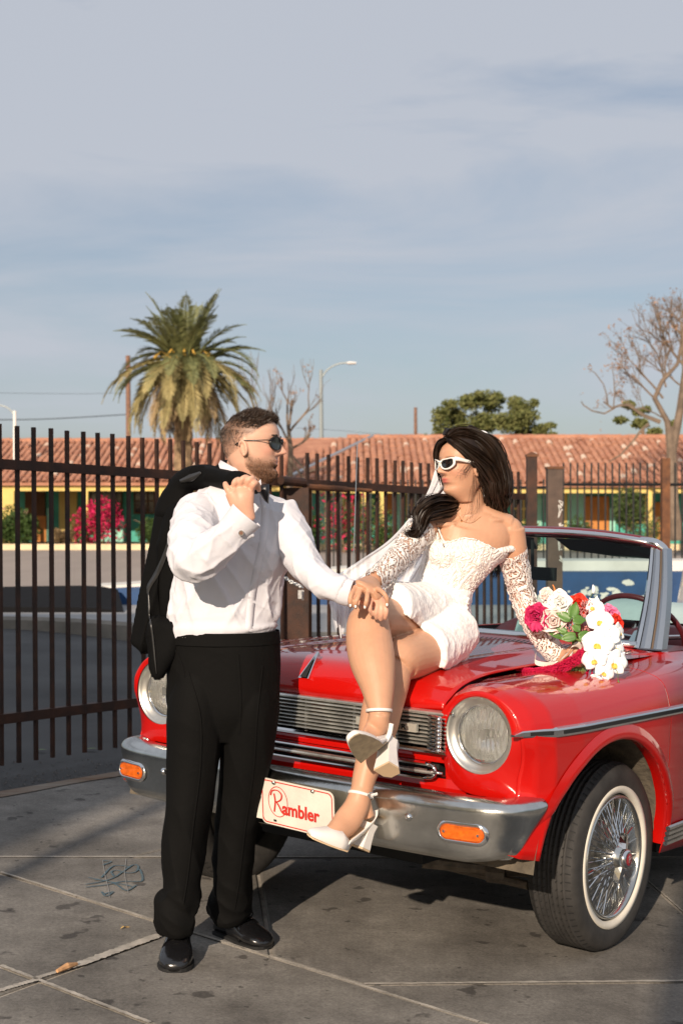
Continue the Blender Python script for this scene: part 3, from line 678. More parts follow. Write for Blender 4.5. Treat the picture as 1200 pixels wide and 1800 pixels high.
# bare sapling behind the man, right
e = empty('bare_tree', (X_(505, 42), 42, .1), 'slim bare sapling between the man\'s head and the street lamp', 'tree')
mb = MB(); rg = random.Random(8); D = 42; tips = []
mb.tube([P(508, 950, D), P(509, 850, D), P(511, 790, D), P(506, 745, D)], [.12, .09, .05], 6)
for (u, v, du, dv, L) in ((506, 745, -.25, 1, 1.0), (508, 760, .5, .9, 1.3), (508, 750, .15, 1, 1.1), (510, 780, -.7, .9, 1.1), (511, 790, .8, .5, .9)):
    branch_tree(mb, P(u, v, D), V(du, .05, dv), L * .75, .04, 3, rg, .42, .18, tips, (2, 3))
mb.tube([P(512, 800, D), P(540, 830, D), P(575, 818, D)], [.05, .02], 5); mb.tube([P(511, 810, D), P(540, 850, D), P(520, 870, D)], [.05, .02], 5)
mb.build('trunk', M['twig'], e)
mb = MB(); leafcloud(mb, [(t[0], t[1], t[2], .09, 1) for t in tips if rg.random() < .4], 130, .05, 4); mb.build('dry_leaves', bpy.data.materials['dry_tuft'], e)
e = empty('bare_tree', (X_(455, 60), 60, .1), 'faint thin bare tree top just right of the palm behind the man\'s head', 'tree')
mb = MB(); mb.tube([P(460, 900, 60), P(459, 780, 60)], [.1, .07], 5)
for k in range(4): branch_tree(mb, P(459, 780 - 14 * k, 60), V(rg.uniform(-.5, .5), 0, 1), 1.5, .035, 2, rg, .45, .2, None, (3, 4))
mb.build('trunk', M['twig'], e)
# ------------------------------------------------------------------ palm
D = 38.0; e = empty('date_palm', (X_(322, D), D, .1), 'tall date palm with drooping dry lower fronds behind the tile roof', 'palm tree')
c0 = P(325, 640, D); base = P(318, 980, D); base[2] = .05
mb = MB(); rg = random.Random(2); pts = [base + (c0 - base) * k / 30 for k in range(31)]
prof = [.24 + .03 * (k % 2) for k in range(31)]
mb.tube(pts, prof, 12); mb.build('trunk', mat('palm_trunk', (.24, .16, .09), .95, var=.45, vscale=7, bump=.8, bscale=18), e)
M['frond'] = mat('palm_frond', (.08, .10, .035), .55, col2=(.22, .22, .085), vscale=1.6, detail=5)
M['frond_dry'] = mat('dry_frond', (.24, .165, .08), .8, col2=(.40, .29, .15), vscale=2.5)
M['frond_yel'] = mat('yellow_frond', (.19, .165, .06), .7, col2=(.38, .31, .13), vscale=2.5)
def frond(mb, origin, az, el, L, droop, rg, w=.42, n=22):
    h = V(cos(az), sin(az), 0); p = np.array(origin, float); a = el; pts = [p.copy()]
    for i in range(n):
        a -= droop / n * (0.5 + 1.3 * i / n); p = p + (h * cos(a) + V(0, 0, sin(a))) * L / n; pts.append(p.copy())
    mb.tube(pts, [.045, .008], 4, cap=False); side = np.cross(h, V(0, 0, 1))
    m = 52
    for i in range(m):
        t = .12 + .88 * i / m; k = t * n; q = int(min(k, n - 1)); x = pts[q] + (pts[q + 1] - pts[q]) * (k - q); d = pts[q + 1] - pts[q]; d /= np.linalg.norm(d)
        up = np.cross(side, d); ll = w * (sin(pi * min(1, .15 + t * .92)) ** .6) * rg.uniform(.8, 1.15)
        for s in (-1, 1):
            dr = d * .75 + s * side * .75 + up * rg.uniform(.0, .5) * .7 + V(0, 0, -.12); dr /= np.linalg.norm(dr); tip = x + dr * ll + V(0, 0, -.06 * ll)
            mb.add([x, x + dr * ll * .5 + d * .022, tip, x + dr * ll * .5 - d * .022], [(0, 1, 2, 3)])
crown = [(.95, 0)]
nf = 0
def addf(m, n, els, L, dr, seed):
    rg = random.Random(seed)
    for i in range(n):
        mb = MB(); az = i * 2.399 + rg.uniform(-.3, .3); el = rg.uniform(*els)
        frond(mb, c0 + V(cos(az) * .25, sin(az) * .25, rg.uniform(-.2, .25)), az, el, L * rg.uniform(.85, 1.1), dr * rg.uniform(.8, 1.2), rg)
        mb.build('frond', m, e)
addf(M['frond'], 14, (1.0, 1.5), 2.1, .45, 1)
addf(M['frond'], 20, (.45, 1.05), 2.15, .8, 2)
addf(M['frond'], 20, (-.05, .5), 2.25, 1.25, 3)
addf(M['frond_yel'], 22, (-.5, .1), 2.45, 1.15, 4)
addf(M['frond_yel'], 16, (-.9, -.3), 2.5, .8, 6)
addf(M['frond_dry'], 26, (-1.35, -.8), 2.3, .5, 5)
for q in range(12):
    a = q * 2.4; mb = MB(); o = c0 + V(cos(a) * .3, sin(a) * .3, .1); rgq = random.Random(q)
    pts = [o, o + V(cos(a) * .35, sin(a) * .35, .25), o + V(cos(a) * .55, sin(a) * .55, .05)]
    mb.tube(pts, [.03, .02, .05], 5); mb.build('fruit_stalk', mat('fruit_stalk', (.55, .33, .06), .7) if q == 0 else bpy.data.materials['fruit_stalk'], e)
# ------------------------------------------------------------------ street lamps, poles, wires, hills
M['lamp_metal'] = mat('lamp_metal', (.32, .36, .36), .5, metal=.4)
D = 55; e = empty('street_lamp', (X_(563, D), D, .2), 'tall grey street lamp with a curved arm behind the roof between the couple', 'street lamp')
mb = MB(); mb.tube([(X_(566, D), D, .2), P(564, 650, D)], [.10, .07], 8); mb.build('pole', M['lamp_metal'], e)
mb = MB(); mb.tube(spline([P(565, 664, D), P(575, 650, D), P(592, 640, D), P(612, 637, D)], 12), .035, 6); mb.build('arm', M['lamp_metal'], e)
mb = MB(); a, b = P(609, 638, D), P(626, 638, D); mb.tube([a, a + (b - a) * .3, b + V(0, 0, 0)], [.07, .13, .09], 8, flat=(.55, 1)); mb.build('lamp_head', mat('lamp_head', (.7, .7, .68), .4), e)
D = 50; e = empty('street_lamp', (X_(26, D), D, .2), 'white street lamp with an arm reaching left at the left edge of the photo', 'street lamp')
mb = MB(); mb.tube([(X_(27, D), D, .2), P(26, 722, D)], [.09, .06], 8); mb.build('pole', mat('white_pole', (.75, .74, .7), .5), e)
mb = MB(); mb.tube(spline([P(26, 732, D), P(20, 722, D), P(8, 714, D), P(-14, 710, D)], 12), .03, 6); mb.build('arm', M['lamp_metal'], e)
mb = MB(); mb.tube([P(-12, 710, D), P(-28, 710, D)], [.07, .1], 8, flat=(.5, 1)); mb.build('lamp_head', bpy.data.materials['lamp_head'], e)
wood = mat('pole_wood', (.22, .12, .08), .9, var=.3, vscale=8)
D = 70; e = empty('utility_pole', (X_(730, D), D, .2), 'brown wooden utility pole standing before the pale hill left of the bride', 'pole')
mb = MB(); mb.tube([(X_(731, D), D, .2), P(730, 716, D)], [.12, .08], 8); mb.build('shaft', wood, e)
D = 60; e = empty('utility_pole', (X_(226, D), D, .2), 'brown wooden utility pole half hidden by the palm fronds', 'pole')
mb = MB(); mb.tube([(X_(227, D), D, .2), P(225, 625, D)], [.13, .1], 8); mb.build('shaft', wood, e)
D = 80; wire = mat('wire', (.06, .07, .08), .6)
mb = MB(); mb.tube(spline([P(-40, 738, D), P(60, 737, D), P(130, 734, D), P(230, 728, D)], 20), .028, 4); tag(mb.build('power_line', wire), 'dark sagging power line crossing the sky left of the palm', 'cable')
mb = MB(); mb.tube(spline([P(-40, 690, D), P(130, 692, D), P(230, 690, D)], 20), .010, 4); tag(mb.build('power_line', wire), 'thin faint power line high above the left gate bars', 'cable')
mb = MB(); mb.tube(spline([P(520, 752, D), P(600, 757, D), P(700, 765, D), P(760, 765, D)], 20), .010, 4); tag(mb.build('power_line', wire), 'thin faint power line right of the street lamp above the roof', 'cable')
hm = mat('hill_rock', (.40, .31, .27), .95, col2=(.58, .46, .40), vscale=.012, detail=8)
def hill(label, pts, d, seed):
    v = []; n = 60; q = spline(pts, n); rg = random.Random(seed)
    for k, (zz, dy) in enumerate(((0, 0), (.55, 60), (1, 120), (.3, 260))):
        for u, vv in q:
            z = (EYE + (HOR - vv - 3 * fbm(u * .07, seed, 1)) / FPX * d) * zz * (1 + (0 if k == 2 else .1 * fbm(u * .05, k, 3))); v.append((X_(u, d), d - 120 + dy, z if k else -1))
    f = [(k * n + i, k * n + i + 1, (k + 1) * n + i + 1, (k + 1) * n + i) for k in range(3) for i in range(n - 1)]
    mk('hill', v, f, hm, smooth=True)['kind'] = 'structure'
hill('', [(500, 800), (570, 775), (590, 769), (620, 772), (660, 790)], 1500, 1)
hill('', [(660, 800), (690, 780), (715, 766), (740, 763), (770, 772), (800, 790)], 1500, 2)
hill('', [(960, 800), (1010, 770), (1030, 766), (1050, 772), (1090, 790)], 1500, 3)

# unseen things placed behind the viewpoint so their shadows reach into the picture
e = empty('sign_pole', (-3.80, -3.0, gz(-3.8)), 'tall pole behind the viewpoint whose thin soft shadow crosses the slabs at left', 'pole')
mb = MB(); mb.tube([(-3.80, -3.0, .1), (-3.80, -3.0, 8.5)], [.05, .04], 12); mb.build('shaft', M['lamp_metal'], e)
e = empty('shadow_pillar', (-1.35, -4.6, .05), 'broad unseen pillar added behind the viewpoint so its shadow darkens the lower right corner', 'pillar')  # unseen pillar, added for the wide shadow it throws
mb = MB(); mb.box((-1.35, -4.6, 3.2), (.62, .4, 6.4)); mb.build('shaft', M['brown'], e)
e = empty('shade_building', (-8, -6, .1), 'plain unseen building added behind the viewpoint to shade the left gate and the asphalt behind it', 'building')  # unseen block, added and sized for its shade on the gate
mb = MB(); mb.box((-9.85, -6.0, 4.15), (8.0, 6.0, 8.3)); mb.build('wall', M['cream'], e)
mb = MB(); mb.box((-9.85, -6.0, 8.4), (8.06, 6.06, .2)); mb.build('parapet', M['brown'], e)
# ------------------------------------------------------------------ red convertible
a_ = radians(52.7)
CL = V(sin(a_), -cos(a_), -.017); CL /= np.linalg.norm(CL)
CB = V(cos(a_), sin(a_), -.027); CB -= CB.dot(CL) * CL; CB /= np.linalg.norm(CB)
CU = np.cross(CL, CB); CO = V(-.109, 4.616, -.005)
CM = Matrix(((CL[0], CB[0], CU[0], CO[0]), (CL[1], CB[1], CU[1], CO[1]), (CL[2], CB[2], CU[2], CO[2]), (0, 0, 0, 1)))
def car(x, y, z): return CO + x * CL + y * CB + z * CU
CAR = empty('convertible_car', None, 'shiny red vintage convertible with its top down and a bride sitting on the bonnet', 'car', mat=CM)
M['red'] = mat('red_paint', (.46, .004, .002), .4, coat=1.0, spec=.12, bump=.02, bscale=3)
bsdf(M['red']).inputs['Coat Roughness'].default_value = .045
M['chrome'] = mat('chrome', (.72, .72, .72), .09, metal=1.0)
M['chrome_old'] = mat('worn_chrome', (.60, .60, .57), .20, metal=1.0, var=.22, vscale=7, detail=8, bump=.06, bscale=60)
M['alu'] = mat('anodised_bezel', (.62, .60, .55), .33, metal=.9, var=.06, vscale=30)
M['grille'] = mat('grille_metal', (.68, .68, .64), .36, metal=.85, var=.25, vscale=20)
M['black'] = mat('black_void', (.008, .008, .008), .8)
M['rubber'] = mat('tyre_rubber', (.028, .026, .024), .72, var=.35, vscale=12, bump=.15, bscale=60)
M['whitewall'] = mat('whitewall', (.62, .58, .50), .6, var=.08, vscale=12)
M['maroon'] = mat('maroon_vinyl', (.13, .015, .02), .38, var=.15, vscale=20, bump=.05)
M['paleblue'] = mat('pale_vinyl', (.36, .46, .45), .45, var=.08, vscale=8)
def cb(name, mb, m, parent=CAR, smooth=False): return mb.build(name, m, parent, smooth, local=True)
def mirror(v, f): return [(-p[0], p[1], p[2]) for p in v], [tuple(reversed(q)) for q in f]
# side body sections: station y -> ten (x, z)
SEC = {
 -.03: [(.542, .842), (.585, .888), (.665, .916), (.748, .900), (.802, .850), (.822, .784), (.815, .715), (.800, .660), (.798, .610), (.800, .455)],
 .01: [(.541, .868), (.580, .905), (.668, .930), (.765, .912), (.828, .862), (.852, .790), (.850, .715), (.846, .650), (.842, .600), (.838, .435)],
 .07: [(.540, .900), (.580, .922), (.670, .936), (.778, .920), (.847, .876), (.876, .805), (.880, .73), (.878, .65), (.874, .57), (.866, .42)],
 .22: [(.538, .925), (.580, .930), (.670, .938), (.785, .922), (.855, .882), (.888, .805), (.892, .73), (.890, .62), (.882, .52), (.865, .33)],
 .70: [(.535, .935), (.580, .936), (.670, .938), (.788, .925), (.860, .888), (.890, .80), (.892, .70), (.888, .57), (.878, .44), (.850, .30)],
 1.0: [(.535, .955), (.580, .948), (.670, .940), (.790, .926), (.862, .890), (.891, .80), (.893, .69), (.888, .56), (.876, .43), (.845, .28)],
 1.3: [(.660, .962), (.690, .950), (.735, .938), (.800, .926), (.864, .892), (.892, .80), (.894, .69), (.888, .56), (.876, .43), (.845, .27)],
 2.2: [(.715, .935), (.735, .935), (.765, .932), (.808, .922), (.866, .890), (.892, .80), (.894, .69), (.888, .56), (.876, .43), (.845, .26)],
 3.2: [(.700, .925), (.73, .925), (.765, .922), (.81, .912), (.862, .885), (.888, .80), (.890, .69), (.885, .56), (.872, .43), (.84, .28)],
 3.9: [(.62, .91), (.66, .915), (.72, .912), (.78, .905), (.828, .872), (.85, .79), (.852, .69), (.848, .58), (.835, .46), (.80, .34)],
 4.15: [(.60, .89), (.64, .895), (.70, .892), (.75, .885), (.79, .85), (.805, .77), (.805, .68), (.80, .58), (.785, .48), (.76, .40)]}
sy = sorted(SEC); SA = np.array([SEC[y] for y in sy]).reshape(len(sy), 20)
def sec(y, n=46):
    k = np.interp(y, sy, range(len(sy))); i = min(int(k), len(sy) - 2); t = k - i; t = t * t * (3 - 2 * t) if False else t
    a, b = SA[i], SA[i + 1]; c = (a + (b - a) * t).reshape(10, 2); return spline(c, n)
NY = np.concatenate([np.linspace(-.03, .22, 26), np.linspace(.23, .9, 57), np.linspace(.92, 4.15, 120)])
def arch(y, z):
    e = ((y - .455) / .462) ** 2 + ((z - .335) / .405) ** 2
    if y > 2.4: e = ((y - 3.27) / .42) ** 2 + ((z - .33) / .34) ** 2
    return e
def side(y0, y1):
    ys = [y for y in NY if y0 - 1e-6 <= y <= y1 + 1e-6]
    if ys[0] > y0 + 1e-4: ys = [y0] + ys
    if ys[-1] < y1 - 1e-4: ys = ys + [y1]
    v = []; n = 46
    for y in ys:
        s = sec(y)
        for j, (x, z) in enumerate(s):
            yy = y
            if y < .22:                       # lamp visor leans forward at the top, side edge sweeps forward a little
                k = (.22 - y) / .25; yy = y - .035 * k * max(0, min(1, (z - .80) / .1)) - .025 * k * math.exp(-((z - .8) / .06) ** 2)
                if z < .62: yy -= .05 * k * (.62 - z) / .1
            v.append([x, yy, z])
    f = []; v = np.array(v)
    ins = np.array([arch(p[1], p[2]) < 1 and p[2] < .8 and p[0] > .7 for p in v])
    for i in range(len(ys) - 1):
        for j in range(n - 1):
            q = (i * n + j, i * n + j + 1, (i + 1) * n + j + 1, (i + 1) * n + j)
            if sum(ins[list(q)]) >= 3: continue
            f.append(q)
    used = set(k for q in f for k in q)
    for k in used:                            # snap the ragged rim on to the arch
        if ins[k]:
            p = v[k]; yc, zc, ry, rz = (.455, .335, .462, .405) if p[1] < 2.4 else (3.27, .33, .42, .34)
            e = sqrt(arch(p[1], p[2])) + 1e-6; v[k][1] = yc + (p[1] - yc) / e; v[k][2] = zc + (p[2] - zc) / e
    um = {k: i for i, k in enumerate(sorted(used))}
    return [tuple(v[k]) for k in sorted(used)], [tuple(um[k] for k in q) for q in f]
def xs_at(y, z):
    s = sec(y); z_ = s[:, 1]; k = np.argmin(np.abs(z_[18:] - z)) + 18; return s[k][0]
for nm, y0, y1 in (('front_fender', -.03, .868), ('door', .874, 2.02), ('rear_quarter', 2.026, 4.15)):
    v, f = side(y0, y1)
    for sgn in (1, -1):
        vv, ff = (v, f) if sgn == 1 else mirror(v, f)
        o = mk(nm, vv, ff, M['red'], CAR, True, True)
        s = o.modifiers.new('thick', 'SOLIDIFY'); s.thickness = .004; s.offset = -1 if sgn == 1 else -1
        if nm != 'door':
            yc, zc, ry, rz = (.455, .335, .462, .405) if nm == 'front_fender' else (3.27, .33, .42, .34)
            rings = []
            for t in np.linspace(-.22, pi + .10, 60):
                y, z = yc + ry * cos(t), zc + rz * sin(t); x = xs_at(min(4.1, max(.0, y)), z); u = V(0, cos(t), sin(t))
                pr = [(.012, -.05), (.001, -.012), (.002, .008), (.010, .014), (.026, .010), (.050, .0015)]
                if (nm == 'front_fender' and y < .4 and z < .445) or z < .30: continue
                if nm == 'front_fender' and y < .12: pr = [(a, b * max(0.05, 1 - (.12 - y) / .12) if b > 0 else b) for a, b in pr]
                rings.append([V(x + b, y, z) + u * a for a, b in pr])
            lv, lf = loft(rings, cap=False, closed=False)
            if sgn == -1: lv, lf = mirror(lv, lf)
            mk('arch_lip', lv, lf, M['red'], o, True, True)
# bonnet
zc_pts = [(-.040, .835), (-.056, .850), (-.060, .870), (-.048, .905), (-.012, .938), (.045, .954), (.17, .960), (.35, .963), (.7, .968), (1.0, .972)]
zp = spline(zc_pts, 90)
def hood(u, w):
    x = -.534 + 1.068 * u; k = w * 89; i = min(int(k), 88); y, z = zp[i] + (zp[i + 1] - zp[i]) * (k - i); q = abs(x) / .528
    fr = max(0, 1 - (y + .11) / .35)
    z -= .020 * q ** 2 * min(1, max(0, (z - .835) / .1)); y += .035 * q ** 2 * fr + .01 * q ** 6 * fr
    z -= .075 * q ** 3 * math.exp(-max(0, y + .04) / .11) * min(1, max(0, (z - .86) / .08))
    if abs(x) < .33: z += .006 * (1 - (x / .33) ** 4) * min(1, max(0, y + .02) / .2)
    z += .007 * math.exp(-((abs(x) - .36) / .035) ** 2) * min(1, max(0, y) / .2)
    return (x, y, z)
v, f = grid(hood, 67, 100)
o = mk('bonnet', v, [tuple(reversed(q)) for q in f], M['red'], CAR, True, True); s = o.modifiers.new('t', 'SOLIDIFY'); s.thickness = .006; s.offset = -1
HB = BVHTree.FromPolygons([tuple(car(*p)) for p in v], f)
for s in (1, -1):
    v = []; 
    for y in np.linspace(-.02, 1.0, 60):
        c_ = sec(y)[0]; v += [(s * (c_[0] - .05), y, c_[1] - .022), (s * (c_[0] - .006), y, c_[1] - .018), (s * (c_[0] + .004), y, c_[1] - .001)]
    mk('bonnet_gutter', v, [(3 * i + k, 3 * i + k + 1, 3 * i + k + 4, 3 * i + k + 3) for i in range(59) for k in (0, 1)], M['red'], CAR, True, True)
# bonnet emblem
e0, e1 = V(0, -.108, .892), V(0, -.044, .957)
mb = MB(); mb.add([(-.022, -.064, .888), (.022, -.064, .888), (.004, .012, .972), (-.004, .012, .972), (-.022, -.045, .880), (.022, -.045, .880), (.004, .025, .950), (-.004, .025, .950)], [(0, 1, 2, 3), (0, 4, 5, 1), (1, 5, 6, 2), (2, 6, 7, 3), (3, 7, 4, 0)])
mb.v = [(p[0], p[1] - .012, p[2] + .010) for p in mb.v]; o = cb('emblem', mb, M['chrome']); mb = MB(); mb.add([(-.014, -.0775, .902), (.014, -.0775, .902), (.0, -.015, .970)], [(0, 1, 2)]); cb('emblem_inlay', mb, M['black'], o)
# cowl with slotted vents
def cowl(u, w):
    x = -.66 + 1.32 * u; y0 = 1.008; y1 = 1.16 + .17 * (x / .66) ** 2; y = y0 + (y1 - y0) * w; return (x, y, .968 - .014 * (x / .6) ** 2 + .018 * w ** 1.5 * (1 - (abs(x) / .66) ** 4))
v, f = grid(cowl, 40, 12); o = mk('cowl', v, [tuple(reversed(q)) for q in f], M['red'], CAR, True, True)
for i in range(58):
    x = -.60 + i * .0207; y = 1.075 + .12 * (x / .66) ** 2; z = .9745 - .014 * (x / .6) ** 2
    mb = MB(); mb.add([(x, y - .05, z - .005), (x + .008, y - .05, z - .005), (x + .012, y + .02, z + .006), (x + .004, y + .02, z + .006)], [(0, 1, 2, 3)]); cb('vent_slot', mb, M['black'], o)
# dark inner boxes added to block light through body gaps, floor, wheel housings
mb = MB(); mb.box((0, .55, .62), (1.0, 1.1, .34)); mb.box((0, .12, .70), (1.02, .02, .24)); mb.box((0, .6, .42), (.7, .9, .25)); mb.box((0, 2.6, .27), (1.5, 3.0, .06)); mb.box((0, .02, .46), (1.3, .04, .12)); mb.box((0, 3.3, .6), (1.2, 1.2, .5)); cb('underbody_light_block', mb, M['black'])
M['dirt'] = mat('dirty_housing', (.05, .042, .032), .9, col2=(.16, .13, .09), vscale=9, detail=7, bump=.8, bscale=30)
for sgn in (1, -1):
    for yc, r in ((.455, .48), (3.27, .44)):
        rings = [[(sgn * x, yc + r * cos(t), .33 + (r - .04) * sin(t)) for x in (.86, .72, .50)] for t in np.linspace(.06, pi - .12, 26)]
        v, f = loft(rings, cap=False, closed=False); mk('wheel_housing', v, f, M['dirt'], CAR, True, True)
    mb = MB(); mb.add([(sgn * .50, yc + r * cos(t), .33 + (r - .04) * sin(t)) for t in np.linspace(.06, pi - .12, 19) for yc, r in ((.44, .47),)], [tuple(range(19))]); cb('wheel_housing', mb, M['dirt'])
# suspension arms visible under the bumper
mb = MB(); mb.tube([(.25, .3, .26), (.48, .46, .24), (.66, .55, .25)], [.022, .018, .022], 8); mb.tube([(.3, .36, .34), (.62, .5, .33)], .02, 8); mb.tube([(-.6, .45, .24), (.6, .42, .22)], .016, 8)
mb.tube([(.44, .42, .235), (.50, .44, .235)], [.034, .034], 10); cb('suspension_arm', mb, mat('greasy_steel', (.09, .07, .05), .7, var=.5, vscale=20, bump=.5))
mb = MB(); mb.tube(spline([(.0, .02, .415), (.30, .03, .405), (.52, .06, .415), (.58, .10, .43)], 16), .014, 6); cb('splash_bar', mb, mat('rusty_bar', (.2, .09, .05), .8, var=.4, vscale=30))
mb = MB(); mb.box((.27, .0, .425), (.2, .06, .05)); cb('bumper_bracket', mb, M['red'])
# front panel bands
def band(x0, x1, z0, z1, y, m, name, parent=CAR, zt0=None, n=12, bow=.012):
    v = []; 
    for i in range(n + 1):
        x = x0 + (x1 - x0) * i / n; yy = y - bow * (1 - (x / .6) ** 2); v += [(x, yy, z0), (x, yy - .004, (z0 + z1) / 2), (x, yy, z1), (x, yy + .05, z1), (x, yy + .05, z0)]
    f = [(5 * i + k, 5 * i + 5 + k, 5 * i + 5 + (k + 1) % 5, 5 * i + (k + 1) % 5) for i in range(n) for k in range(5)] + [(0, 1, 2, 3, 4), tuple(5 * n + k for k in (4, 3, 2, 1, 0))]
    return mk(name, v, f, m, parent, False, True)
band(-.55, .55, .676, .708, -.022, M['red'], 'grille_band')
band(-.62, .62, .575, .628, -.026, M['red'], 'lower_panel')
for s in (1, -1): band(s * .538 if s > 0 else -.66, .66 if s > 0 else -.538, .60, .708, -.014, M['red'], 'corner_panel', n=4)
# lamp face plates (red surface around each headlight)
for s in (1, -1):
    cx, cz = s * .678, .784; v = []; n = 48
    prof = sec(-.03, 46)
    outer = [(s * x, -.03 - .035 * max(0, min(1, (z - .80) / .1)) - .025 * math.exp(-((z - .8) / .06) ** 2) - .012, z) for x, z in prof if z > .58]
    outer = [(p[0], p[1] + .012 - .0005, p[2]) for p in outer]
    bottom = [(s * .70, -.05, .60), (s * .60, -.045, .61), (s * .55, -.04, .66), (s * .545, -.04, .75)]
    loop = outer + bottom
    lp = np.array(loop); ang = np.arctan2(lp[:, 2] - cz, (lp[:, 0] - cx)); 
    ts = np.linspace(-pi, pi, n + 1)[:-1]; order = np.argsort(ang); 
    R = np.hypot(lp[:, 0] - cx, lp[:, 2] - cz)
    Ri = np.interp(ts, ang[order], R[order], period=2 * pi); Yi = np.interp(ts, ang[order], lp[order, 1], period=2 * pi)
    rings = [[(cx + r_(i) * cos(t), y_(i), cz + r_(i) * sin(t)) for i, t in enumerate(ts)] for r_, y_ in ((lambda i: .118, lambda i: -.062), (lambda i: .118 + (Ri[i] - .118) * .5, lambda i: Yi[i] * .6 - .062 * .4 - .004), (lambda i: Ri[i] - .001, lambda i: Yi[i]))]
    v, f = loft(rings, cap=False); mk('lamp_surround', v, f, M['red'], CAR, True, True)
    # bezel
    hl = lathe([(.090, -.098), (.092, -.116), (.100, -.119), (.112, -.128), (.116, -.135), (.122, -.134), (.124, -.125), (.124, -.09)], 64, (cx, .078, cz), 'y')
    be = mk('headlight_bezel', *hl, M['alu'], CAR, True, True)
    v, f = lathe([(.001, -.136), (.03, -.134), (.055, -.128), (.075, -.116), (.087, -.101), (.089, -.095)], 64, (cx, .078, cz), 'y')
    gl = mat('headlight_glass', (.9, .92, .92), .02, spec=.6, Transmission_Weight=.96, IOR=1.3) if s == 1 else bpy.data.materials['headlight_glass']
    if s == 1:
        t = gl.node_tree; tcn = N(t, 'ShaderNodeTexCoord'); wv = N(t, 'ShaderNodeTexWave', Scale=22.0, Distortion=.2); wv.bands_direction = 'X'
        t.links.new(tcn.outputs['Object'], wv.inputs['Vector']); bp = N(t, 'ShaderNodeBump', Strength=.75, Distance=.006); t.links.new(wv.outputs[1], bp.inputs['Height']); t.links.new(bp.outputs[0], bsdf(gl).inputs['Normal'])
    lz = mk('headlight', v, f, gl, CAR, True, True)
    v, f = lathe([(.088, -.098), (.075, -.06), (.05, -.035), (.012, -.025), (.001, -.024)], 48, (cx, .078, cz), 'y'); mk('reflector', v, f, mat('reflector', (.85, .84, .8), .16, metal=.9, bump=.25, bscale=60) if s == 1 else bpy.data.materials['reflector'], lz, True, True)
    mb = MB(); mb.tube([(cx, .02, cz), (cx, -.03, cz)], [.012, .016], 10); cb('bulb', mb, M['alu'], lz)
    v, f = lathe([(.086, -.104), (.090, -.112), (.095, -.110), (.094, -.098)], 48, (cx, .078, cz), 'y'); mk('lens_ring', v, f, M['chrome'], be, True, True)
    for t in (pi * .97 if s > 0 else .03, ) if s < 0 else (2.6,):
        mb = MB(); x, z = cx + .108 * cos(t), cz + .106 * sin(t); mb.tube([(x, -.066, z), (x, -.074, z)], [.006, .004], 8); cb('bezel_screw', mb, M['chrome'], be)
    # bezel wings that reach to the grille corners
    for a0, a1, cx_, cz_ in ((98, 168, .546, .842), (192, 255, .546, .716)):
        arc = [(cx + (1 if s > 0 else -1) * .122 * cos(radians(t)), cz + .122 * sin(radians(t))) for t in np.linspace(a0, a1, 12)]
        mid = [(s * (cx_ + .03), cz_ + (.014 if cz_ > .8 else -.010))] if True else []
        A0 = [(s * cx_, cz_)] + mid + arc if cz_ > .8 else [(s * cx_, cz_)] + arc + mid
        n_ = len(A0); mb = MB(); mb.add([(x, -.052, z) for x, z in A0] + [(x, -.02, z) for x, z in A0], [tuple(range(n_)), tuple(range(n_, 2 * n_))[::-1]] + [(i, i + n_, (i + 1) % n_ + n_, (i + 1) % n_) for i in range(n_)]); cb('bezel_wing', mb, M['alu'], be)
# upper grille
gr = MB(); 
def gbar(name, z, x0, x1, y, h, dep, m, parent, bow=.012, curl=0):
    rings = []
    for x in np.linspace(x0, x1, 24):
        yy = y - bow * (1 - (x / .6) ** 2); q = max(0, (abs(x) - .50) / .06) * curl
        rings.append([(x, yy - dep / 2, z - h * .35), (x, yy - dep / 2 - .003, z), (x, yy - dep / 2, z + h * .35), (x, yy + dep / 2, z + h / 2), (x, yy + dep / 2, z - h / 2)])
    v, f = loft(rings); return mk(name, v, f, m, parent, False, True)
gm_ = gbar('grille_frame', .833, -.565, .565, -.045, .014, .03, M['grille'], CAR)
gbar('grille_sill', .716, -.565, .565, -.045, .020, .036, M['chrome'], gm_)
for i in range(8): gbar('grille_bar', .734 + i * .0122, -.56, .56, -.052, .0072, .02, M['grille'], gm_)
for i, x in enumerate((-.37, -.20, .0, .20, .37)):
    mb = MB(); yy = -.038 - .012 * (1 - (x / .6) ** 2); mb.box((x, yy, .777), (.008, .012, .10)); cb('grille_post', mb, M['grille'], gm_)
for s in (1, -1):
    for i in range(9):
        mb = MB(); z = .728 + i * .0122; rr = [(s * .505, -.071, z), (s * .53, -.074, z), (s * .555, -.085, z), (s * .566, -.112, z)]
        mb.tube(rr, .0058, 8, flat=(1.0, 1.5)); cb('grille_end', mb, M['chrome'], gm_, True)
M['enamel'] = mat('nameplate_enamel', (.50, .49, .43), .4, metal=.5)
mb = MB(); mb.box((.355, -.088, .785), (.235, .012, .026)); npl = cb('nameplate', mb, M['enamel'], gm_)
def text(name, s, size, loc, m, parent, R=None, ext=.0012, font_shear=0, bold=0, sx=1, space=1.0):
    cu = bpy.data.curves.new(name, 'FONT'); cu.body = s; cu.size = size; cu.extrude = ext; cu.align_x = 'CENTER'; cu.align_y = 'CENTER'; cu.shear = font_shear; cu.offset = bold; cu.space_character = space; cu.resolution_u = 4
    o = bpy.data.objects.new('t', cu); COL.objects.link(o); me = evald(o); bpy.data.objects.remove(o)
    me.name = name; me.transform(Matrix.Diagonal((sx, 1, 1, 1))); me.transform(Matrix.Translation(loc) @ (R or Matrix.Rotation(radians(90), 4, 'X')).to_4x4())
    o = link(name, me, m, parent); BASE[o.name] = BASE.get(parent.name, Matrix.Identity(4)); me.materials.clear(); me.materials.append(m); return o
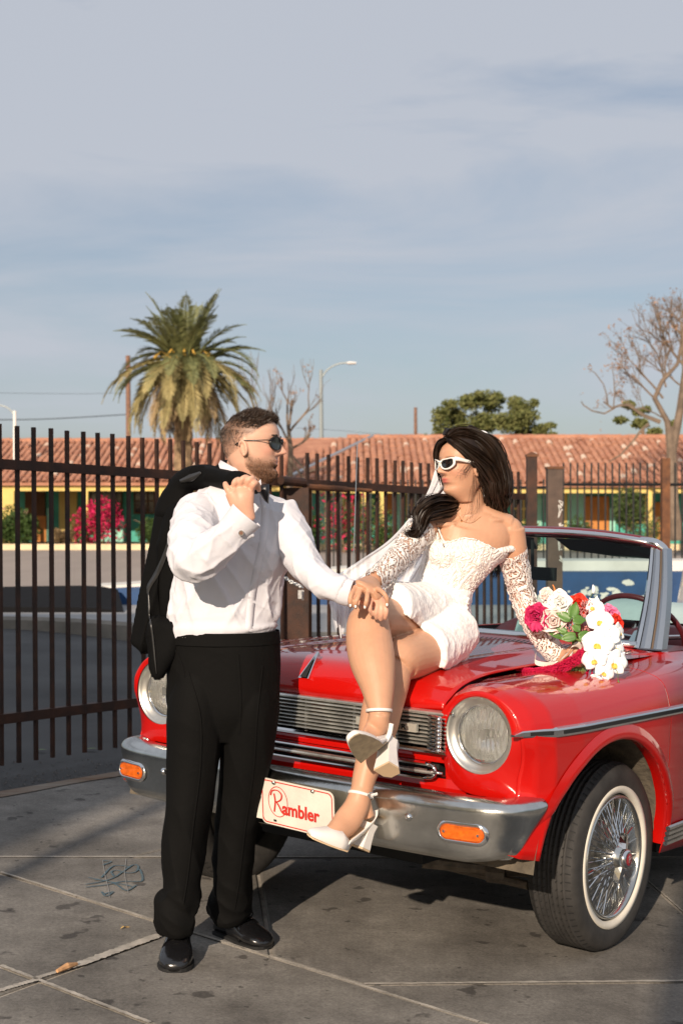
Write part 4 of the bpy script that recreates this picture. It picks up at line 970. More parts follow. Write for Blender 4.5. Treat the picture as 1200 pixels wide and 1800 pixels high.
text('nameplate_lettering', 'RAMBLER', .0235, (.355, -.0955, .785), M['black'], npl, bold=.0004, sx=1.35, space=1.25)
# lower grille
lf_ = gbar('lower_grille_frame', .673, -.50, .50, -.055, .009, .03, M['chrome'], CAR); gbar('lower_grille_bar', .650, -.52, .52, -.062, .013, .02, M['grille'], lf_); gbar('lower_grille_sill', .629, -.49, .49, -.055, .009, .03, M['chrome'], lf_)
for s in (1, -1):
    mb = MB(); mb.tube(spline([(s * .49, -.062, .674), (s * .515, -.060, .668), (s * .525, -.058, .652), (s * .515, -.060, .635), (s * .49, -.062, .629)], 12), .0065, 8); mb.tube([(s * .50, -.064, .651), (s * .555, -.064, .651)], [.008, .004], 8); cb('lower_grille_end', mb, M['chrome'], lf_, True)
# radiator behind
rad = MB(); rad.box((0, .03, .70), (.96, .01, .28)); ro = cb('radiator', rad, M['black'])
M['fin'] = mat('radiator_fin', (.42, .40, .34), .5, metal=.6, var=.2, vscale=30)
for i in range(110):
    x = -.47 + i * .0086
    if abs((x * 1.0 + 10) % .16 - .08) > .060: continue
    mb = MB(); mb.box((x, .018, .70), (.0035, .012, .26)); cb('radiator_fin', mb, M['fin'], ro)
mb = MB(); mb.box((.0, .012, .70), (.05, .02, .27)); mb.box((-.28, .012, .68), (.04, .02, .2)); cb('radiator_brace', mb, mat('brace_red', (.25, .03, .02), .6), ro)
# bumper
bp_ = [(-.878, .030), (-.877, .0), (-.868, -.05), (-.845, -.115), (-.78, -.160), (-.66, -.185), (-.4, -.203), (0, -.215), (.4, -.203), (.66, -.185), (.78, -.160), (.845, -.115), (.868, -.05), (.877, .0), (.878, .030)]
bs = spline(bp_, 120)
bprof = [(.105, .600), (.060, .612), (.020, .604), (.004, .588), (.0, .572), (.003, .54), (.008, .50), (.010, .47), (.014, .44), (.028, .420), (.060, .412), (.10, .416)]
pts3 = np.hstack([bs, np.zeros((120, 1))]); t_ = np.gradient(pts3, axis=0); t_ /= np.linalg.norm(t_, axis=1)[:, None]; nin = np.stack([-t_[:, 1], t_[:, 0], np.zeros(120)], 1)
rings = []
bp2 = spline(bprof, 30)
for i in range(120):
    x, y = bs[i]; ring = []
    for o_, z in bp2:
        k = max(0, (.588 - z) / .18); w = max(0, min(1, (abs(x) - .70) / .19)) if True else 0
        if abs(y) < .2 and y > -.19: w = max(w, 0)
        xx, yy = x + nin[i][0] * o_, y + nin[i][1] * o_
        xx *= 1 - .045 * k * w; 
        e = max(0, (y + .10) / .135)
        yy = yy - .12 * k * e
        ring.append((xx * .985 + .014, yy, z + .02 * k * w))
    rings.append(ring)
v, f = loft(rings, cap=False, closed=False)
o = mk('front_bumper', v, f, M['chrome_old'], CAR, True, True); s = o.modifiers.new('t', 'SOLIDIFY'); s.thickness = .004; s.offset = -1; BUMP = o
bdepth = lambda x: float(np.interp(x, bs[20:100, 0], bs[20:100, 1]))
M['amber'] = mat('amber_lens', (.60, .11, .006), .25, coat=.6, var=.25, vscale=60)
def slot(cx, cz, w, h, n=10):
    o = []
    for sgn, c in ((1, w / 2 - h / 2), (-1, -w / 2 + h / 2)):
        for t in np.linspace(-pi / 2, pi / 2, n): o.append((cx + c + sgn * h / 2 * cos(t), cz + sgn * h / 2 * sin(t)))
    return o
for s in (1, -1):
    cx = s * .700; yb = bdepth(cx) + .006; sl = -s * .13 * 0
    def Y(x, dy): return bdepth(x) + .006 + dy
    A1, A2, A3, A4 = slot(cx, .508, .165, .070), slot(cx, .508, .152, .056), slot(cx, .508, .140, .046), slot(cx, .508, .130, .036)
    lv = [[(x, Y(x, .0), z) for x, z in A1], [(x, Y(x, -.008), z) for x, z in A2], [(x, Y(x, -.006), z) for x, z in A3], [(x, Y(x, .0), z) for x, z in A3]]
    v, f = loft(lv, cap=False); bz = mk('signal_bezel', v, f, M['chrome'], BUMP, True, True)
    lv = [[(x, Y(x, .0), z) for x, z in A3], [(x, Y(x, -.007), z) for x, z in A4]]; v, f = loft(lv); mk('turn_signal', v, f, M['amber'], BUMP, False, True)
    for q in (-1, 1): mb = MB(); x = cx + q * .054; mb.tube([(x, Y(x, -.004), .508), (x, Y(x, -.012), .508)], [.005, .004], 8); cb('lens_screw', mb, M['chrome'], bz)
for x, z in ((.36, .548), (.52, .531), (.375, .483), (-.36, .548), (-.52, .531), (-.375, .483), (.13, .46), (-.13, .46), (.02, .535)):
    v, f = lathe([(.0145, .004), (.012, -.006), (.006, -.011), (.0005, -.012)], 16, (x, bdepth(x) + .006, z), 'y'); mk('bumper_bolt', v, f, M['chrome'], BUMP, True, True)
# licence plate
mp_ = empty('sign_plate', tuple(car(.12, -.23, .5)), 'cream metal front plate with red Rambler script bolted to the bumper', 'plate')
M['plate'] = mat('cream_plate', (.66, .62, .54), .5, var=.1, vscale=10, bump=.1, bscale=60); M['redink'] = mat('red_ink', (.55, .03, .02), .5)
def rr(cx, cz, w, h, r, n=6):
    o = []
    for (sx, sz, a0) in ((1, 1, 0), (-1, 1, pi / 2), (-1, -1, pi), (1, -1, 1.5 * pi)):
        for t in np.linspace(a0, a0 + pi / 2, n): o.append((cx + sx * (w / 2 - r) + r * cos(t), cz + sz * (h / 2 - r) + r * sin(t)))
    return o
PLY = -.243; pcx, pcz = .125, .508
def PT(x, z, dy=0): return tuple(car(x, PLY + dy + (z - .5) * -.10 + .02 * abs(x - pcx) ** 2, z - .03 * (x - pcx)))
def PT2(x, z, dy=0): return PT(x, z, dy)
o1 = rr(pcx, pcz, .300, .150, .022)
v, f = loft([[PT(x, z, .0) for x, z in o1], [PT(x, z, .003) for x, z in o1]]); pl = mk('plate', v, f, M['plate'], mp_)
def pring(A, Bq, m, name, dy=-.0015):
    n = len(A); v = [PT(x, z, dy) for x, z in A] + [PT(x, z, dy) for x, z in Bq]; mk(name, v, [(i, (i + 1) % n, n + (i + 1) % n, n + i) for i in range(n)], m, pl)
pring(rr(pcx, pcz, .290, .140, .018), rr(pcx, pcz, .283, .133, .016), M['redink'], 'border')
el = lambda rx, rz: [(pcx - .078 + rx * cos(t), pcz + .005 + rz * sin(t)) for t in np.linspace(0, 2 * pi, 40)[:-1]]
pring(el(.041, .050), el(.0385, .0475), M['redink'], 'oval')
pc_ = V(*PT(pcx, pcz, -.002)); ax = V(*PT(pcx + .1, pcz)) - V(*PT(pcx, pcz)); ax /= np.linalg.norm(ax); az = V(*PT(pcx, pcz + .05)) - V(*PT(pcx, pcz)); az -= az.dot(ax) * ax; az /= np.linalg.norm(az); ay = np.cross(ax, az)
def ptext(name, s, size, x, z, **k):
    p = pc_ + ax * x + az * z; R = Matrix(((ax[0], az[0], -ay[0]), (ax[1], az[1], -ay[1]), (ax[2], az[2], -ay[2])))
    if R.determinant() < 0: R = Matrix(((ax[0], az[0], ay[0]), (ax[1], az[1], ay[1]), (ax[2], az[2], ay[2])))
    cu = bpy.data.curves.new(name, 'FONT'); cu.body = s; cu.size = size; cu.extrude = .0005; cu.align_x = 'LEFT'; cu.align_y = 'CENTER'; cu.offset = k.get('bold', 0); cu.shear = k.get('shear', 0); cu.resolution_u = 4
    o = bpy.data.objects.new('t', cu); COL.objects.link(o); me = evald(o); bpy.data.objects.remove(o)
    me.transform(Matrix.Diagonal((k.get('sx', 1), 1, 1, 1))); me.transform(Matrix.Translation(Vector(p)) @ R.to_4x4()); me.transform(BASE[mp_.name]); me.materials.clear(); o = link(name, me, M['redink'], pl)
def bez(pts, w0, name):                      # brush-like letter strokes lying on the plate
    q = spline(pts, 26); n = len(q); v = []
    for i, (x, z) in enumerate(q):
        d = q[min(i + 1, n - 1)] - q[max(0, i - 1)]; d /= np.linalg.norm(d) + 1e-9; w = w0 * (.55 + .45 * abs(d[1])) 
        for s in (-1, 1): v.append(PT(pcx + x - d[1] * w * s, pcz + z + d[0] * w * s, -.0022))
    mk(name, v, [(2 * i, 2 * i + 1, 2 * i + 3, 2 * i + 2) for i in range(n - 1)], M['redink'], pl)
bez([(-.093, .030), (-.089, .005), (-.094, -.030)], .0030, 'letter_stroke')
bez([(-.108, .022), (-.100, .038), (-.078, .042), (-.062, .032), (-.064, .016), (-.078, .006), (-.090, .004)], .0028, 'letter_stroke')
bez([(-.084, .004), (-.072, -.010), (-.062, -.026), (-.050, -.030)], .0032, 'letter_stroke')
ptext('lettering', 'ambler', .058, -.060, -.014, bold=.0016, sx=.93)
for x, z in ((-.090, .066), (.070, .066)):
    mb = MB(); c = V(*PT(pcx + x, pcz + z, -.001)); mb.tube([c, c - CB * .008], [.0065, .005], 10); mb.build('plate_bolt', M['chrome_old'], pl, smooth=True)
mb = MB(); mb.add([PT(pcx - .098, pcz - .062, -.002), PT(pcx - .086, pcz - .062, -.002), PT(pcx - .086, pcz - .055, -.002), PT(pcx - .098, pcz - .055, -.002)], [(0, 1, 2, 3)]); mb.build('slot_hole', M['black'], pl)
# small white holder behind plate
mb = MB(); mb.box((-.035, -.225, .50), (.03, .03, .10)); cb('plate_bracket', mb, M['plate'])
# side trim, sill, antenna
for s in (1, -1):
    rings = []
    for i, y in enumerate(np.linspace(-.085 if s > 0 else .12, 3.9, 80)):
        k = min(1, (y + .092) / .09); z = .803 - .008 * min(1, y); x = xs_at(max(-.03, y), z) + .001; h = .017 * k ** .6
        yy = y - (.02 if y < 0 else 0); rings.append([(s * (x - .004), yy, z + h), (s * (x + .008), yy, z + h * .75), (s * (x + .010), yy, z + h * .45), (s * (x + .010), yy, z - h * .45), (s * (x + .008), yy, z - h * .75), (s * (x - .004), yy, z - h)])
    v, f = loft(rings); 
    if s < 0: f = [tuple(reversed(q)) for q in f]
    o = mk('side_trim', v, f, M['chrome'], CAR, False, True)
    rings = [[(s * (xs_at(max(-.03, y), .803) + .0122), y - (.02 if y < 0 else 0), .803 - .008 * min(1, y) + d) for d in (.0055, -.0055)] for y in np.linspace(-.03 if s > 0 else .16, 3.88, 60)]
    v, f = loft(rings, cap=False, closed=False); mk('trim_inlay', v, f, M['black'], o, False, True)
    mb = MB()
    for k in range(4): mb.tube([(s * (.872 + .003 * k), .90, .325 + .018 * k), (s * (.872 + .003 * k), 2.82, .325 + .018 * k)], .009, 6)
    cb('sill_trim', mb, M['chrome_old'], CAR)
mb = MB(); a0 = V(-.60, 1.02, .95); mb.tube([a0, a0 + V(0, 0, .03)], .012, 8); tip = np.array([CL, CB, CU]) @ (P(628, 780, 6.02) - CO); root = np.array([CL, CB, CU]) @ (P(621, 985, 6.0) - CO); root = tip + (root - tip) * 1.55; mb.tube([root, tip], [.003, .0016], 6); mb.tube([tip - (tip - root) * .004, tip], .004, 6); cb('antenna', mb, M['chrome'])
# wheels
def wheel(cx, cy, s, full=True):
    w = CAR
    tp = [(.205, .055), (.222, .078), (.245, .092), (.275, .097), (.298, .092), (.312, .080), (.3175, .062)]
    gro = [.062, .060, .052, .050, .036, .034, .020, .018, .004, .002]
    prof = [(r, h) for r, h in tp]
    for g in (.066, .045, .025, .005):
        prof += [(.322, g - .004), (.3225, g - .016 + .004), (.313, g - .0165), (.313, g - .0195)] if g > .006 else [(.3225, g - .003), (.3225, 0)]
    prof = prof + [(r, -h) for r, h in prof[::-1]]
    v, f = lathe([(r, h) for r, h in prof], 96, (0, 0, 0), 'x'); 
    def put(vv): return [(cx + s * p[0] * .95, cy + p[1] * .985, .3165 + p[2] * .985) for p in vv]
    ty = mk('tyre', put(v), f if s > 0 else [tuple(reversed(q)) for q in f], M['rubber'], CAR, True, True)
    v, f = lathe([(.218, .076), (.2185, .0895), (.230, .0945), (.2425, .0945), (.243, .0915)], 96, (0, 0, 0), 'x'); mk('whitewall', put(v), f, M['whitewall'], ty, True, True)
    # tread sipes
    mb = MB()
    for i in range(72):
        t = 2 * pi * i / 72
        for g in (.054, .034, .014, -.014, -.034, -.054):
            pts = [(h, (.3232) * cos(t + q), (.3232) * sin(t + q)) for h, q in ((g + .006, 0), (g - .004, .016), (g - .007, .03), (g + .003, .014))]; mb.add(put(pts), [(0, 1, 2, 3)])
        for sg in (1, -1):
            pts = [(sg * h, r * cos(t + q), r * sin(t + q)) for h, r, q in ((.066, .3218, 0), (.082, .3125, .01), (.082, .3125, .022), (.066, .3218, .012))]; mb.add(put(pts), [(0, 1, 2, 3)])
    o = mb.build('tread_blocks', M['black'], ty, local=True, kind='stuff')
    v, f = lathe([(.213, .070), (.210, .088), (.205, .091), (.200, .086), (.196, .070), (.190, .040), (.186, .030)], 72, (0, 0, 0), 'x'); rim = mk('rim', put(v), f, M['chrome_old'], CAR, True, True)
    v, f = lathe([(.188, .032), (.15, .010), (.11, .0), (.10, .03), (.085, .034), (.0005, .034)], 48, (0, 0, 0), 'x'); mk('dish', put(v), f, mat('hubcap_dish', (.25, .23, .20), .5, metal=.6, var=.35, vscale=20) if 'hubcap_dish' not in bpy.data.materials else bpy.data.materials['hubcap_dish'], rim, True, True)
    if full:
        for i in range(44):
            for lay in (0, 1):
                t = 2 * pi * i / 44; dt = (.38 if i % 2 else -.38) * (1 if lay else .6)
                a = V(.103 if lay else .075, .045 * cos(t), .045 * sin(t)); b = V(.075 if lay == 0 else .083, .196 * cos(t + dt * .6), .196 * sin(t + dt * .6)) if lay == 0 else V(.042, .190 * cos(t + dt * .4), .190 * sin(t + dt * .4))
                if lay == 0 and i % 2: continue
                mb = MB(); mb.tube([put([a])[0], put([b])[0]], .0022, 5); cb('wire_spoke', mb, M['chrome'], rim)
    v, f = lathe([(.052, .035), (.05, .085), (.044, .100), (.036, .118), (.031, .122)], 32, (0, 0, 0), 'x'); hub = mk('hub_cone', put(v), f, M['chrome_old'], CAR, True, True)
    v, f = lathe([(.033, .112), (.034, .130), (.030, .140), (.026, .142), (.0005, .143)], 32, (0, 0, 0), 'x'); mk('hub_cap', put(v), f, M['chrome'], hub, True, True)
    for k in range(2):
        t = (1.25 + k * pi) if s > 0 else 1.0 + k * pi; mb = MB(); c, d = V(0, cos(t), sin(t)), V(0, -sin(t), cos(t)); L = [(.025, .020), (.050, .017), (.075, .011), (.085, .004)]
        rings = [[V(.120 - r * .15 + e, 0, 0) + c * r + d * w * q for e, q in ((-.010, -1), (.012, -.6), (.014, .6), (-.010, 1))] for r, w in L]
        v, f = loft(rings); mk('spinner_ear', put(v), f, M['chrome'], hub, False, True)
    v, f = lathe([(.021, .1435), (.0005, .146)], 24, (0, 0, 0), 'x'); mk('badge', put(v), f, mat('badge_red', (.30, .01, .02), .25, coat=1) if 'badge_red' not in bpy.data.materials else bpy.data.materials['badge_red'], hub, True, True)
    if full and s > 0:
        for pts in ([(-.007, -.010), (-.007, .011)], [(-.010, .008), (-.002, .013), (.007, .008), (.002, .001), (-.006, 0)], [(-.003, 0), (.003, -.006), (.010, -.011)]):
            mb = MB(); sp = spline(pts, 10) if len(pts) > 2 else np.array(pts); mb.tube(put([(.1465, y, z) for y, z in sp]), .0011, 4); cb('badge_letter', mb, M['alu'], hub)
wheel(.730, .625, 1); wheel(-.742, .44, -1, False); wheel(.742, 3.27, 1, False); wheel(-.742, 3.27, -1, False)
# windscreen
def ws_base(x): return V(x, 1.17 + .19 * (abs(x) / .68) ** 2.2, .995 - .018 * (x / .68) ** 2)
def ws_top(x): return V(x * .90, 1.45 + .16 * (abs(x) / .68) ** 2.2 * .8, 1.405 - .055 * (abs(x) / .68) ** 2.6)
n = 40; xx = np.linspace(-.56, .56, n)
wf = []
bt = [ws_base(x) for x in xx]; tp_ = [ws_top(x) for x in xx]
glassm = mat('windscreen_glass', (.80, .93, .92), .0, spec=.5)
t = glassm.node_tree; b = bsdf(glassm); tr = N(t, 'ShaderNodeBsdfTransparent'); tr.inputs[0].default_value = (.62, .76, .76, 1); gl_ = N(t, 'ShaderNodeBsdfGlossy', Roughness=.01); gl_.inputs[0].default_value = (1, 1, 1, 1)
fr_ = N(t, 'ShaderNodeFresnel', IOR=1.25); ms = N(t, 'ShaderNodeMixShader'); t.links.new(fr_.outputs[0], ms.inputs[0]); t.links.new(tr.outputs[0], ms.inputs[1]); t.links.new(gl_.outputs[0], ms.inputs[2]); t.links.new(ms.outputs[0], t.nodes['Material Output'].inputs[0]); t.nodes.remove(b)
v = []; 
for a, c in zip(bt, tp_): v += [a + (c - a) * k for k in np.linspace(0, 1, 8)]
f = [(8 * i + k, 8 * i + 8 + k, 8 * i + 9 + k, 8 * i + 1 + k) for i in range(n - 1) for k in range(7)]
WS = mk('windscreen', v, f, glassm, CAR, True, True)
mb = MB(); mb.tube([p + V(0, .004, -.004) for p in bt], .014, 8, flat=(1.2, 1.2)); cb('screen_base_trim', mb, M['chrome'], WS, True)
mb = MB(); mb.tube([p + V(0, .0, .004) for p in tp_], .017, 8, flat=(.9, 1.3)); cb('screen_header', mb, M['chrome'], WS, True)
mb = MB(); mb.tube([p + V(0, .035, -.003) for p in tp_], .017, 8, flat=(.9, 1.6)); cb('header_rail', mb, mat('grey_trim', (.06, .075, .10), .35, metal=.3), WS, True)
for s in (1, -1):
    i = n - 1 if s > 0 else 0; A, Bq = bt[i], tp_[i]
    if 'pillar_steel' not in bpy.data.materials: mat('pillar_steel', (.34, .38, .43), .28, metal=.85); mat('old_gasket', (.13, .09, .06), .8)
    for nm_, m_, x0_, x1_, yy_ in (('windscreen_pillar', M['chrome'], -.010, .014, .0), ('windscreen_pillar', bpy.data.materials['pillar_steel'], .016, .058, .006), ('pillar_gasket', bpy.data.materials['old_gasket'], .059, .066, .012), ('windscreen_pillar', bpy.data.materials['pillar_steel'], .067, .104, .010)):
        rr_ = []
        for k in np.linspace(-.03, .965, 14):
            c_ = A * (1 - k) + Bq * k + V(s * .010 * sin(pi * k), 0, 0); sh_ = 1 - .42 * k
            rr_.append([c_ + V(s * a * sh_, b, 0) for a, b in ((x0_, yy_ - .004), ((x0_ + x1_) / 2, yy_ - .012), (x1_, yy_ - .004), (x1_, yy_ + .045), (x0_, yy_ + .045))])
        v, f = loft(rr_); mk(nm_, v, f, m_, WS, False, True)
    mb = MB(); mb.tube([V(s * .715, 1.47, .98), V(s * .70, 1.60, 1.35), V(s * .69, 1.66, 1.37)], .009, 6); cb('vent_window_frame', mb, M['chrome'], CAR)
    mb = MB(); mb.tube([V(s * .745, 1.36, .968), V(s * .765, 2.02, .958)], [.012, .014], 6, flat=(.7, 1.5)); cb('belt_trim', mb, M['chrome'], CAR)
for s in (1, -1):
    Bq = tp_[-1] if s > 0 else tp_[0]; mb = MB(); mb.tube(spline([Bq + V(-s * .05, -.005, .010), Bq + V(s * .01, .0, .002), Bq + V(s * .045, .012, -.022), Bq + V(s * .060, .022, -.060)], 12), [.020, .024, .022, .012], 10); cb('header_corner', mb, M['chrome'], WS, True)
# maroon header pad, visors, mirror
mb = MB(); mb.tube([ws_top(x) + V(0, .10, .012) for x in np.linspace(-.50, .50, 14)], [.012, .022, .022, .012], 8, flat=(.8, 2.0)); cb('header_pad', mb, M['maroon'])
mb = MB(); mb.box((.02, 1.40, 1.235), (.24, .02, .055)); mb.tube([(.02, 1.42, 1.24), (-.03, 1.50, 1.38)], .008, 6); cb('rear_view_mirror', mb, M['black'])
for s in (1, -1):
    mb = MB(); v = [V(s * x, 1.53 + .10 * (z < 1.37), z) for x, z in ((.06, 1.385), (.30, 1.38), (.52, 1.365), (.50, 1.31), (.30, 1.315), (.08, 1.335))]; n6 = len(v); vv = v + [p + V(0, .015, 0) for p in v]
    mb.add(vv, [tuple(range(6)), tuple(range(6, 12))[::-1]] + [(i, (i + 1) % 6, 6 + (i + 1) % 6, 6 + i) for i in range(6)]); cb('sun_visor', mb, mat('dark_visor', (.02, .03, .028), .7) if 'dark_visor' not in bpy.data.materials else bpy.data.materials['dark_visor'], CAR)
# interior
mb = MB(); mb.box((0, 1.50, .93), (1.34, .30, .06)); mb.box((0, 1.66, .84), (1.34, .04, .2)); cb('dashboard', mb, M['maroon'])
def wheel_ring():
    c = V(.33, 1.80, .985); nrm = V(0, -.85, -.62); nrm /= np.linalg.norm(nrm); u = V(1, 0, 0); w = np.cross(nrm, u); return c, u, w, nrm
c, u, w, nrm = wheel_ring(); R_ = .205
mb = MB(); mb.tube([c + R_ * (u * cos(t) + w * sin(t)) for t in np.linspace(0, 2 * pi, 49)], .012, 8, cap=False); sw_ = cb('steering_wheel', mb, M['maroon'], CAR, True)
mb = MB(); mb.tube([c - u * R_, c + nrm * .03, c + u * R_], .010, 6); mb.tube([c, c + nrm * .35], .02, 8); cb('wheel_spoke', mb, M['chrome'], sw_)
for i in range(26):
    t = 2 * pi * i / 26; p = c + (R_ + .0) * (u * cos(t) + w * sin(t)) - nrm * .012; mb = MB(); mb.tube([p - .006 * (w * cos(t) - u * sin(t)), p + .006 * (w * cos(t) - u * sin(t))], .003, 5); cb('grip_dot', mb, M['alu'], sw_)
def seat(x0, x1, y, zt, name):
    rings = []
    for x in np.linspace(x0, x1, 15):
        e = abs((x - (x0 + x1) / 2) / ((x1 - x0) / 2)); q = (1 - e ** 4); k = zt - .07 * (1 - q)
        rings.append([(x, y - .10, .45), (x, y - .09, k - .08), (x, y - .05, k - .01), (x, y, k), (x, y + .07, k - .02), (x, y + .12, k - .10), (x, y + .12, .45)])
    v, f = loft(rings); return mk(name, v, f, M['maroon'], CAR, True, True)
for x0, x1 in ((-.62, -.03), (.03, .62)):
    st = seat(x0, x1, 2.25, 1.00, 'front_seat'); mb = MB(); xm = (x0 + x1) / 2
    for dx in (-.16, .12): mb.add([(xm + dx, 2.145, .60), (xm + dx + .055, 2.145, .60), (xm + dx + .055, 2.155, .91), (xm + dx + .055, 2.205, 1.003), (xm + dx, 2.205, 1.003), (xm + dx, 2.155, .91)], [(0, 1, 2, 5), (5, 2, 3, 4)])
    cb('seat_stripe', mb, M['paleblue'], st)
    for z in (.70, .78, .86): mb = MB(); mb.tube([(x0 + .05, 2.142, z), (x1 - .05, 2.142, z)], .004, 4); cb('seat_seam', mb, M['black'], st)
seat(-.62, .62, 3.0, .92, 'rear_seat')
# folded-top boot cover and tail deck
v, f = grid(lambda u, w: (-.70 + 1.4 * u, 2.95 + .55 * w, .93 + .13 * sin(pi * min(1, w * 1.1 + .08)) * (1 - (2 * u - 1) ** 6) + .012 * sin(u * 9) * w), 40, 16)
mk('top_cover', v, [tuple(reversed(q)) for q in f], M['paleblue'], CAR, True, True)
v, f = grid(lambda u, w: ((-.70 + .08 * w) + (1.4 - .16 * w) * u, 3.46 + .69 * w, .925 - .03 * w ** 2 + .012 * (1 - (2 * u - 1) ** 2)), 24, 10)
mk('boot_lid', v, [tuple(reversed(q)) for q in f], M['red'], CAR, True, True)
mb = MB(); mb.box((0, 4.16, .68), (1.55, .03, .42)); cb('tail_panel', mb, M['red']); mb = MB(); mb.box((0, 4.24, .50), (1.74, .10, .15)); cb('rear_bumper', mb, M['chrome_old'])
for s in (1, -1):
    mb = MB(); mb.tube([(s * .66, 4.16, .70), (s * .66, 4.20, .70)], [.07, .05], 16); cb('tail_light', mb, mat('tail_red', (.4, .01, .01), .2) if 'tail_red' not in bpy.data.materials else bpy.data.materials['tail_red'])
    mb = MB(); mb.box((s * .80, 2.1, .70), (.03, 1.6, .40)); cb('door_lining', mb, M['maroon'])
mb = MB(); mb.box((0, 2.4, .40), (1.5, 2.0, .03)); cb('floor_carpet', mb, M['black'])
# ------------------------------------------------------------------ white vehicle behind, cut by the frame
SV = empty('parked_suv', (5.0, 13.5, .0), 'white parked van cut off by the right edge behind the red car', 'van')
wp = mat('white_car_paint', (.72, .72, .70), .3, coat=.8)
y0, y1 = 9.3, 11.2; x0 = 2.75
pr = [(0, .35), (.0, .72), (.05, 1.00), (.9, 1.06), (1.0, 1.12), (1.5, 1.17), (4.2, 1.17), (4.4, .9), (4.4, .35)]
v, f = loft([[(x0 + a, y, z) for a, z in pr] for y in (y0, y0 + .06, y1 - .06, y1)]); mk('body', [(p[0], p[1], p[2] - (.03 if i < 9 or i > 26 else 0)) for i, p in enumerate(v)], f, wp, SV)
pr = [(.55, 1.05), (.95, 1.17), (1.05, 1.18), (1.2, 1.05)]
mb = MB(); 
for xw in (3.3, 5.9):
    for yy in (9.36, 11.1):
        v, f = lathe([(.20, -.08), (.32, -.08), (.33, 0), (.32, .08), (.20, .08)], 28, (xw, yy, .22), 'y'); w_ = mk('wheel', v, f, M['rubber'], SV, True)
mb.box((x0 - .03, y0 + .4, .98), (.12, .18, .12)); mb.build('wing_mirror', wp, SV)
mb = MB(); mb.box((x0 + .45, y0 - .008, .80), (.12, .02, .03)); mb.build('door_handle', M['chrome'], SV)
# ------------------------------------------------------------------ people: helpers
def limb(pts, rad, n=26, m=44, cap=True, ref=(0, 1, 0), world=False):
    """pts (u, v, depth), rad (half width, half depth) in photo pixels at that depth; elliptical section, ref = depth axis"""
    p = np.array([q if world else P(*q) for q in pts]); k = [1 if world else q[2] / FPX for q in pts]
    r = np.array([(a * s, b * s) for (a, b), s in zip(rad, k)])
    p = spline(p, m); r = np.abs(spline(r, m)); t = np.gradient(p, axis=0); t /= np.linalg.norm(t, axis=1)[:, None] + 1e-9; rings = []
    w0 = np.array(ref, float)
    for i in range(m):
        w = w0 - w0.dot(t[i]) * t[i]; w /= np.linalg.norm(w) + 1e-9; s = np.cross(t[i], w)
        rings.append([p[i] + s * r[i][0] * cos(a) + w * r[i][1] * sin(a) for a in np.linspace(0, 2 * pi, n + 1)[:-1]])
    return loft(rings, cap)
def ball(c, r, n=16, m=10):
    r = np.array([r, r, r]) if np.isscalar(r) else np.array(r); rings = []
    for j in range(1, m): th = pi * j / m; rings.append([np.array(c) + r * V(sin(th) * cos(a), sin(th) * sin(a), cos(th)) for a in np.linspace(0, 2 * pi, n + 1)[:-1]])
    return loft(rings)
def fingr(chain, r0=.0085, r1=.0068):
    p = spline([np.array(c) for c in chain], 16); v, f = tube(p, [r0, r0 * 1.0, r0 * .93, r1], 10); b = ball(p[-1], r1 * 1.02, 10, 8); return [(v, f), b]
G1 = lambda x, s: math.exp(-(x / s) ** 2)
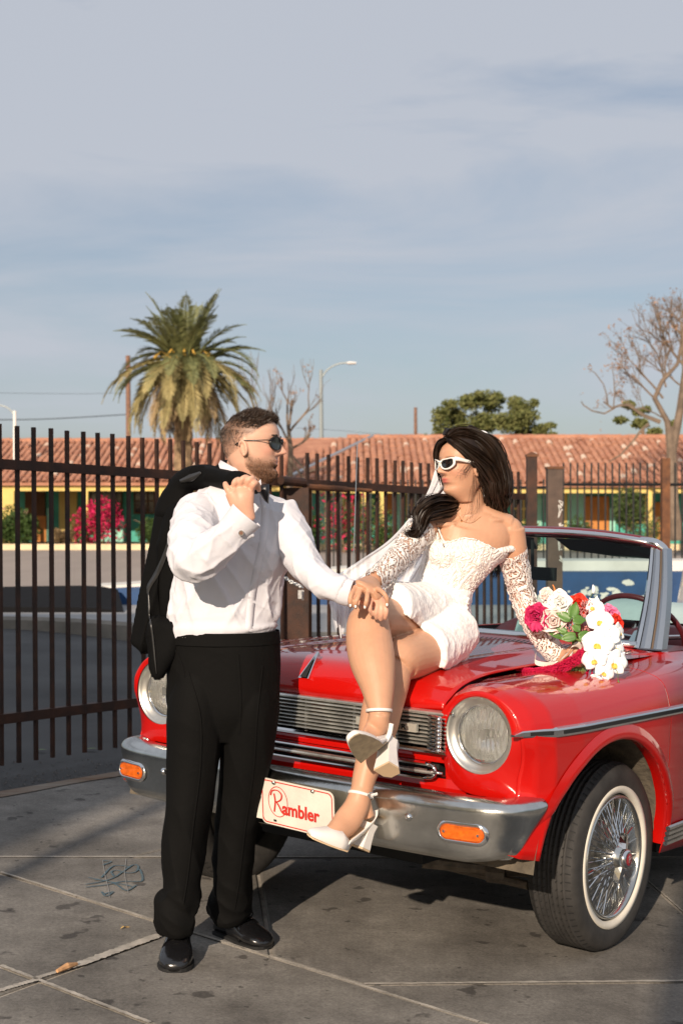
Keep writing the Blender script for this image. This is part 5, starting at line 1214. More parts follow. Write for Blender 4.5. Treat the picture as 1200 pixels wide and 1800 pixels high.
def head_mesh(female=False, nt=120, nz=132):
    """x forward, y left, z up, unit = head height, chin at z 0"""
    fz = [(-.10, .12), (-.03, .235), (.0, .295), (.05, .355), (.11, .375), (.17, .350), (.22, .362), (.30, .375), (.38, .380), (.47, .375), (.55, .380), (.62, .395), (.72, .385), (.82, .335), (.91, .225), (.97, .11), (1.0, .005)]
    bz = [(-.10, .16), (-.03, .16), (.05, .18), (.15, .26), (.28, .345), (.40, .405), (.55, .450), (.70, .445), (.82, .375), (.91, .255), (.97, .13), (1.0, .005)]
    wz = [(-.10, .17), (-.03, .185), (.02, .205), (.10, .245), (.20, .285), (.32, .312), (.45, .330), (.58, .345), (.70, .342), (.82, .290), (.91, .205), (.97, .105), (1.0, .004)]
    if not female: wz = [(z, w * (1.04 if z < .3 else 1)) for z, w in wz]
    else: wz = [(z, w * (.93 if z < .3 else .98)) for z, w in wz]; fz = [(z, f * (.97 if z < .2 else 1)) for z, f in fz]
    F_ = lambda z: np.interp(z, *zip(*fz)); B_ = lambda z: np.interp(z, *zip(*bz)); W_ = lambda z: np.interp(z, *zip(*wz))
    zs = -.10 + 1.10 * (np.linspace(0, 1, nz)); rings = []
    sm = lambda fn, z: (fn(z - .02) + fn(z) * 2 + fn(min(1, z + .02))) / 4
    for z in zs:
        f, b, w = sm(F_, z), sm(B_, z), sm(W_, z); ring = []
        for t in np.linspace(-pi, pi, nt + 1)[:-1]:
            c, s = cos(t), sin(t)
            if c > 0: e = 2.25; x = f * abs(c) ** (2 / e); y = w * np.sign(s) * abs(s) ** (2 / e)
            else: e = 2.1; x = -b * abs(c) ** (2 / e); y = w * np.sign(s) * abs(s) ** (2 / e)
            if c > 0:
                ay = abs(y)
                nb = np.interp(z, [.335, .36, .385, .42, .48, .55, .60, .64], [0, .055, .115, .118, .078, .036, .014, 0])
                nb *= 1.22 if female else 1.28
                ns = np.interp(z, [.34, .40, .50, .60], [.062, .056, .034, .04])
                x += nb * G1(y, ns) * .98 + .030 * G1(ay - .062, .026) * G1(z - .385, .028)
                x -= .050 * G1(ay - .145, .062) * G1(z - .525, .048)        # eye socket
                x += .016 * G1(ay - .15, .05) * G1(z - .522, .026)           # lid
                x += .020 * G1(ay - .13, .12) * G1(z - .605, .030) * (1 if not female else .4)
                x += .024 * G1(ay - .20, .075) * G1(z - .41, .07)            # cheek
                lw = .115 if not female else .105
                x += (.030 if not female else .036) * G1(y, lw) * (G1(z - .278, .020) + .95 * G1(z - .232, .022)) - .018 * G1(y, lw) * G1(z - .255, .008) - .012 * G1(y, .09) * G1(z - .185, .025)
                x -= .010 * G1(y, .018) * G1(z - .32, .03)
                x += .022 * G1(y, .10) * G1(z - .10, .05)
                x -= .018 * G1(ay - .215, .05) * G1(z - .25, .06)
            ring.append((x, y, z))
        rings.append(ring)
    return loft(rings)
def ear_mesh(side=1):
    rings = []; c = V(-.03, side * .325, .43); parts = []
    pts = [c + V(-.005 + .052 * cos(a) - .02 * sin(a), side * (.030 + .018 * max(0, -cos(a))), .105 * sin(a) - .01) for a in np.linspace(-1.9, 1.75 + 1.2, 18)]
    parts.append(tube(pts, [.018, .020, .018, .014], 8))
    parts.append(ball(c + V(-.008, side * .004, -.01), (.046, .022, .080)))
    parts.append(ball(c + V(.012, side * .018, -.10), (.028, .020, .034)))
    return parts
def place(vf, M4): return [tuple(M4 @ Vector(p)) for p in vf[0]], vf[1]
def head_matrix(origin, fwd, up, size):
    f = Vector(fwd).normalized(); u = Vector(up); u = (u - u.dot(f) * f).normalized(); l = u.cross(f)
    R = Matrix(((f.x, l.x, u.x), (f.y, l.y, u.y), (f.z, l.z, u.z))) * size
    return Matrix.Translation(Vector(origin)) @ R.to_4x4()
def skin_mat(name, base, rough=.45):
    m = mat(name, base, rough, spec=.35); t = m.node_tree; b = bsdf(m)
    at = N(t, 'ShaderNodeAttribute', attribute_name='tint'); tc = N(t, 'ShaderNodeTexCoord')
    n = N(t, 'ShaderNodeTexNoise', Scale=28.0, Detail=6.0, Roughness=.65); t.links.new(tc.outputs['Object'], n.inputs['Vector'])
    r = N(t, 'ShaderNodeMapRange'); r.inputs['To Min'].default_value = .86; r.inputs['To Max'].default_value = 1.13; t.links.new(n.outputs[0], r.inputs[0])
    mx = N(t, 'ShaderNodeMix', data_type='RGBA', blend_type='MULTIPLY'); mx.inputs[0].default_value = 1; t.links.new(at.outputs['Color'], mx.inputs[6]); t.links.new(r.outputs[0], mx.inputs[7]); t.links.new(mx.outputs[2], b.inputs['Base Color'])
    b.inputs['Subsurface Weight'].default_value = .12; b.inputs['Subsurface Radius'].default_value = (.012, .005, .003); b.inputs['Subsurface Scale'].default_value = 1.0
    n2 = N(t, 'ShaderNodeTexNoise', Scale=420.0, Detail=3.0); t.links.new(tc.outputs['Object'], n2.inputs['Vector']); bp = N(t, 'ShaderNodeBump', Strength=.12, Distance=.002); t.links.new(n2.outputs[0], bp.inputs['Height']); t.links.new(bp.outputs[0], b.inputs['Normal'])
    return m
def local_coords(co, M4): 
    Mi = np.array(M4.inverted()); return co @ Mi[:3, :3].T + Mi[:3, 3]
def gs(x, s): return np.exp(-(x / s) ** 2)
def folds(co, no, amp, dirs, seed=0, scale=9., mask=None, sharp=1.6):
    """cloth folds: ridged noise stretched along given directions, moved along the normals"""
    out = np.zeros(len(co)); co_l = co.tolist()
    for k, (d, w, st) in enumerate(dirs):
        d = np.array(d, float) / np.linalg.norm(d); a = np.cross(d, V(.3, .9, .2)); a /= np.linalg.norm(a); b = np.cross(d, a)
        q = np.stack([co @ d * scale * st, co @ a * scale, co @ b * scale], 1) + seed * 7.3 + k * 3.1
        n = np.array([1 - abs(mnoise.noise(Vector(x))) * 2.2 for x in q.tolist()]); n = np.clip(n, 0, 1) ** sharp; out += w * n
    if mask is not None: out *= mask
    return co + no * (out * amp)[:, None]
def cloth_mat(name, col, rough=.75, bump=.15, sc=700, sheen=.0, spec=.3, var=.0):
    m = mat(name, col, rough, spec=spec); t = m.node_tree; b = bsdf(m); b.inputs['Sheen Weight'].default_value = sheen
    tc = N(t, 'ShaderNodeTexCoord'); n = N(t, 'ShaderNodeTexNoise', Scale=float(sc), Detail=2.0); t.links.new(tc.outputs['Object'], n.inputs['Vector'])
    n2 = N(t, 'ShaderNodeTexNoise', Scale=26.0, Detail=4.0, Distortion=.8); t.links.new(tc.outputs['Object'], n2.inputs['Vector'])
    ad = N(t, 'ShaderNodeMath', operation='MULTIPLY_ADD'); ad.inputs[1].default_value = .25; t.links.new(n.outputs[0], ad.inputs[0]); t.links.new(n2.outputs[0], ad.inputs[2])
    bp = N(t, 'ShaderNodeBump', Strength=bump, Distance=.006); t.links.new(ad.outputs[0], bp.inputs['Height']); t.links.new(bp.outputs[0], b.inputs['Normal'])
    return m
def strands(name, roots, nors, dirs, lens, m, parent, w=.0009, seg=3, curl=.0, droop=0., seed=0, kind=None):
    """short hair: flat tapering blades"""
    v = []; f = []; rg = np.random.RandomState(seed)
    for p, n, d, L in zip(roots, nors, dirs, lens):
        s = np.cross(d, rg.normal(size=3)); s /= np.linalg.norm(s) + 1e-9; q = p.copy(); dd = n * .5 + d; dd /= np.linalg.norm(dd); b = len(v)
        for k in range(seg + 1):
            ww = w * (1 - k / (seg + .3)); v.append(q - s * ww); v.append(q + s * ww)
            dd = dd + d * .6 + rg.normal(size=3) * curl + V(0, 0, -droop); dd /= np.linalg.norm(dd); q = q + dd * L / seg
        for k in range(seg): f.append((b + 2 * k, b + 2 * k + 1, b + 2 * k + 3, b + 2 * k + 2))
    o = fast(name, np.array(v), f, m, parent, True)
    if kind: o['kind'] = kind
    return o
def shoe_mesh(heel, toe, width=.098, h=.075, up=(0, 0, 1), square=.5):
    heel, toe = np.array(heel), np.array(toe); Lg = np.linalg.norm(toe - heel); d = (toe - heel) / Lg; u = np.array(up, float); u -= u.dot(d) * d; u /= np.linalg.norm(u); s = np.cross(d, u)
    pr = [(0, .30, .035, .055), (.04, .34, .02, .075), (.14, .36, .0, .085), (.30, .37, .0, .088), (.45, .40, .0, .078), (.60, .47, .0, .060), (.75, .50, .0, .046), (.88, .44, .0, .038), (.96, .32, .002, .030), (1.0, .18, .006, .022)]
    rings = []
    for t, w, z0, z1 in pr:
        c = heel + d * Lg * t; ring = []
        for a in np.linspace(0, 2 * pi, 25)[:-1]:
            x = w * width * np.sign(cos(a)) * abs(cos(a)) ** .75; z = z0 * 0 + (z1) * .5 * (1 + np.sign(sin(a)) * abs(sin(a)) ** .8); ring.append(c + s * x + u * (z + .004))
        rings.append(ring)
    sole = [];
    for t, w, z0, z1 in pr: sole.append((t, w * 1.08))
    up_, dn = [], []
    pts = [heel + d * Lg * t + s * w * width for t, w in sole] + [heel + d * Lg * t - s * w * width for t, w in sole[::-1]]
    n = len(pts); sv = [p + u * .0 for p in pts] + [p + u * .011 for p in pts]; sf = [tuple(range(n))[::-1], tuple(range(n, 2 * n))] + [(i, (i + 1) % n, n + (i + 1) % n, n + i) for i in range(n)]
    return loft(rings), (sv, sf), d, u, s, Lg

# ================================================================== THE MAN
MAN = empty('person', tuple(P(375, 1690, 4.4) * V(1, 1, 0) + V(0, 0, .02)), 'bearded man in white shirt and black bow tie holding a jacket over his shoulder', 'person')
HM = head_matrix(P(440, 843, 4.36), (.980, -.195, -.03), (.02, .05, 1), .222)
skinM = skin_mat('skin_warm', (.62, .36, .25)); 
hm = place(head_mesh(), HM)
parts = [hm] + [place(e, HM) for e in ear_mesh(1) + ear_mesh(-1)]
parts.append(limb([(415, 880, 4.42), (422, 850, 4.42), (433, 815, 4.40), (440, 790, 4.38)], [(46, 44), (36, 36), (33, 34), (30, 34)]))
parts.append(limb([(412, 868, 4.42), (412, 890, 4.41), (411, 940, 4.41), (404, 1000, 4.42), (396, 1060, 4.43), (392, 1120, 4.43), (390, 1190, 4.43), (388, 1245, 4.43)], [(50, 34), (84, 46), (90, 54), (82, 56), (80, 56), (80, 54), (82, 50), (50, 26)]))
parts.append(limb([(355, 895, 4.36), (343, 935, 4.27), (334, 978, 4.16), (352, 978, 4.14), (392, 945, 4.13), (428, 915, 4.12), (434, 905, 4.12)], [(25, 25), (27, 27), (21, 21), (21, 21), (20, 20), (15, 15), (14, 12)]))
parts.append(limb([(492, 897, 4.40), (519, 950, 4.37), (545, 998, 4.33), (578, 1022, 4.29), (612, 1040, 4.26), (626, 1043, 4.25)], [(25, 25), (22, 23), (18, 19), (17, 17), (14, 12), (14, 10)]))
parts.append(limb([(345, 1260, 4.41), (338, 1340, 4.40), (330, 1440, 4.39), (320, 1560, 4.39), (318, 1640, 4.42)], [(34, 36), (32, 34), (26, 28), (20, 22), (17, 19)]))
parts.append(limb([(436, 1260, 4.45), (428, 1340, 4.47), (418, 1440, 4.51), (408, 1540, 4.56), (402, 1605, 4.60)], [(34, 36), (31, 33), (26, 28), (20, 22), (16, 19)]))
# right fist gripping the jacket collar
px = lambda u, v, d: P(u, v, d)
parts.append(limb([(436, 915, 4.12), (430, 895, 4.115), (426, 874, 4.115), (428, 858, 4.13)], [(14, 11), (17, 12), (21, 13), (20, 13)]))
for (a, b, c, d_) in (((412, 862), (412, 848), (420, 843), (424, 852)), ((422, 858), (425, 843), (434, 839), (438, 850)), ((433, 858), (437, 844), (445, 841), (449, 853)), ((441, 863), (446, 851), (452, 850), (455, 861))):
    parts += fingr([px(*a, 4.12), px(*b, 4.105), px(*c, 4.12), px(*d_, 4.14)], .0093, .0076)
parts.append(limb([(430, 903, 4.115), (417, 882, 4.11), (405, 864, 4.11)], [(12, 10), (15, 11), (11, 10)], 20, 16)); parts += fingr([px(412, 878, 4.115), px(404, 866, 4.108), px(399, 858, 4.112), px(396, 851, 4.125)], .0115, .0090)
# left hand resting on the bride's knee
parts.append(limb([(618, 1042, 4.255), (635, 1044, 4.235), (652, 1048, 4.205), (662, 1052, 4.19)], [(13, 9), (18, 10), (20, 10), (18, 9)]))
for (a, b, c, t) in (((655, 1046), (651, 1060), (650, 1072), (653, 1080)), ((661, 1048), (663, 1063), (661, 1077), (661, 1087)), ((668, 1049), (671, 1064), (670, 1080), (669, 1090)), ((673, 1052), (678, 1066), (679, 1078), (677, 1087))):
    parts += fingr([px(*a, 4.19), px(*b, 4.165), px(*c, 4.16), px(*t, 4.17)], .0074, .0060)
parts += fingr([px(636, 1050, 4.22), px(632, 1060, 4.20), px(634, 1068, 4.19)], .009, .0075)
co, fa, no = fuse(parts, .0034, 3, .5)
lc = local_coords(co, HM); x, y, z = lc.T; ay = np.abs(y)
base = np.tile(V(.64, .375, .265), (len(co), 1))
def blend(c, mask, col): return c * (1 - mask[:, None]) + np.array(col) * mask[:, None]
hd = (z > -.2) & (z < 1.1) & (np.abs(x) < .7) & (ay < .6)
red = hd * np.clip(gs(ay - .22, .09) * gs(z - .40, .08) + gs(y, .06) * gs(z - .40, .05) * (x > .3), 0, 1) * (x > .1); base = blend(base, .35 * red, (.62, .22, .16))
scalp = hd * np.clip((z - np.interp(x, [-.5, -.3, -.12, -.02, .08, .2, .27, .36], [.24, .27, .38, .57, .60, .70, .76, .86])) / .06, 0, 1)
fade = scalp * np.clip((z - .45) / .3, .35, 1); fade[(z < .2)] = 0; base = blend(base, fade * .85, (.09, .052, .032))
jaw = hd * np.clip((x + .04) / .09, 0, 1) * np.clip((z - np.interp(x, [-.02, .08, .22, .36], [.16, .06, -.04, -.07])) / .05, 0, 1) * np.clip((.345 - z + .08 * np.clip((.12 - x) / .1, 0, 1) * 1.0 - .03 * gs(ay - .2, .1)) / .11, 0, 1) * np.clip((z + .13) / .06, 0, 1) * (x > -.02 + .0 * z)
lipm = gs(y, .085) * gs(z - .255, .030) * (x > .33); jaw = np.clip(jaw * (1 - 1.5 * lipm), 0, 1); base = blend(base, jaw * .66, (.15, .075, .04)); base = blend(base, hd * np.clip(lipm, 0, 1) * .8, (.50, .20, .16))
brow = hd * gs(ay - .14, .075) * gs(z - .615, .018) * (x > .25); base = blend(base, brow * .8, (.07, .04, .025))
hand = (co[:, 2] < 1.55); base[hand] = base[hand] * V(1.0, .93, .90)
nailm = np.zeros(len(co))
manbody = fast('body', co, fa, skinM, MAN, True, base)
# hair and beard
def hair_roots(co, no, mask, count, seed):
    idx = np.where(mask)[0]; rg = np.random.RandomState(seed); k = idx[rg.randint(0, len(idx), count)]; return co[k], no[k], lc[k]
R3 = np.array(HM)[:3, :3] / .222
hairM = mat('brown_hair', (.035, .020, .012), .45, var=.5, vscale=60, spec=.5); beardM = mat('ginger_beard', (.15, .070, .034), .55, var=.45, vscale=80)
r, n_, l = hair_roots(co, no, (scalp > .7) & (z > .70), 9000, 1)
top = np.clip((l[:, 2] - .70) / .16, 0, 1); rg = np.random.RandomState(4)
dl = np.stack([.75 + .3 * rg.normal(size=len(l)) * .4, -np.sign(l[:, 1]) * .15 + .3 * rg.normal(size=len(l)), .35 + .3 * rg.normal(size=len(l)) + .3 * (l[:, 0] > .15)], 1); dl /= np.linalg.norm(dl, axis=1)[:, None]
strands('hair', r - n_ * .001, n_, dl @ R3.T, .007 + .014 * top * (.7 + .5 * rg.rand(len(l))) + .006 * (l[:, 0] > .2), hairM, MAN, .0011, 3, .10, .0, 2)
r, n_, l = hair_roots(co, no, (scalp > .5) & (z > .24) & (z < .76), 9000, 3)
dl = np.stack([-.5 + .3 * rg.normal(size=len(l)), .1 * rg.normal(size=len(l)), -.8 + .0 * l[:, 0]], 1); dl /= np.linalg.norm(dl, axis=1)[:, None]
strands('side_hair', r - n_ * .0006, n_ * .4, dl @ R3.T, .003 + .007 * np.clip((l[:, 2] - .4) / .3, 0, 1), hairM, MAN, .0005, 2, .05, 0, 5)
r, n_, l = hair_roots(co, no, (jaw > .2 + .6 * np.random.RandomState(3).rand(len(jaw))), 11000, 7)
dl = np.stack([.25 + .25 * rg.normal(size=len(l)), .25 * rg.normal(size=len(l)), -.9 + .2 * rg.normal(size=len(l))], 1); dl /= np.linalg.norm(dl, axis=1)[:, None]
ln_ = .004 + .009 * np.clip((.22 - l[:, 2]) / .25, 0, 1) * np.clip((l[:, 0]) / .25, .2, 1)
strands('beard', r - n_ * .0008, n_ * .8, dl @ R3.T, ln_, beardM, MAN, .00065, 3, .15, 0, 8)
r, n_, l = hair_roots(co, no, (brow > .45), 500, 9); strands('eyebrow', r, n_ * .3, np.tile(R3 @ V(.1, .2, .6), (len(r), 1)), np.full(len(r), .006), hairM, MAN, .0006, 2, .2, 0, 9, kind='stuff')
# sunglasses
def hl(M4, *p): return np.array(M4 @ Vector(p))
def glasses(M4, parent, frame_m, lens_m, cat_eye=False, name='sunglasses'):
    fx = .438 if not cat_eye else .455; zc = .515; out_ = []
    fr = None
    for s in (1, -1):
        c = (.152 if not cat_eye else .145) * s; w, h = (.090, .086) if not cat_eye else (.108, .070); loop = []
        for a in np.linspace(0, 2 * pi, 33)[:-1]:
            yy = w * np.sign(cos(a)) * abs(cos(a)) ** .85; zz = h * np.sign(sin(a)) * abs(sin(a)) ** .85
            if cat_eye: zz += .045 * max(0, (yy * 1.0) / w) ** 1.5 * (1 if zz > 0 else .25); yy *= 1.0 - .15 * (zz < 0) * abs(zz / h)
            Yl = c + s * yy; loop.append((fx - (.10 if cat_eye else .13) * (abs(Yl) / .27) ** 2.2, Yl, zc + zz))
        lp = np.array(loop); cen = lp.mean(0)
        th = .016 if not cat_eye else .030
        inner = [cen + (p - cen) * 1.0 for p in lp]; outer = [cen + (p - cen) * (1 + (.10 if not cat_eye else .27)) for p in lp]
        rings = [[hl(M4, *(p + V(dx, 0, 0))) for p in q] for q, dx in ((inner, .014), (outer, .012), (outer, -.014), (inner, -.014))]
        v, f = loft(rings, cap=False); f += [(3 * 32 + j, 3 * 32 + (j + 1) % 32, (j + 1) % 32, j) for j in range(32)]
        if fr is None: fr = mk(name, v, f, frame_m, parent, True)
        else: mk('rim', v, f, frame_m, fr, True)
        mk('lens', [hl(M4, *(p + V(.004, 0, 0))) for p in inner] + [hl(M4, *(cen + V(.012, 0, 0)))], [(j, (j + 1) % 32, 32) for j in range(32)], lens_m, fr, True)
        e = V(fx - .10, s * .262, zc + (.035 if not cat_eye else .075)); pth = [hl(M4, *q) for q in (e, (fx - .15, s * .325, zc + (.03 if not cat_eye else .065)), (.12, s * .350, zc + .02), (-.05, s * .355, zc + .005), (-.15, s * .352, zc - .05))]
        mb = MB(); mb.tube(spline(pth, 16), [.0016, .0016, .0018, .0022] if not cat_eye else [.0085, .0055, .003], 6, flat=(1, 1) if not cat_eye else (1.0, .4)); mb.build('temple', frame_m, fr, smooth=True)
    mb = MB(); mb.tube([hl(M4, fx + .01, .05, zc + .035), hl(M4, fx + .022, 0, zc + .045), hl(M4, fx + .01, -.05, zc + .035)], .0022 if not cat_eye else .004, 6); mb.build('bridge', frame_m, fr, smooth=True)
    return fr
lensM = mat('dark_lens', (.006, .006, .006), .04, coat=1.0, spec=.8); metalM = mat('gunmetal_frame', (.05, .055, .05), .25, metal=.8)
glasses(HM, MAN, mat('black_frame', (.01, .01, .01), .25), lensM)
# shirt
shirtM = cloth_mat('white_shirt_cotton', (.64, .635, .68), .8, .35, 900, spec=.25)
sp_ = [limb([(413, 862, 4.42), (412, 884, 4.41), (414, 915, 4.41), (413, 955, 4.41), (405, 1000, 4.42), (397, 1045, 4.43), (391, 1085, 4.43), (391, 1108, 4.43), (394, 1124, 4.43)], [(46, 36), (86, 54), (97, 62), (98, 64), (91, 63), (90, 63), (92, 64), (96, 66), (90, 60)], 40, 60),
       limb([(352, 897, 4.37), (342, 935, 4.27), (333, 976, 4.16), (347, 984, 4.13), (385, 955, 4.12), (414, 930, 4.115), (425, 920, 4.11)], [(38, 36), (40, 38), (33, 32), (33, 30), (29, 28), (25, 24), (23, 22)], 30, 50),
       limb([(490, 900, 4.41), (513, 945, 4.37), (538, 996, 4.33), (572, 1024, 4.29), (603, 1038, 4.26)], [(31, 34), (30, 31), (26, 27), (24, 23), (22, 19)], 30, 50)]
co, fa, no = fuse(sp_, .0042, 5)
U_, V_ = 600 + co[:, 0] / co[:, 1] * FPX, HOR + (EYE - co[:, 2]) / co[:, 1] * FPX
torso = np.clip((co[:, 1] - 4.2) / .06, 0, 1)
damp = np.clip((1105 - V_) / 25, .15, 1)
co = folds(co, no, .0105, [((.35, 0, -1), .9, .10), ((-.8, 0, -1), .6, .12), ((1, 0, -.5), .4, .14)], 1, 10, damp * torso * (.45 + .55 * np.clip((V_ - 920) / 120, 0, 1)), 2.8)
co = folds(co, no, .0045, [((.8, 0, -1), .9, .12), ((1, 0, .3), .4, .15), ((-.5, 0, -1), .5, .12)], 4, 17, damp, 3.0)
co = folds(co, no, .0095, [((1, 0, .75), 1, .14), ((.2, 0, 1), .5, .2)], 5, 15, 1 - torso, 2.6)
co[:, :] += no * (.004 * gs((V_ - 1106) / 1.0, 9))[:, None]
shirt = fast('shirt', co, fa, shirtM, MAN)
# shirt details: placket, collar, cuffs, links
pts = [(463, 872), (466, 900), (462, 950), (452, 1000), (443, 1050), (437, 1112)]
SB = BVHTree.FromPolygons([tuple(p) for p in co], fa)
def on(bvh, u, v, off=.0, d0=2.0):
    o = Vector((0, 0, EYE)); d = (Vector(P(u, v, 1)) - o).normalized(); h = bvh.ray_cast(o, d)
    if h[0] is None:
        h = bvh.find_nearest(Vector(P(u, v, 4.55)))
        return np.array(h[0]) - np.array(d) * off
    return np.array(h[0]) - np.array(d) * off
def strip(bvh, pts, w, off=.002, n=30):
    q = spline(pts, n); v = []
    for i, (u, vv) in enumerate(q):
        d = q[min(i + 1, n - 1)] - q[max(0, i - 1)]; d = d / np.linalg.norm(d); ww = np.interp(i / (n - 1), np.linspace(0, 1, len(w)), w) if not np.isscalar(w) else w
        for s in (-1, 0, 1): v.append(on(bvh, u - d[1] * ww * s, vv + d[0] * ww * s, off + (.0015 if s == 0 else 0)))
    return v, [(3 * i + k, 3 * i + k + 1, 3 * i + k + 4, 3 * i + k + 3) for i in range(n - 1) for k in (0, 1)]
v, f = strip(SB, pts, 7.0, .0004, 44); pk = mk('placket', v, f, shirtM, shirt, True); s_ = pk.modifiers.new('t', 'SOLIDIFY'); s_.thickness = .0012
# collar: band round the neck
colr = []
for k, (du, rr_) in enumerate(((0, 1.0), (1, 1.05), (2, .98))): pass
cpts = [(387, 824), (392, 836), (410, 848), (430, 859), (448, 868), (461, 874)]
for nm, off, dz in (('collar', 0, 0),):
    rings = []
    for i, t in enumerate(np.linspace(0, 2 * pi, 48)[:-1]):
        c = P(424, 850, 4.40); rx, ry = 39 * 4.4 / FPX, .078; tilt = .55
        p = c + V(rx * cos(t), -ry * sin(t), -rx * cos(t) * tilt * .95 + .012); u = V(.30, 0, .95)
        rings.append([p - u * .012, p + u * .012, p + u * .026 + V(cos(t), -sin(t), 0) * -.002, p + u * .027 + V(cos(t), -sin(t), 0) * .004, p + u * .0 + V(cos(t), -sin(t), 0) * .009, p - u * .014 + V(cos(t), -sin(t), 0) * .008])
    rings.append(rings[0]); v, f = loft(rings, cap=False, closed=True); mk('collar', v, f, shirtM, shirt, True)
# wing tip of the collar under the beard
mb = MB(); a, b, c = P(446, 858, 4.28), P(458, 842, 4.29), P(460, 862, 4.27); mb.add([a, b, c, a + V(0, .004, 0), b + V(0, .004, 0), c + V(0, .004, 0)], [(0, 1, 2), (5, 4, 3), (0, 3, 4, 1), (1, 4, 5, 2), (2, 5, 3, 0)]); mb.build('collar_tip', shirtM, shirt)
def cuff(pts, rad, name='cuff'):
    v, f = limb(pts, rad, 36, 12, cap=False); c = mk(name, v, f, shirtM, shirt, True); m_ = c.modifiers.new('t', 'SOLIDIFY'); m_.thickness = .003; m_.offset = 0; return c
c1 = cuff([(404, 938, 4.12), (416, 925, 4.113), (428, 912, 4.108), (434, 905, 4.107)], [(27, 24), (28, 25), (30, 26), (31, 27)])
c2 = cuff([(596, 1036, 4.265), (606, 1040, 4.26), (618, 1043, 4.255)], [(23, 18), (23.5, 18), (23, 17)])
e = on(BVHTree.FromPolygons([tuple(x) for x in limb([(404, 938, 4.12), (416, 925, 4.113), (428, 912, 4.108), (434, 905, 4.107)], [(27, 24), (28, 25), (30, 26), (31, 27)], 36, 12)[0]], limb([(404, 938, 4.12), (416, 925, 4.113), (428, 912, 4.108), (434, 905, 4.107)], [(27, 24), (28, 25), (30, 26), (31, 27)], 36, 12)[1]), 424, 937, .003)
mb = MB(); mb.tube([e, e + V(0, -.004, 0)], [.0085, .0085], 16); cl = mb.build('cufflink', M['chrome'], shirt, smooth=False); mb = MB(); mb.tube([e + V(0, -.004, 0), e + V(0, -.005, 0)], [.0055, .0055], 14); mb.build('cufflink_stone', mat('brown_stone', (.16, .07, .04), .3, coat=1), shirt)
# bow tie
tieM = cloth_mat('black_satin', (.010, .010, .013), .38, .08, 300, spec=.5)
bt = empty('x', (0, 0, 0), 'x', 'x'); bpy.data.objects.remove(bt)
def wing(c, pts, th=.020):
    c = np.array(c); ring = [np.array(p) for p in pts]; cen = sum(ring) / len(ring); v = []; n = len(ring)
    for q, dy in ((1.0, 0), (.78, -th * .55), (.40, -th * .8)): v += [cen + (p - cen) * q + V(0, dy, 0) for p in ring]
    f = [(i + k * n, (i + 1) % n + k * n, (i + 1) % n + (k + 1) * n, i + (k + 1) * n) for k in range(2) for i in range(n)] + [tuple(2 * n + i for i in range(n)), tuple(range(n))[::-1]]
    return v, f
v, f = wing(None, [P(450, 857, 4.235), P(461, 851, 4.225), P(473, 850, 4.22), P(473, 866, 4.22), P(472, 886, 4.22), P(464, 880, 4.225), P(456, 868, 4.23), P(449, 864, 4.235)]); tie = mk('bow_tie', v, f, tieM, MAN, True)
v, f = wing(None, [P(449, 857, 4.25), P(446, 863, 4.25), P(437, 862, 4.25), P(436, 870, 4.25), P(441, 876, 4.25), P(450, 866, 4.25)]); mk('bow_wing', v, f, tieM, tie, True)
v, f = ball(P(450, 861, 4.228), (.010, .010, .014)); mk('knot', v, f, tieM, tie, True)
mb = MB(); mb.tube([P(425, 843, 4.305), P(438, 851, 4.27), P(450, 860, 4.245)], .005, 6, flat=(1, .5)); mb.build('neck_band', tieM, tie)
# trousers
trM = cloth_mat('black_wool', (.0045, .0044, .0042), .8, .3, 800, spec=.10, sheen=.0)
tp_parts = [limb([(394, 1112, 4.43), (394, 1140, 4.43), (393, 1190, 4.43), (391, 1250, 4.43), (388, 1300, 4.43)], [(95, 64), (97, 65), (98, 64), (93, 58), (50, 34)], 40, 36),
            limb([(356, 1165, 4.42), (347, 1240, 4.41), (341, 1320, 4.40), (334, 1400, 4.39), (322, 1500, 4.38), (320, 1570, 4.37), (310, 1596, 4.37), (309, 1612, 4.36), (311, 1630, 4.37)], [(40, 46), (50, 60), (46, 52), (40, 45), (32, 38), (26, 34), (30, 36), (27, 34), (26, 33)], 32, 60),
            limb([(436, 1165, 4.43), (438, 1240, 4.44), (434, 1320, 4.46), (424, 1400, 4.49), (413, 1500, 4.53), (409, 1560, 4.56), (404, 1596, 4.58), (402, 1612, 4.585)], [(40, 46), (52, 60), (46, 51), (38, 42), (33, 38), (30, 37), (31, 37), (30, 36)], 32, 60)]
co, fa, no = fuse(tp_parts, .0045, 5)
V_ = HOR + (EYE - co[:, 2]) / co[:, 1] * FPX
co = folds(co, no, .013, [((.2, 0, -1), .8, .14), ((.9, .2, -.6), .45, .25)], 3, 9, .35 + .65 * np.clip((V_ - 1350) / 150, 0, 1))
co = folds(co, no, .012, [((1, .2, -.3), 1, .35)], 8, 12, np.clip((V_ - 1540) / 50, 0, 1))
tr = fast('trousers', co, fa, trM, MAN); TB = BVHTree.FromPolygons([tuple(p) for p in co], fa)
v, f = limb([(394, 1108, 4.43), (394, 1118, 4.43), (394, 1130, 4.43)], [(97, 68), (98, 69), (99, 70)], 48, 8, cap=False); wb = mk('waistband', v, f, trM, tr, True)
v, f = strip(TB, [(418, 1150), (421, 1190), (423, 1240), (420, 1290)], 2.0, .002); mk('fly_seam', v, f, trM, tr, True)
for pts in ([(330, 1180), (352, 1260), (352, 1350), (340, 1450), (330, 1540), (322, 1590)], [(462, 1170), (452, 1260), (446, 1350), (432, 1450), (420, 1550), (412, 1600)], [(306, 1140), (318, 1165), (324, 1190)]):
    v, f = strip(TB, pts, 1.3, .0035); mk('crease', v, f, trM, tr, True)
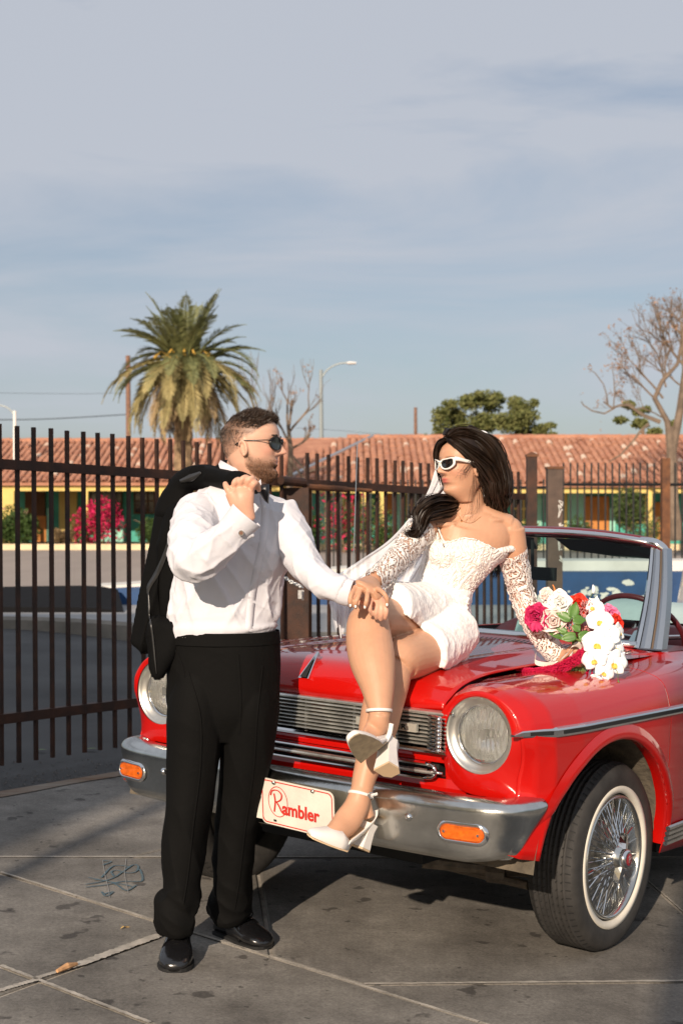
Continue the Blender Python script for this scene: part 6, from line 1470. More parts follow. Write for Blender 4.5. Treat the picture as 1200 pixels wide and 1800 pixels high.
for u in (331, 336): mb = MB(); c = on(BVHTree.FromPolygons([tuple(x) for x in limb([(394, 1108, 4.43), (394, 1118, 4.43), (394, 1130, 4.43)], [(97, 68), (98, 69), (99, 70)], 48, 8)[0]], limb([(394, 1108, 4.43), (394, 1118, 4.43), (394, 1130, 4.43)], [(97, 68), (98, 69), (99, 70)], 48, 8)[1]), u - 10, 1121, .002); mb.tube([c, c + V(0, -.003, 0)], .002, 6); mb.build('hook', M['chrome'], wb)
# shoes
leatherM = mat('black_patent_leather', (.008, .008, .009), .22, coat=.6, spec=.5, bump=.12, bscale=30)
def shoe(heel, toe, nm='shoe'):
    (v, f), (sv, sf), d, u, s, Lg = shoe_mesh(heel, toe, .108); o = mk(nm, v, f, leatherM, MAN, True); mk('sole', sv, sf, M['black'], o)
    hv = MB(); c = np.array(heel) + d * .045; 
    for k in range(4):
        a = np.array(heel) + d * Lg * (.44 + .055 * k) + u * (.083 - .0095 * k - .002); mb = MB(); mb.tube(spline([a - s * .026, a + u * .010 + d * .004, a + s * .026], 8), .0022, 6); mb.build('lace', trM, o, smooth=True)
    for q in (-1, 1):
        mb = MB(); a = np.array(heel) + d * Lg * .46 + u * .087; mb.tube(spline([a, a + s * q * .02 + u * .012, a + s * q * .040 - u * .003 + d * .01, a + s * q * .024 - u * .010 + d * .02], 12), .0018, 6); mb.build('lace_loop', trM, o, smooth=True)
    rings = []
    for t, w, z in ((.50, .40, .074), (.55, .45, .070), (.58, .47, .066)):
        rings.append([np.array(heel) + d * Lg * (t + .06 * (1 - abs(sin(a)))) + s * w * .108 * cos(a) + u * (z * abs(sin(a)) ** .6 + .012) for a in np.linspace(0, pi, 15)])
    v, f = loft(rings, cap=False, closed=False); mk('facing', v, f, leatherM, o, True)
    return o
s1t = G(306, 1712); s1h = V((316 - 600) / FPX * 4.47, 4.47, 0); s1h[2] = gz(s1h[0])
shoe(s1h, s1t)
s2t = G(471, 1669); s2h = V(-.415, 4.655, gz(-.415)); shoe(s2h, s2t)

# ---- jacket held over the shoulder
JK = empty('dinner_jacket', tuple(P(285, 1160, 4.5)), 'black dinner jacket with satin lapels hooked over the man\'s shoulder and hanging behind him', 'jacket')
jackM = cloth_mat('black_jacket_wool', (.0034, .0034, .0034), .8, .3, 800, spec=.10, sheen=.0)
jp = [limb([(448, 850, 4.20), (425, 846, 4.24), (395, 842, 4.33), (360, 838, 4.42), (328, 846, 4.46), (312, 872, 4.47), (306, 905, 4.47)], [(8, 10), (12, 18), (17, 24), (17, 26), (18, 26), (20, 22), (22, 16)], 28, 50),
      limb([(314, 865, 4.47), (306, 905, 4.48), (299, 950, 4.48), (292, 1000, 4.48), (284, 1050, 4.48), (276, 1100, 4.48), (270, 1136, 4.48)], [(15, 17), (18, 14), (23, 12), (30, 11), (35, 10), (37, 9), (37, 8)], 32, 60),
      limb([(318, 900, 4.44), (312, 960, 4.44), (308, 1030, 4.45), (306, 1090, 4.45), (300, 1150, 4.45)], [(16, 12), (20, 9), (22, 8), (18, 7), (10, 5)], 26, 40),
      limb([(294, 1100, 4.40), (287, 1140, 4.39), (279, 1172, 4.385), (276, 1190, 4.38)], [(22, 8), (15, 7), (8, 5), (1.5, 2)], 16, 24),
      limb([(372, 845, 4.36), (388, 826, 4.40), (400, 818, 4.43)], [(12, 20), (10, 18), (4, 10)], 18, 14),
      limb([(345, 835, 4.40), (352, 828, 4.38), (357, 822, 4.37)], [(14, 6), (7, 4), (1.5, 1.5)], 14, 10)]
co, fa, no = fuse(jp, .005, 4)
V_ = HOR + (EYE - co[:, 2]) / co[:, 1] * FPX
co = folds(co, no, .034, [((-.25, 0, -1), 1, .10)], 12, 9, np.clip((V_ - 840) / 60, .3, 1), 2.0)
jb_ = fast('jacket_body', co, fa, jackM, JK); JB = BVHTree.FromPolygons([tuple(p) for p in co], fa)
satM = cloth_mat('black_satin_lapel', (.022, .021, .020), .32, .05, 200, spec=.7)
for pts, w in (([(336, 872), (318, 895), (304, 930), (290, 975), (274, 1010), (262, 1030), (259, 1045)], [1.5, 2.5, 3, 4, 4.5, 4, 1.5]), ([(260, 1042), (262, 1080), (268, 1120), (272, 1160), (275, 1185)], [1.5, 2, 2, 1.6, .8]), ([(316, 846), (335, 840), (352, 830)], [3, 7, 2])):
    v, f = strip(JB, pts, w, .005); l_ = mk('lapel', v, f, satM, JK, True); q_ = l_.modifiers.new('t', 'SOLIDIFY'); q_.thickness = .002
# ================================================================== THE BRIDE
BR = empty('person', tuple(P(775, 1150, 4.72)), 'dark haired bride in short lace dress and white sunglasses sitting on the red bonnet', 'person')
HB2 = head_matrix(P(816, 872, 4.69), (-.86, -.50, -.02), (-.06, 0, 1), .212)
hm = place(head_mesh(True), HB2)
parts = [hm] + [place(e, HB2) for e in ear_mesh(1) + ear_mesh(-1)]
parts.append(limb([(826, 915, 4.73), (825, 890, 4.72), (824, 862, 4.72), (826, 835, 4.71)], [(36, 30), (27, 25), (25, 25), (24, 26)]))
# torso
parts.append(limb([(828, 900, 4.73), (829, 918, 4.73), (826, 938, 4.73), (812, 965, 4.72), (797, 990, 4.72), (782, 1022, 4.72), (770, 1055, 4.72), (764, 1090, 4.71), (768, 1125, 4.70), (772, 1146, 4.70)],
                  [(32, 26), (62, 36), (74, 45), (63, 46), (55, 42), (48, 36), (54, 42), (62, 50), (58, 50), (40, 36)], 40, 70))
parts.append(ball(P(781, 970, 4.670), (.051, .051, .053))); parts.append(ball(P(832, 976, 4.682), (.053, .051, .053)))
parts.append(limb([(840, 893, 4.73), (866, 908, 4.74), (893, 922, 4.745)], [(14, 22), (15, 26), (18, 26)], 20, 16)); parts.append(limb([(812, 895, 4.73), (788, 908, 4.72), (762, 917, 4.71)], [(13, 20), (15, 24), (18, 24)], 20, 16))
parts.append(ball(P(894, 932, 4.74), (.049, .048, .048))); parts.append(ball(P(752, 922, 4.70), (.048, .046, .046)))
# collar bones
for a, b, c in (((838, 918, 4.69), (865, 915, 4.68), (892, 914, 4.71)), ((812, 920, 4.68), (790, 922, 4.66), (768, 922, 4.66))): parts.append(limb([a, b, c], [(4, 4), (5, 5), (4, 4)], 12, 14))
# arms
ARM_R = [(748, 925, 4.68), (728, 945, 4.63), (708, 970, 4.56), (688, 993, 4.46), (668, 1012, 4.38), (654, 1026, 4.32)]
ARM_L = [(898, 930, 4.74), (903, 965, 4.75), (908, 1005, 4.78), (918, 1048, 4.80), (937, 1092, 4.78), (957, 1126, 4.77), (975, 1150, 4.76)]
parts.append(limb(ARM_R, [(25, 25), (23, 23), (20, 21), (19, 19), (16, 15), (13, 11)]))
parts.append(limb(ARM_L, [(24, 24), (23, 23), (21, 21), (18, 19), (17, 17), (14, 14), (11, 11)]))
# legs
TH_R = [(748, 1105, 4.69), (715, 1098, 4.58), (682, 1090, 4.44), (655, 1090, 4.33), (650, 1105, 4.29)]
SH_R = [(655, 1088, 4.34), (647, 1096, 4.295), (649, 1130, 4.26), (655, 1165, 4.21), (663, 1205, 4.16), (667, 1240, 4.12), (667, 1262, 4.10)]
parts.append(limb(TH_R, [(44, 44), (42, 43), (38, 40), (36, 37), (30, 32)], ref=(0, 0, 1)))
parts.append(limb(SH_R, [(30, 34), (37, 36), (41, 37), (40, 38), (31, 31), (23, 24), (19, 21)]))
TH_L = [(782, 1122, 4.66), (757, 1138, 4.56), (728, 1152, 4.45), (703, 1160, 4.36), (694, 1175, 4.33)]
SH_L = [(695, 1160, 4.37), (686, 1190, 4.33), (674, 1235, 4.30), (664, 1280, 4.26), (653, 1325, 4.22), (640, 1368, 4.19), (634, 1398, 4.17)]
parts.append(limb(TH_L, [(42, 42), (43, 43), (41, 41), (38, 38), (30, 32)], ref=(0, 0, 1)))
parts.append(limb(SH_L, [(32, 34), (36, 36), (36, 36), (34, 34), (27, 28), (21, 23), (19, 21)]))
# feet
F1a, F1t = P(668, 1268, 4.10), P(630, 1312, 3.97)      # crossed foot, points down to the camera
parts.append(limb([(667, 1255, 4.10), (664, 1272, 4.10), (656, 1286, 4.09), (646, 1296, 4.06), (638, 1300, 4.03)], [(19, 21), (20, 20), (18, 13), (16, 8), (9, 5)]))
parts.append(limb([(668, 1262, 4.11), (681, 1288, 4.12)], [(14, 16), (11, 12)]))
parts.append(limb([(634, 1392, 4.17), (625, 1420, 4.15), (608, 1446, 4.12), (588, 1464, 4.08), (562, 1472, 4.05)], [(19, 20), (22, 19), (24, 18), (19, 17), (9, 10)]))
parts.append(limb([(636, 1400, 4.18), (647, 1438, 4.18)], [(14, 15), (11, 12)]))
# right hand over the man's
parts.append(limb([(652, 1020, 4.27), (650, 1028, 4.225), (648, 1035, 4.185), (644, 1041, 4.168)], [(13, 9), (23, 9), (28, 9), (24, 8)]))
for (a, b, c, t) in (((624, 1034), (617, 1046), (615, 1057), (616, 1066)), ((634, 1036), (629, 1050), (625, 1060), (625, 1068)), ((646, 1037), (645, 1051), (643, 1061), (641, 1069)), ((662, 1034), (673, 1042), (680, 1053), (680, 1065))):
    parts += fingr([px(*a, 4.175), px(*b, 4.145), px(*c, 4.14), px(*t, 4.15)], .0082, .0060)
# left hand closed round the stems
parts.append(limb([(975, 1150, 4.76), (988, 1156, 4.74), (1001, 1158, 4.715), (1010, 1156, 4.70)], [(12, 10), (16, 11), (19, 12), (14, 10)]))
for i, (u, v) in enumerate(((1004, 1146), (1008, 1154), (1009, 1163), (1007, 1171))):
    parts += fingr([px(u - 4, v, 4.70), px(u + 9, v - 2, 4.685), px(u + 15, v + 1, 4.70), px(u + 9, v + 6, 4.715)], .0080, .0062)
parts += fingr([px(996, 1148, 4.70), px(1006, 1137, 4.69), px(1016, 1138, 4.70)], .0088, .0068)
co, fa, no = fuse(parts, .0034, 3, .5)
lc = local_coords(co, HB2); x, y, z = lc.T; ay = np.abs(y); hd = (z > -.2) & (z < 1.1) & (np.abs(x) < .7) & (ay < .6)
base = np.tile(V(.55, .30, .185), (len(co), 1))
base = blend(base, hd * .22 * gs(ay - .22, .10) * gs(z - .38, .08) * (x > .1), (.68, .22, .17))
lipm = gs(y, .088) * np.clip(gs(z - .278, .021) + gs(z - .235, .022), 0, 1) * (x > .33); base = blend(base, hd * np.clip(lipm * 1.1, 0, 1) * .9, (.50, .10, .09))
scalp = hd * np.clip((z - np.interp(x, [-.5, -.15, .0, .1, .25, .35], [.0, .2, .50, .66, .84, .90])) / .05, 0, 1); base = blend(base, scalp * .9, (.02, .012, .009))
brow = hd * gs(ay - .14, .08) * gs(z - .625, .014) * (x > .25); base = blend(base, brow * .8, (.03, .018, .012))
bride = fast('body', co, fa, skinM, BR, True, base); BB = BVHTree.FromPolygons([tuple(p) for p in co], fa)
# nails
nailM = mat('white_nail', (.85, .82, .78), .2, coat=.6)
for u, v in ((615.6, 1064), (624.6, 1066), (641, 1067), (680, 1063)):
    c = on(BB, u, v, .0012); vv, ff = ball(c, (.0036, .0016, .0056), 10, 8); mk('nail', vv, ff, nailM, BR, True)
# sunglasses
glasses(HB2, BR, mat('white_frame', (.82, .79, .74), .3, coat=.4), lensM, True)
c = hl(HB2, -.01, -.365, .325) if False else hl(HB2, .0, .350, .325); v, f = ball(c, .0035, 10, 8); mk('earring', v, f, M['chrome'], BR, True)
# necklace
nk = [(806, 906), (812, 915), (822, 919), (832, 918), (845, 908)]; mb = MB(); mb.tube([on(BB, u, v, .001) for u, v in spline(nk, 22)], .0007, 5); mb.tube([on(BB, 811, 914, .002), on(BB, 811, 917, .003)], .0025, 6); mb.build('necklace', mat('gold', (.8, .55, .25), .2, metal=1), BR)
# ---------------- dress
def lace_mat(name, hole=True, dens=.5):
    m = mat(name, (.86, .82, .77), .75, spec=.25); t = m.node_tree; b = bsdf(m); tc = N(t, 'ShaderNodeTexCoord')
    nz_ = N(t, 'ShaderNodeTexNoise', Scale=14.0, Detail=2.0); t.links.new(tc.outputs['Object'], nz_.inputs['Vector'])
    mxv = N(t, 'ShaderNodeMix', data_type='RGBA'); mxv.inputs[0].default_value = .06; t.links.new(tc.outputs['Object'], mxv.inputs[6]); t.links.new(nz_.outputs['Color'], mxv.inputs[7])
    v1 = N(t, 'ShaderNodeTexVoronoi', feature='DISTANCE_TO_EDGE', Scale=120.0); v2 = N(t, 'ShaderNodeTexVoronoi', feature='F1', Scale=34.0); v3 = N(t, 'ShaderNodeTexWave', Scale=20.0, Distortion=22.0, Detail=2.5)
    for q in (v1, v2, v3): t.links.new(mxv.outputs[2], q.inputs['Vector'])
    net = N(t, 'ShaderNodeMath', operation='LESS_THAN'); net.inputs[1].default_value = .075; t.links.new(v1.outputs['Distance'], net.inputs[0])
    flw = N(t, 'ShaderNodeMath', operation='GREATER_THAN'); flw.inputs[1].default_value = dens; t.links.new(v3.outputs[1], flw.inputs[0])
    dot = N(t, 'ShaderNodeMath', operation='LESS_THAN'); dot.inputs[1].default_value = .23; t.links.new(v2.outputs['Distance'], dot.inputs[0])
    a1 = N(t, 'ShaderNodeMath', operation='MAXIMUM'); t.links.new(net.outputs[0], a1.inputs[0]); t.links.new(flw.outputs[0], a1.inputs[1])
    a2 = N(t, 'ShaderNodeMath', operation='MAXIMUM'); t.links.new(a1.outputs[0], a2.inputs[0]); t.links.new(dot.outputs[0], a2.inputs[1])
    if hole: t.links.new(a2.outputs[0], b.inputs['Alpha'])
    else:
        mc = N(t, 'ShaderNodeMix', data_type='RGBA'); t.links.new(a2.outputs[0], mc.inputs[0]); mc.inputs[6].default_value = (.80, .71, .62, 1); mc.inputs[7].default_value = (.88, .85, .81, 1); t.links.new(mc.outputs[2], b.inputs['Base Color'])
    bp = N(t, 'ShaderNodeBump', Strength=.7, Distance=.003); ad_ = N(t, 'ShaderNodeMath', operation='ADD'); t.links.new(a2.outputs[0], ad_.inputs[0]); t.links.new(v3.outputs[1], ad_.inputs[1]); t.links.new(ad_.outputs[0], bp.inputs['Height']); t.links.new(bp.outputs[0], b.inputs['Normal'])
    return m
laceM = lace_mat('lace_sleeve', True, .54); bodM = lace_mat('lace_bodice', False, .35)
satinW = cloth_mat('white_skirt_mesh', (.86, .84, .82), .7, .5, 500, spec=.25)
# bodice: shell a little proud of the torso between a neckline and the waist
sk = [limb([(829, 925, 4.73), (826, 938, 4.73), (813, 963, 4.72), (799, 990, 4.72), (783, 1022, 4.72), (771, 1055, 4.72), (764, 1085, 4.71)], [(50, 36), (76, 49), (67, 52), (59, 47), (52, 41), (57, 46), (62, 50)], 48, 60), ball(P(781, 972, 4.668), (.056, .056, .058)), ball(P(832, 978, 4.680), (.058, .056, .058))]
co, fa, no = fuse(sk, .0036, 4); U_, V_ = 600 + co[:, 0] / co[:, 1] * FPX, HOR + (EYE - co[:, 2]) / co[:, 1] * FPX
neck_u = [700, 738, 745, 752, 762, 767, 770, 776, 790, 810, 840, 868, 900]; neck_v = [960, 930, 914, 908, 907, 918, 938, 951, 950, 944, 948, 962, 975]
low = lambda u: np.interp(u, [690, 720, 740, 760, 790, 830], [1030, 1022, 1026, 1034, 1042, 1048])
keep = (V_ > np.interp(U_, neck_u, neck_v)) & (V_ < low(U_) + 6)
ff = [q for q in fa if all(keep[list(q)])]; us = sorted(set(k for q in ff for k in q)); um = {k: i for i, k in enumerate(us)}
bco = co[us]; Ub, Vb = U_[us], V_[us]; bno = no[us]
bnoise = np.array([abs(fbm(p[0], p[1], p[2], 70)) for p in bco.tolist()]); bco = bco + bno * (.0035 * bnoise)[:, None]
D_ = empty('x', (0, 0, 0), 'x', 'x'); bpy.data.objects.remove(D_)
dress = fast('dress_bodice', bco, [tuple(um[k] for k in q) for q in ff], bodM, BR); sm_ = dress.modifiers.new('t', 'SOLIDIFY'); sm_.thickness = .003; sm_.offset = -1
DB = BVHTree.FromPolygons([tuple(p) for p in bco], [tuple(um[k] for k in q) for q in ff])
# boning seams
for pts in ([(748, 975), (742, 1000), (735, 1026)], [(772, 992), (762, 1012), (752, 1034)], [(800, 1000), (786, 1022), (775, 1040)], [(832, 1002), (812, 1024), (800, 1045)]):
    v, f = strip(DB, pts, 2.2, .003, 16); mk('corset_seam', v, f, satinW, dress, True)
v, f = strip(DB, [(745, 916), (752, 910), (763, 910), (768, 922), (771, 940), (777, 953), (792, 952), (812, 946), (840, 950), (866, 963)], [3, 3, 2.5, 2.5, 2.5, 2.5, 3, 3], .001, 60)
mb = MB(); mb.tube([v[3 * i + 1] + V(0, 0, .0014 * math.sin(i * 1.9)) for i in range(60)], .0026, 6); mb.build('scalloped_trim', bodM, dress, smooth=True)
# beads
mb = MB(); rg = random.Random(4)
for i in range(420):
    u, v_ = rg.uniform(735, 862), rg.uniform(955, 1040); 
    if v_ < np.interp(u, neck_u, neck_v) + 6: continue
    if rg.random() > np.clip((u - 740) / 90, .25, 1): continue
    c = on(DB, u, v_, .0015); b_, g_ = ball(c, rg.uniform(.0012, .0022), 6, 4); mb.add(b_, g_)
mb.build('bead', mat('pearl', (.85, .82, .78), .25, coat=.5), dress, smooth=True, kind='stuff')
# skirt
sp2 = [limb([(785, 1022, 4.72), (772, 1052, 4.72), (764, 1085, 4.71), (768, 1120, 4.70), (774, 1150, 4.70), (776, 1165, 4.70)], [(50, 41), (57, 47), (65, 54), (62, 56), (50, 50), (44, 46)], 48, 50),
       limb([(762, 1075, 4.70), (735, 1075, 4.62), (708, 1072, 4.52), (684, 1068, 4.42)], [(52, 52), (50, 50), (46, 47), (43, 44)], 40, 40, ref=(0, 0, 1)),
       limb([(790, 1105, 4.68), (775, 1120, 4.62), (758, 1134, 4.56), (738, 1146, 4.49)], [(56, 54), (54, 54), (52, 52), (51, 51)], 40, 30, ref=(0, 0, 1))]
co, fa, no = fuse(sp2, .004, 6); U_, V_ = 600 + co[:, 0] / co[:, 1] * FPX, HOR + (EYE - co[:, 2]) / co[:, 1] * FPX
co = folds(co, no, .0038, [((.9, 0, -.55), 1, .14), ((1, 0, -.15), .6, .16)], 21, 18, None, 2.2)
co = co + no * (.0015 * np.array([fbm(p[0], p[1], p[2], 120) for p in co.tolist()]))[:, None]
# cut the hem: everything forward of the line (680,1062)-(767,1170)
hem_v = np.interp(U_, [600, 680, 700, 724, 740, 755, 762, 768, 800], [1000, 1060, 1074, 1090, 1104, 1122, 1140, 1172, 1185])
keep = (V_ < hem_v) & (U_ > 678); keep = keep | (co[:, 1] > 4.80) & (V_ < 1150)
ff = [q for q in fa if all(keep[list(q)])]; us = sorted(set(k for q in ff for k in q)); um = {k: i for i, k in enumerate(us)}
skirt = fast('dress_skirt', co[us], [tuple(um[k] for k in q) for q in ff], satinW, BR); q_ = skirt.modifiers.new('t', 'SOLIDIFY'); q_.thickness = .004; q_.offset = -1
# seam frill down the hip
mb = MB(); SKB = BVHTree.FromPolygons([tuple(p) for p in co[us]], [tuple(um[k] for k in q) for q in ff]); rg = random.Random(8)
e_ = [(824, 1052), (821, 1075), (820, 1095), (816, 1115), (808, 1135), (796, 1152), (782, 1165)]
q = spline(e_, 60); rings = []
for i, (u, v_) in enumerate(q): c = P(u - 2, v_, 4.655 + .0 * i); rings.append(c + V(.004 * math.sin(i * 1.9), .006 * math.cos(i * 1.3), .002 * math.sin(i * 2.7)))
mb.tube(rings, .0055, 6, flat=(1, 1)); mb.build('hip_frill', bodM, skirt, smooth=True)
# sleeves
def sleeve(arm, rad, nm, cut=0):
    v, f = limb(arm, rad, 44, 90, cap=False); v = np.array(v); n = 44; c = v.reshape(90, n, 3).mean(1).repeat(n, 0); d = v - c
    k = np.array([1 + .07 * fbm(p[0], p[1], p[2], 26) + .05 * fbm(p[0], p[1], p[2], 70) for p in v.tolist()]); v = c + d * k[:, None]
    o = mk(nm, v, f, laceM, BR, True); return o
sleeve([(741, 932, 4.665)] + ARM_R[1:5] + [(656, 1022, 4.33)], [(28, 28), (26, 26), (23.5, 24), (22, 22), (20, 18), (19, 15)], 'sleeve')
sleeve([(898, 968, 4.75)] + ARM_L[2:5] + [(957, 1126, 4.77), (984, 1160, 4.755)], [(27.5, 27.5), (25, 25), (22, 22), (22, 21), (21, 19), (19, 17)], 'sleeve')
# off-shoulder band joining bodice and left sleeve
v, f = limb([(858, 962, 4.68), (872, 968, 4.67), (890, 966, 4.69), (908, 963, 4.72), (920, 962, 4.75)], [(7, 4), (7, 4), (6, 4), (6, 4), (5, 4)], 12, 30); mk('shoulder_band', v, f, bodM, dress, True)
fr_m = MB()
for arm, side_, rng_ in ((ARM_L, 1, (.28, .75)), (ARM_L, -1, (.3, .9)), (ARM_R, -1, (.2, .9))):
    p = spline([P(*a) for a in arm], 60); rr_ = spline([[r] for r in ([24, 23, 21.5, 21, 20.5, 19.5, 19] if arm is ARM_L else [27, 26, 23, 22, 21, 20])], 60)[:, 0]
    path = []
    for i in range(int(60 * rng_[0]), int(60 * rng_[1])):
        t = p[min(59, i + 1)] - p[max(0, i - 1)]; t /= np.linalg.norm(t); s = np.cross(t, V(0, 1, 0)); s /= np.linalg.norm(s)
        path.append(p[i] - s * side_ * (rr_[i] * 4.7 / FPX) * 1.03 + V(.003 * math.sin(i * 2.1), .004 * math.cos(i * 1.7), .003 * math.cos(i * 2.9)))
    mb = MB(); mb.tube(path, .0034, 6); mb.build('sleeve_frill', bodM, dress, smooth=True)
# ---------------- shoes
shM = mat('white_satin_shoe', (.78, .74, .70), .38, coat=.15, bump=.05, bscale=200); soM = mat('tan_sole', (.62, .45, .28), .6); soD = mat('scuffed_sole', (.34, .27, .17), .7, col2=(.22, .17, .11), vscale=40)
def pump(ankle, ball_, toe, heelb, heeltip, side, depth_w, nm, soled):
    """ankle strap pump: toe box, side quarters, block heel"""
    e = None; B3, T3, H3, HT = [np.array(q) for q in (ball_, toe, heelb, heeltip)]
    ax = (B3 - T3) / np.linalg.norm(B3 - T3); sd = np.array(side, float); sd -= sd.dot(ax) * ax; sd /= np.linalg.norm(sd); up = np.cross(sd, ax); up *= (1 if up[1] > 0 else -1) if soled else (1 if up[2] > 0 else -1)
    L = np.linalg.norm(B3 - T3); rings = []
    for t, w, h in ((0, .012, .008), (.06, .019, .013), (.25, .027, .019), (.5, .035, .027), (.8, .041, .034), (1.05, .043, .036)):
        c = T3 + ax * L * t; top = .62 if t > .9 else 1.0
        rings.append([c + sd * w * np.sign(cos(a)) * abs(cos(a)) ** .8 + up * (h * (1.25 * max(0, sin(a)) ** .8 * top if sin(a) > 0 else -.12)) for a in np.linspace(0, 2 * pi, 29)[:-1]])
    v, f = loft(rings, cap=False); f.append(tuple(range(28))[::-1]); sh = mk(nm, v, f, shM, BR, True); q_ = sh.modifiers.new('t', 'SOLIDIFY'); q_.thickness = .0022
    # quarters: two strips from ball to heel
    for s in (1, -1):
        a = B3 + sd * s * .040; b = (B3 + H3) / 2 + sd * s * .031; c = H3 + sd * s * .020; d = H3 - (B3 - H3) / np.linalg.norm(B3 - H3) * .020
        lo = spline([a - up * .002, b, c, d], 24); hgt = np.interp(np.linspace(0, 1, 24), [0, .35, .8, 1], [.030, .020, .030, .036]); hi = [p + up * h * 1.0 for p, h in zip(lo, hgt)]
        v = list(lo) + hi; mk('quarter', v, [(i, i + 1, 24 + i + 1, 24 + i) for i in range(23)], shM, sh, True).modifiers.new('t', 'SOLIDIFY').thickness = .0025
    # sole under forefoot and arch
    pts = []
    out_l = [(0, .006), (.06, .020), (.25, .029), (.5, .037), (.8, .043), (1.05, .044)]
    row = [(T3 + ax * L * t + sd * w, T3 + ax * L * t - sd * w) for t, w in out_l] + [((B3 * (1 - k) + H3 * k) + sd * w, (B3 * (1 - k) + H3 * k) - sd * w) for k, w in ((.3, .034), (.6, .025), (1.0, .026))] + [(H3 + (H3 - B3) / np.linalg.norm(H3 - B3) * .022 + sd * .012, H3 + (H3 - B3) / np.linalg.norm(H3 - B3) * .022 - sd * .012)]
    v = []; 
    for a, b in row: v += [a - up * .003, b - up * .003, a - up * .007, b - up * .007]
    f = []
    for i in range(len(row) - 1):
        k = 4 * i; f += [(k, k + 4, k + 5, k + 1), (k + 2, k + 3, k + 7, k + 6), (k, k + 2, k + 6, k + 4), (k + 1, k + 5, k + 7, k + 3)]
    f += [(0, 1, 3, 2)]; mk('sole', v, f, soM if not soled else soD, sh)
    # block heel, flares to the tip
    rings = []; hx = (H3 - B3) / np.linalg.norm(H3 - B3); hd_ = HT - H3; hl_ = np.linalg.norm(hd_); hd_ /= hl_; hx = hx - hx.dot(hd_) * hd_; hx /= np.linalg.norm(hx); hs = np.cross(hd_, hx)
    for k, w1, w2 in ((0, .025, .030), (.3, .024, .024), (.7, .027, .027), (1.0, .031, .031)):
        c = H3 + hd_ * hl_ * k + hx * .004; rings.append([c + hs * w1 * a + hx * w2 * b for a, b in ((-1, -1), (1, -1), (1.0, .35), (.55, 1), (-.55, 1), (-1.0, .35))])
    v, f = loft(rings); hh = mk('heel', v, f, shM, sh)
    v, f = loft([[p + hd_ * .0005 for p in rings[-1]], [p + hd_ * .006 for p in rings[-1]]]); mk('heel_tip', v, f, soM, hh)
    # ankle strap
    A3 = np.array(ankle); return sh
def strap(sh, c, r, tilt, axis, buckle=None):
    ax = np.array(axis, float); ax /= np.linalg.norm(ax); u = np.cross(ax, V(0, 1, 0)); u /= np.linalg.norm(u); w = np.cross(ax, u); rings = []
    for t in np.linspace(0, 2 * pi, 41):
        p = np.array(c) + (u * cos(t) * r[0] + w * sin(t) * r[1]); n = (p - c) / np.linalg.norm(p - c); rings.append([p - ax * .0045, p - ax * .0045 + n * .002, p + ax * .0045 + n * .002, p + ax * .0045])
    v, f = loft(rings, cap=False); o = mk('ankle_strap', v, f, shM, sh, True)
    return o, u, w, ax
# lower shoe (side view)
s2 = pump(P(634, 1396, 4.17), P(597, 1482, 4.09), P(543, 1466, 4.02), P(648, 1447, 4.19), P(632, 1489, 4.17), (.55, .9, -.25), 0, 'shoe', False)
o, u, w, ax = strap(s2, P(634, 1398, 4.17), (.0385, .040), 0, P(640, 1368, 4.19) - P(630, 1410, 4.165))
v, f = tube([P(652, 1399, 4.125) + .0085 * V(cos(t), .1 * cos(t), sin(t)) for t in np.linspace(0, 2 * pi, 21)], .0024, 6, False); mk('buckle', v, f, M['chrome'], o, True)
mb = MB(); mb.tube([P(652, 1399, 4.12), P(663, 1396, 4.13)], .0045, 4, flat=(1, .3)); mb.build('strap_end', shM, o)
# upper shoe (seen from below)
s1 = pump(P(667, 1255, 4.10), P(651, 1322, 4.03), P(618, 1294, 3.93), P(682, 1303, 4.12), P(681, 1352, 4.05), (.6, -.28, .75), 0, 'shoe', True)
o, u, w, ax = strap(s1, P(666, 1250, 4.105), (.0385, .041), 0, V(.0, .25, 1))
mb = MB(); mb.tube(spline([P(687, 1272, 4.09), P(684, 1290, 4.09), P(676, 1305, 4.07), P(664, 1310, 4.03)], 12), .009, 6, flat=(1, .3)); mb.build('side_strap', shM, s1, smooth=True)
# ---------------- hair: long dark waves
darkhair = mat('black_brown_hair', (.018, .010, .006), .42, spec=.35, var=.5, vscale=40, stretch=(1, 1, .2))
Rb_ = np.array(HB2)[:3, :3]
def hp(x, y, z): return np.array(HB2 @ Vector((x, y, z)))
mass = []
mass.append(([hp(.22, .02, .93), hp(.05, .03, 1.005), hp(-.2, 0, .98), hp(-.42, .02, .78), hp(-.52, .05, .48), hp(-.50, .08, .15)], [(.05, .03), (.060, .040), (.078, .05), (.080, .052), (.072, .055), (.055, .05)]))
mh, fh = [], []
cap_ = []
for zz in np.linspace(.99, .18, 26):                     # shell over scalp, open at the face
    ring = []
    for t in np.linspace(-1.0, 1.0, 37):
        a = pi - t * (np.interp(zz, [.18, .45, .60, .70, .84, .99], [1.25, 1.42, 1.72, 2.05, 2.55, 3.05])); r_x = np.interp(zz, [.18, .5, .7, .85, .95, .99], [.36, .475, .50, .46, .30, .14]); r_y = np.interp(zz, [.18, .5, .7, .85, .95, .99], [.33, .365, .375, .33, .22, .10])
        ring.append(hp((-.02 + r_x * cos(a)) * 1.0, r_y * sin(a), zz + .045))
    cap_.append(ring)
v, f = loft(cap_, cap=False, closed=False); hb = mk('hair', v, f, darkhair, BR, True); hb.modifiers.new('t', 'SOLIDIFY').thickness = .012
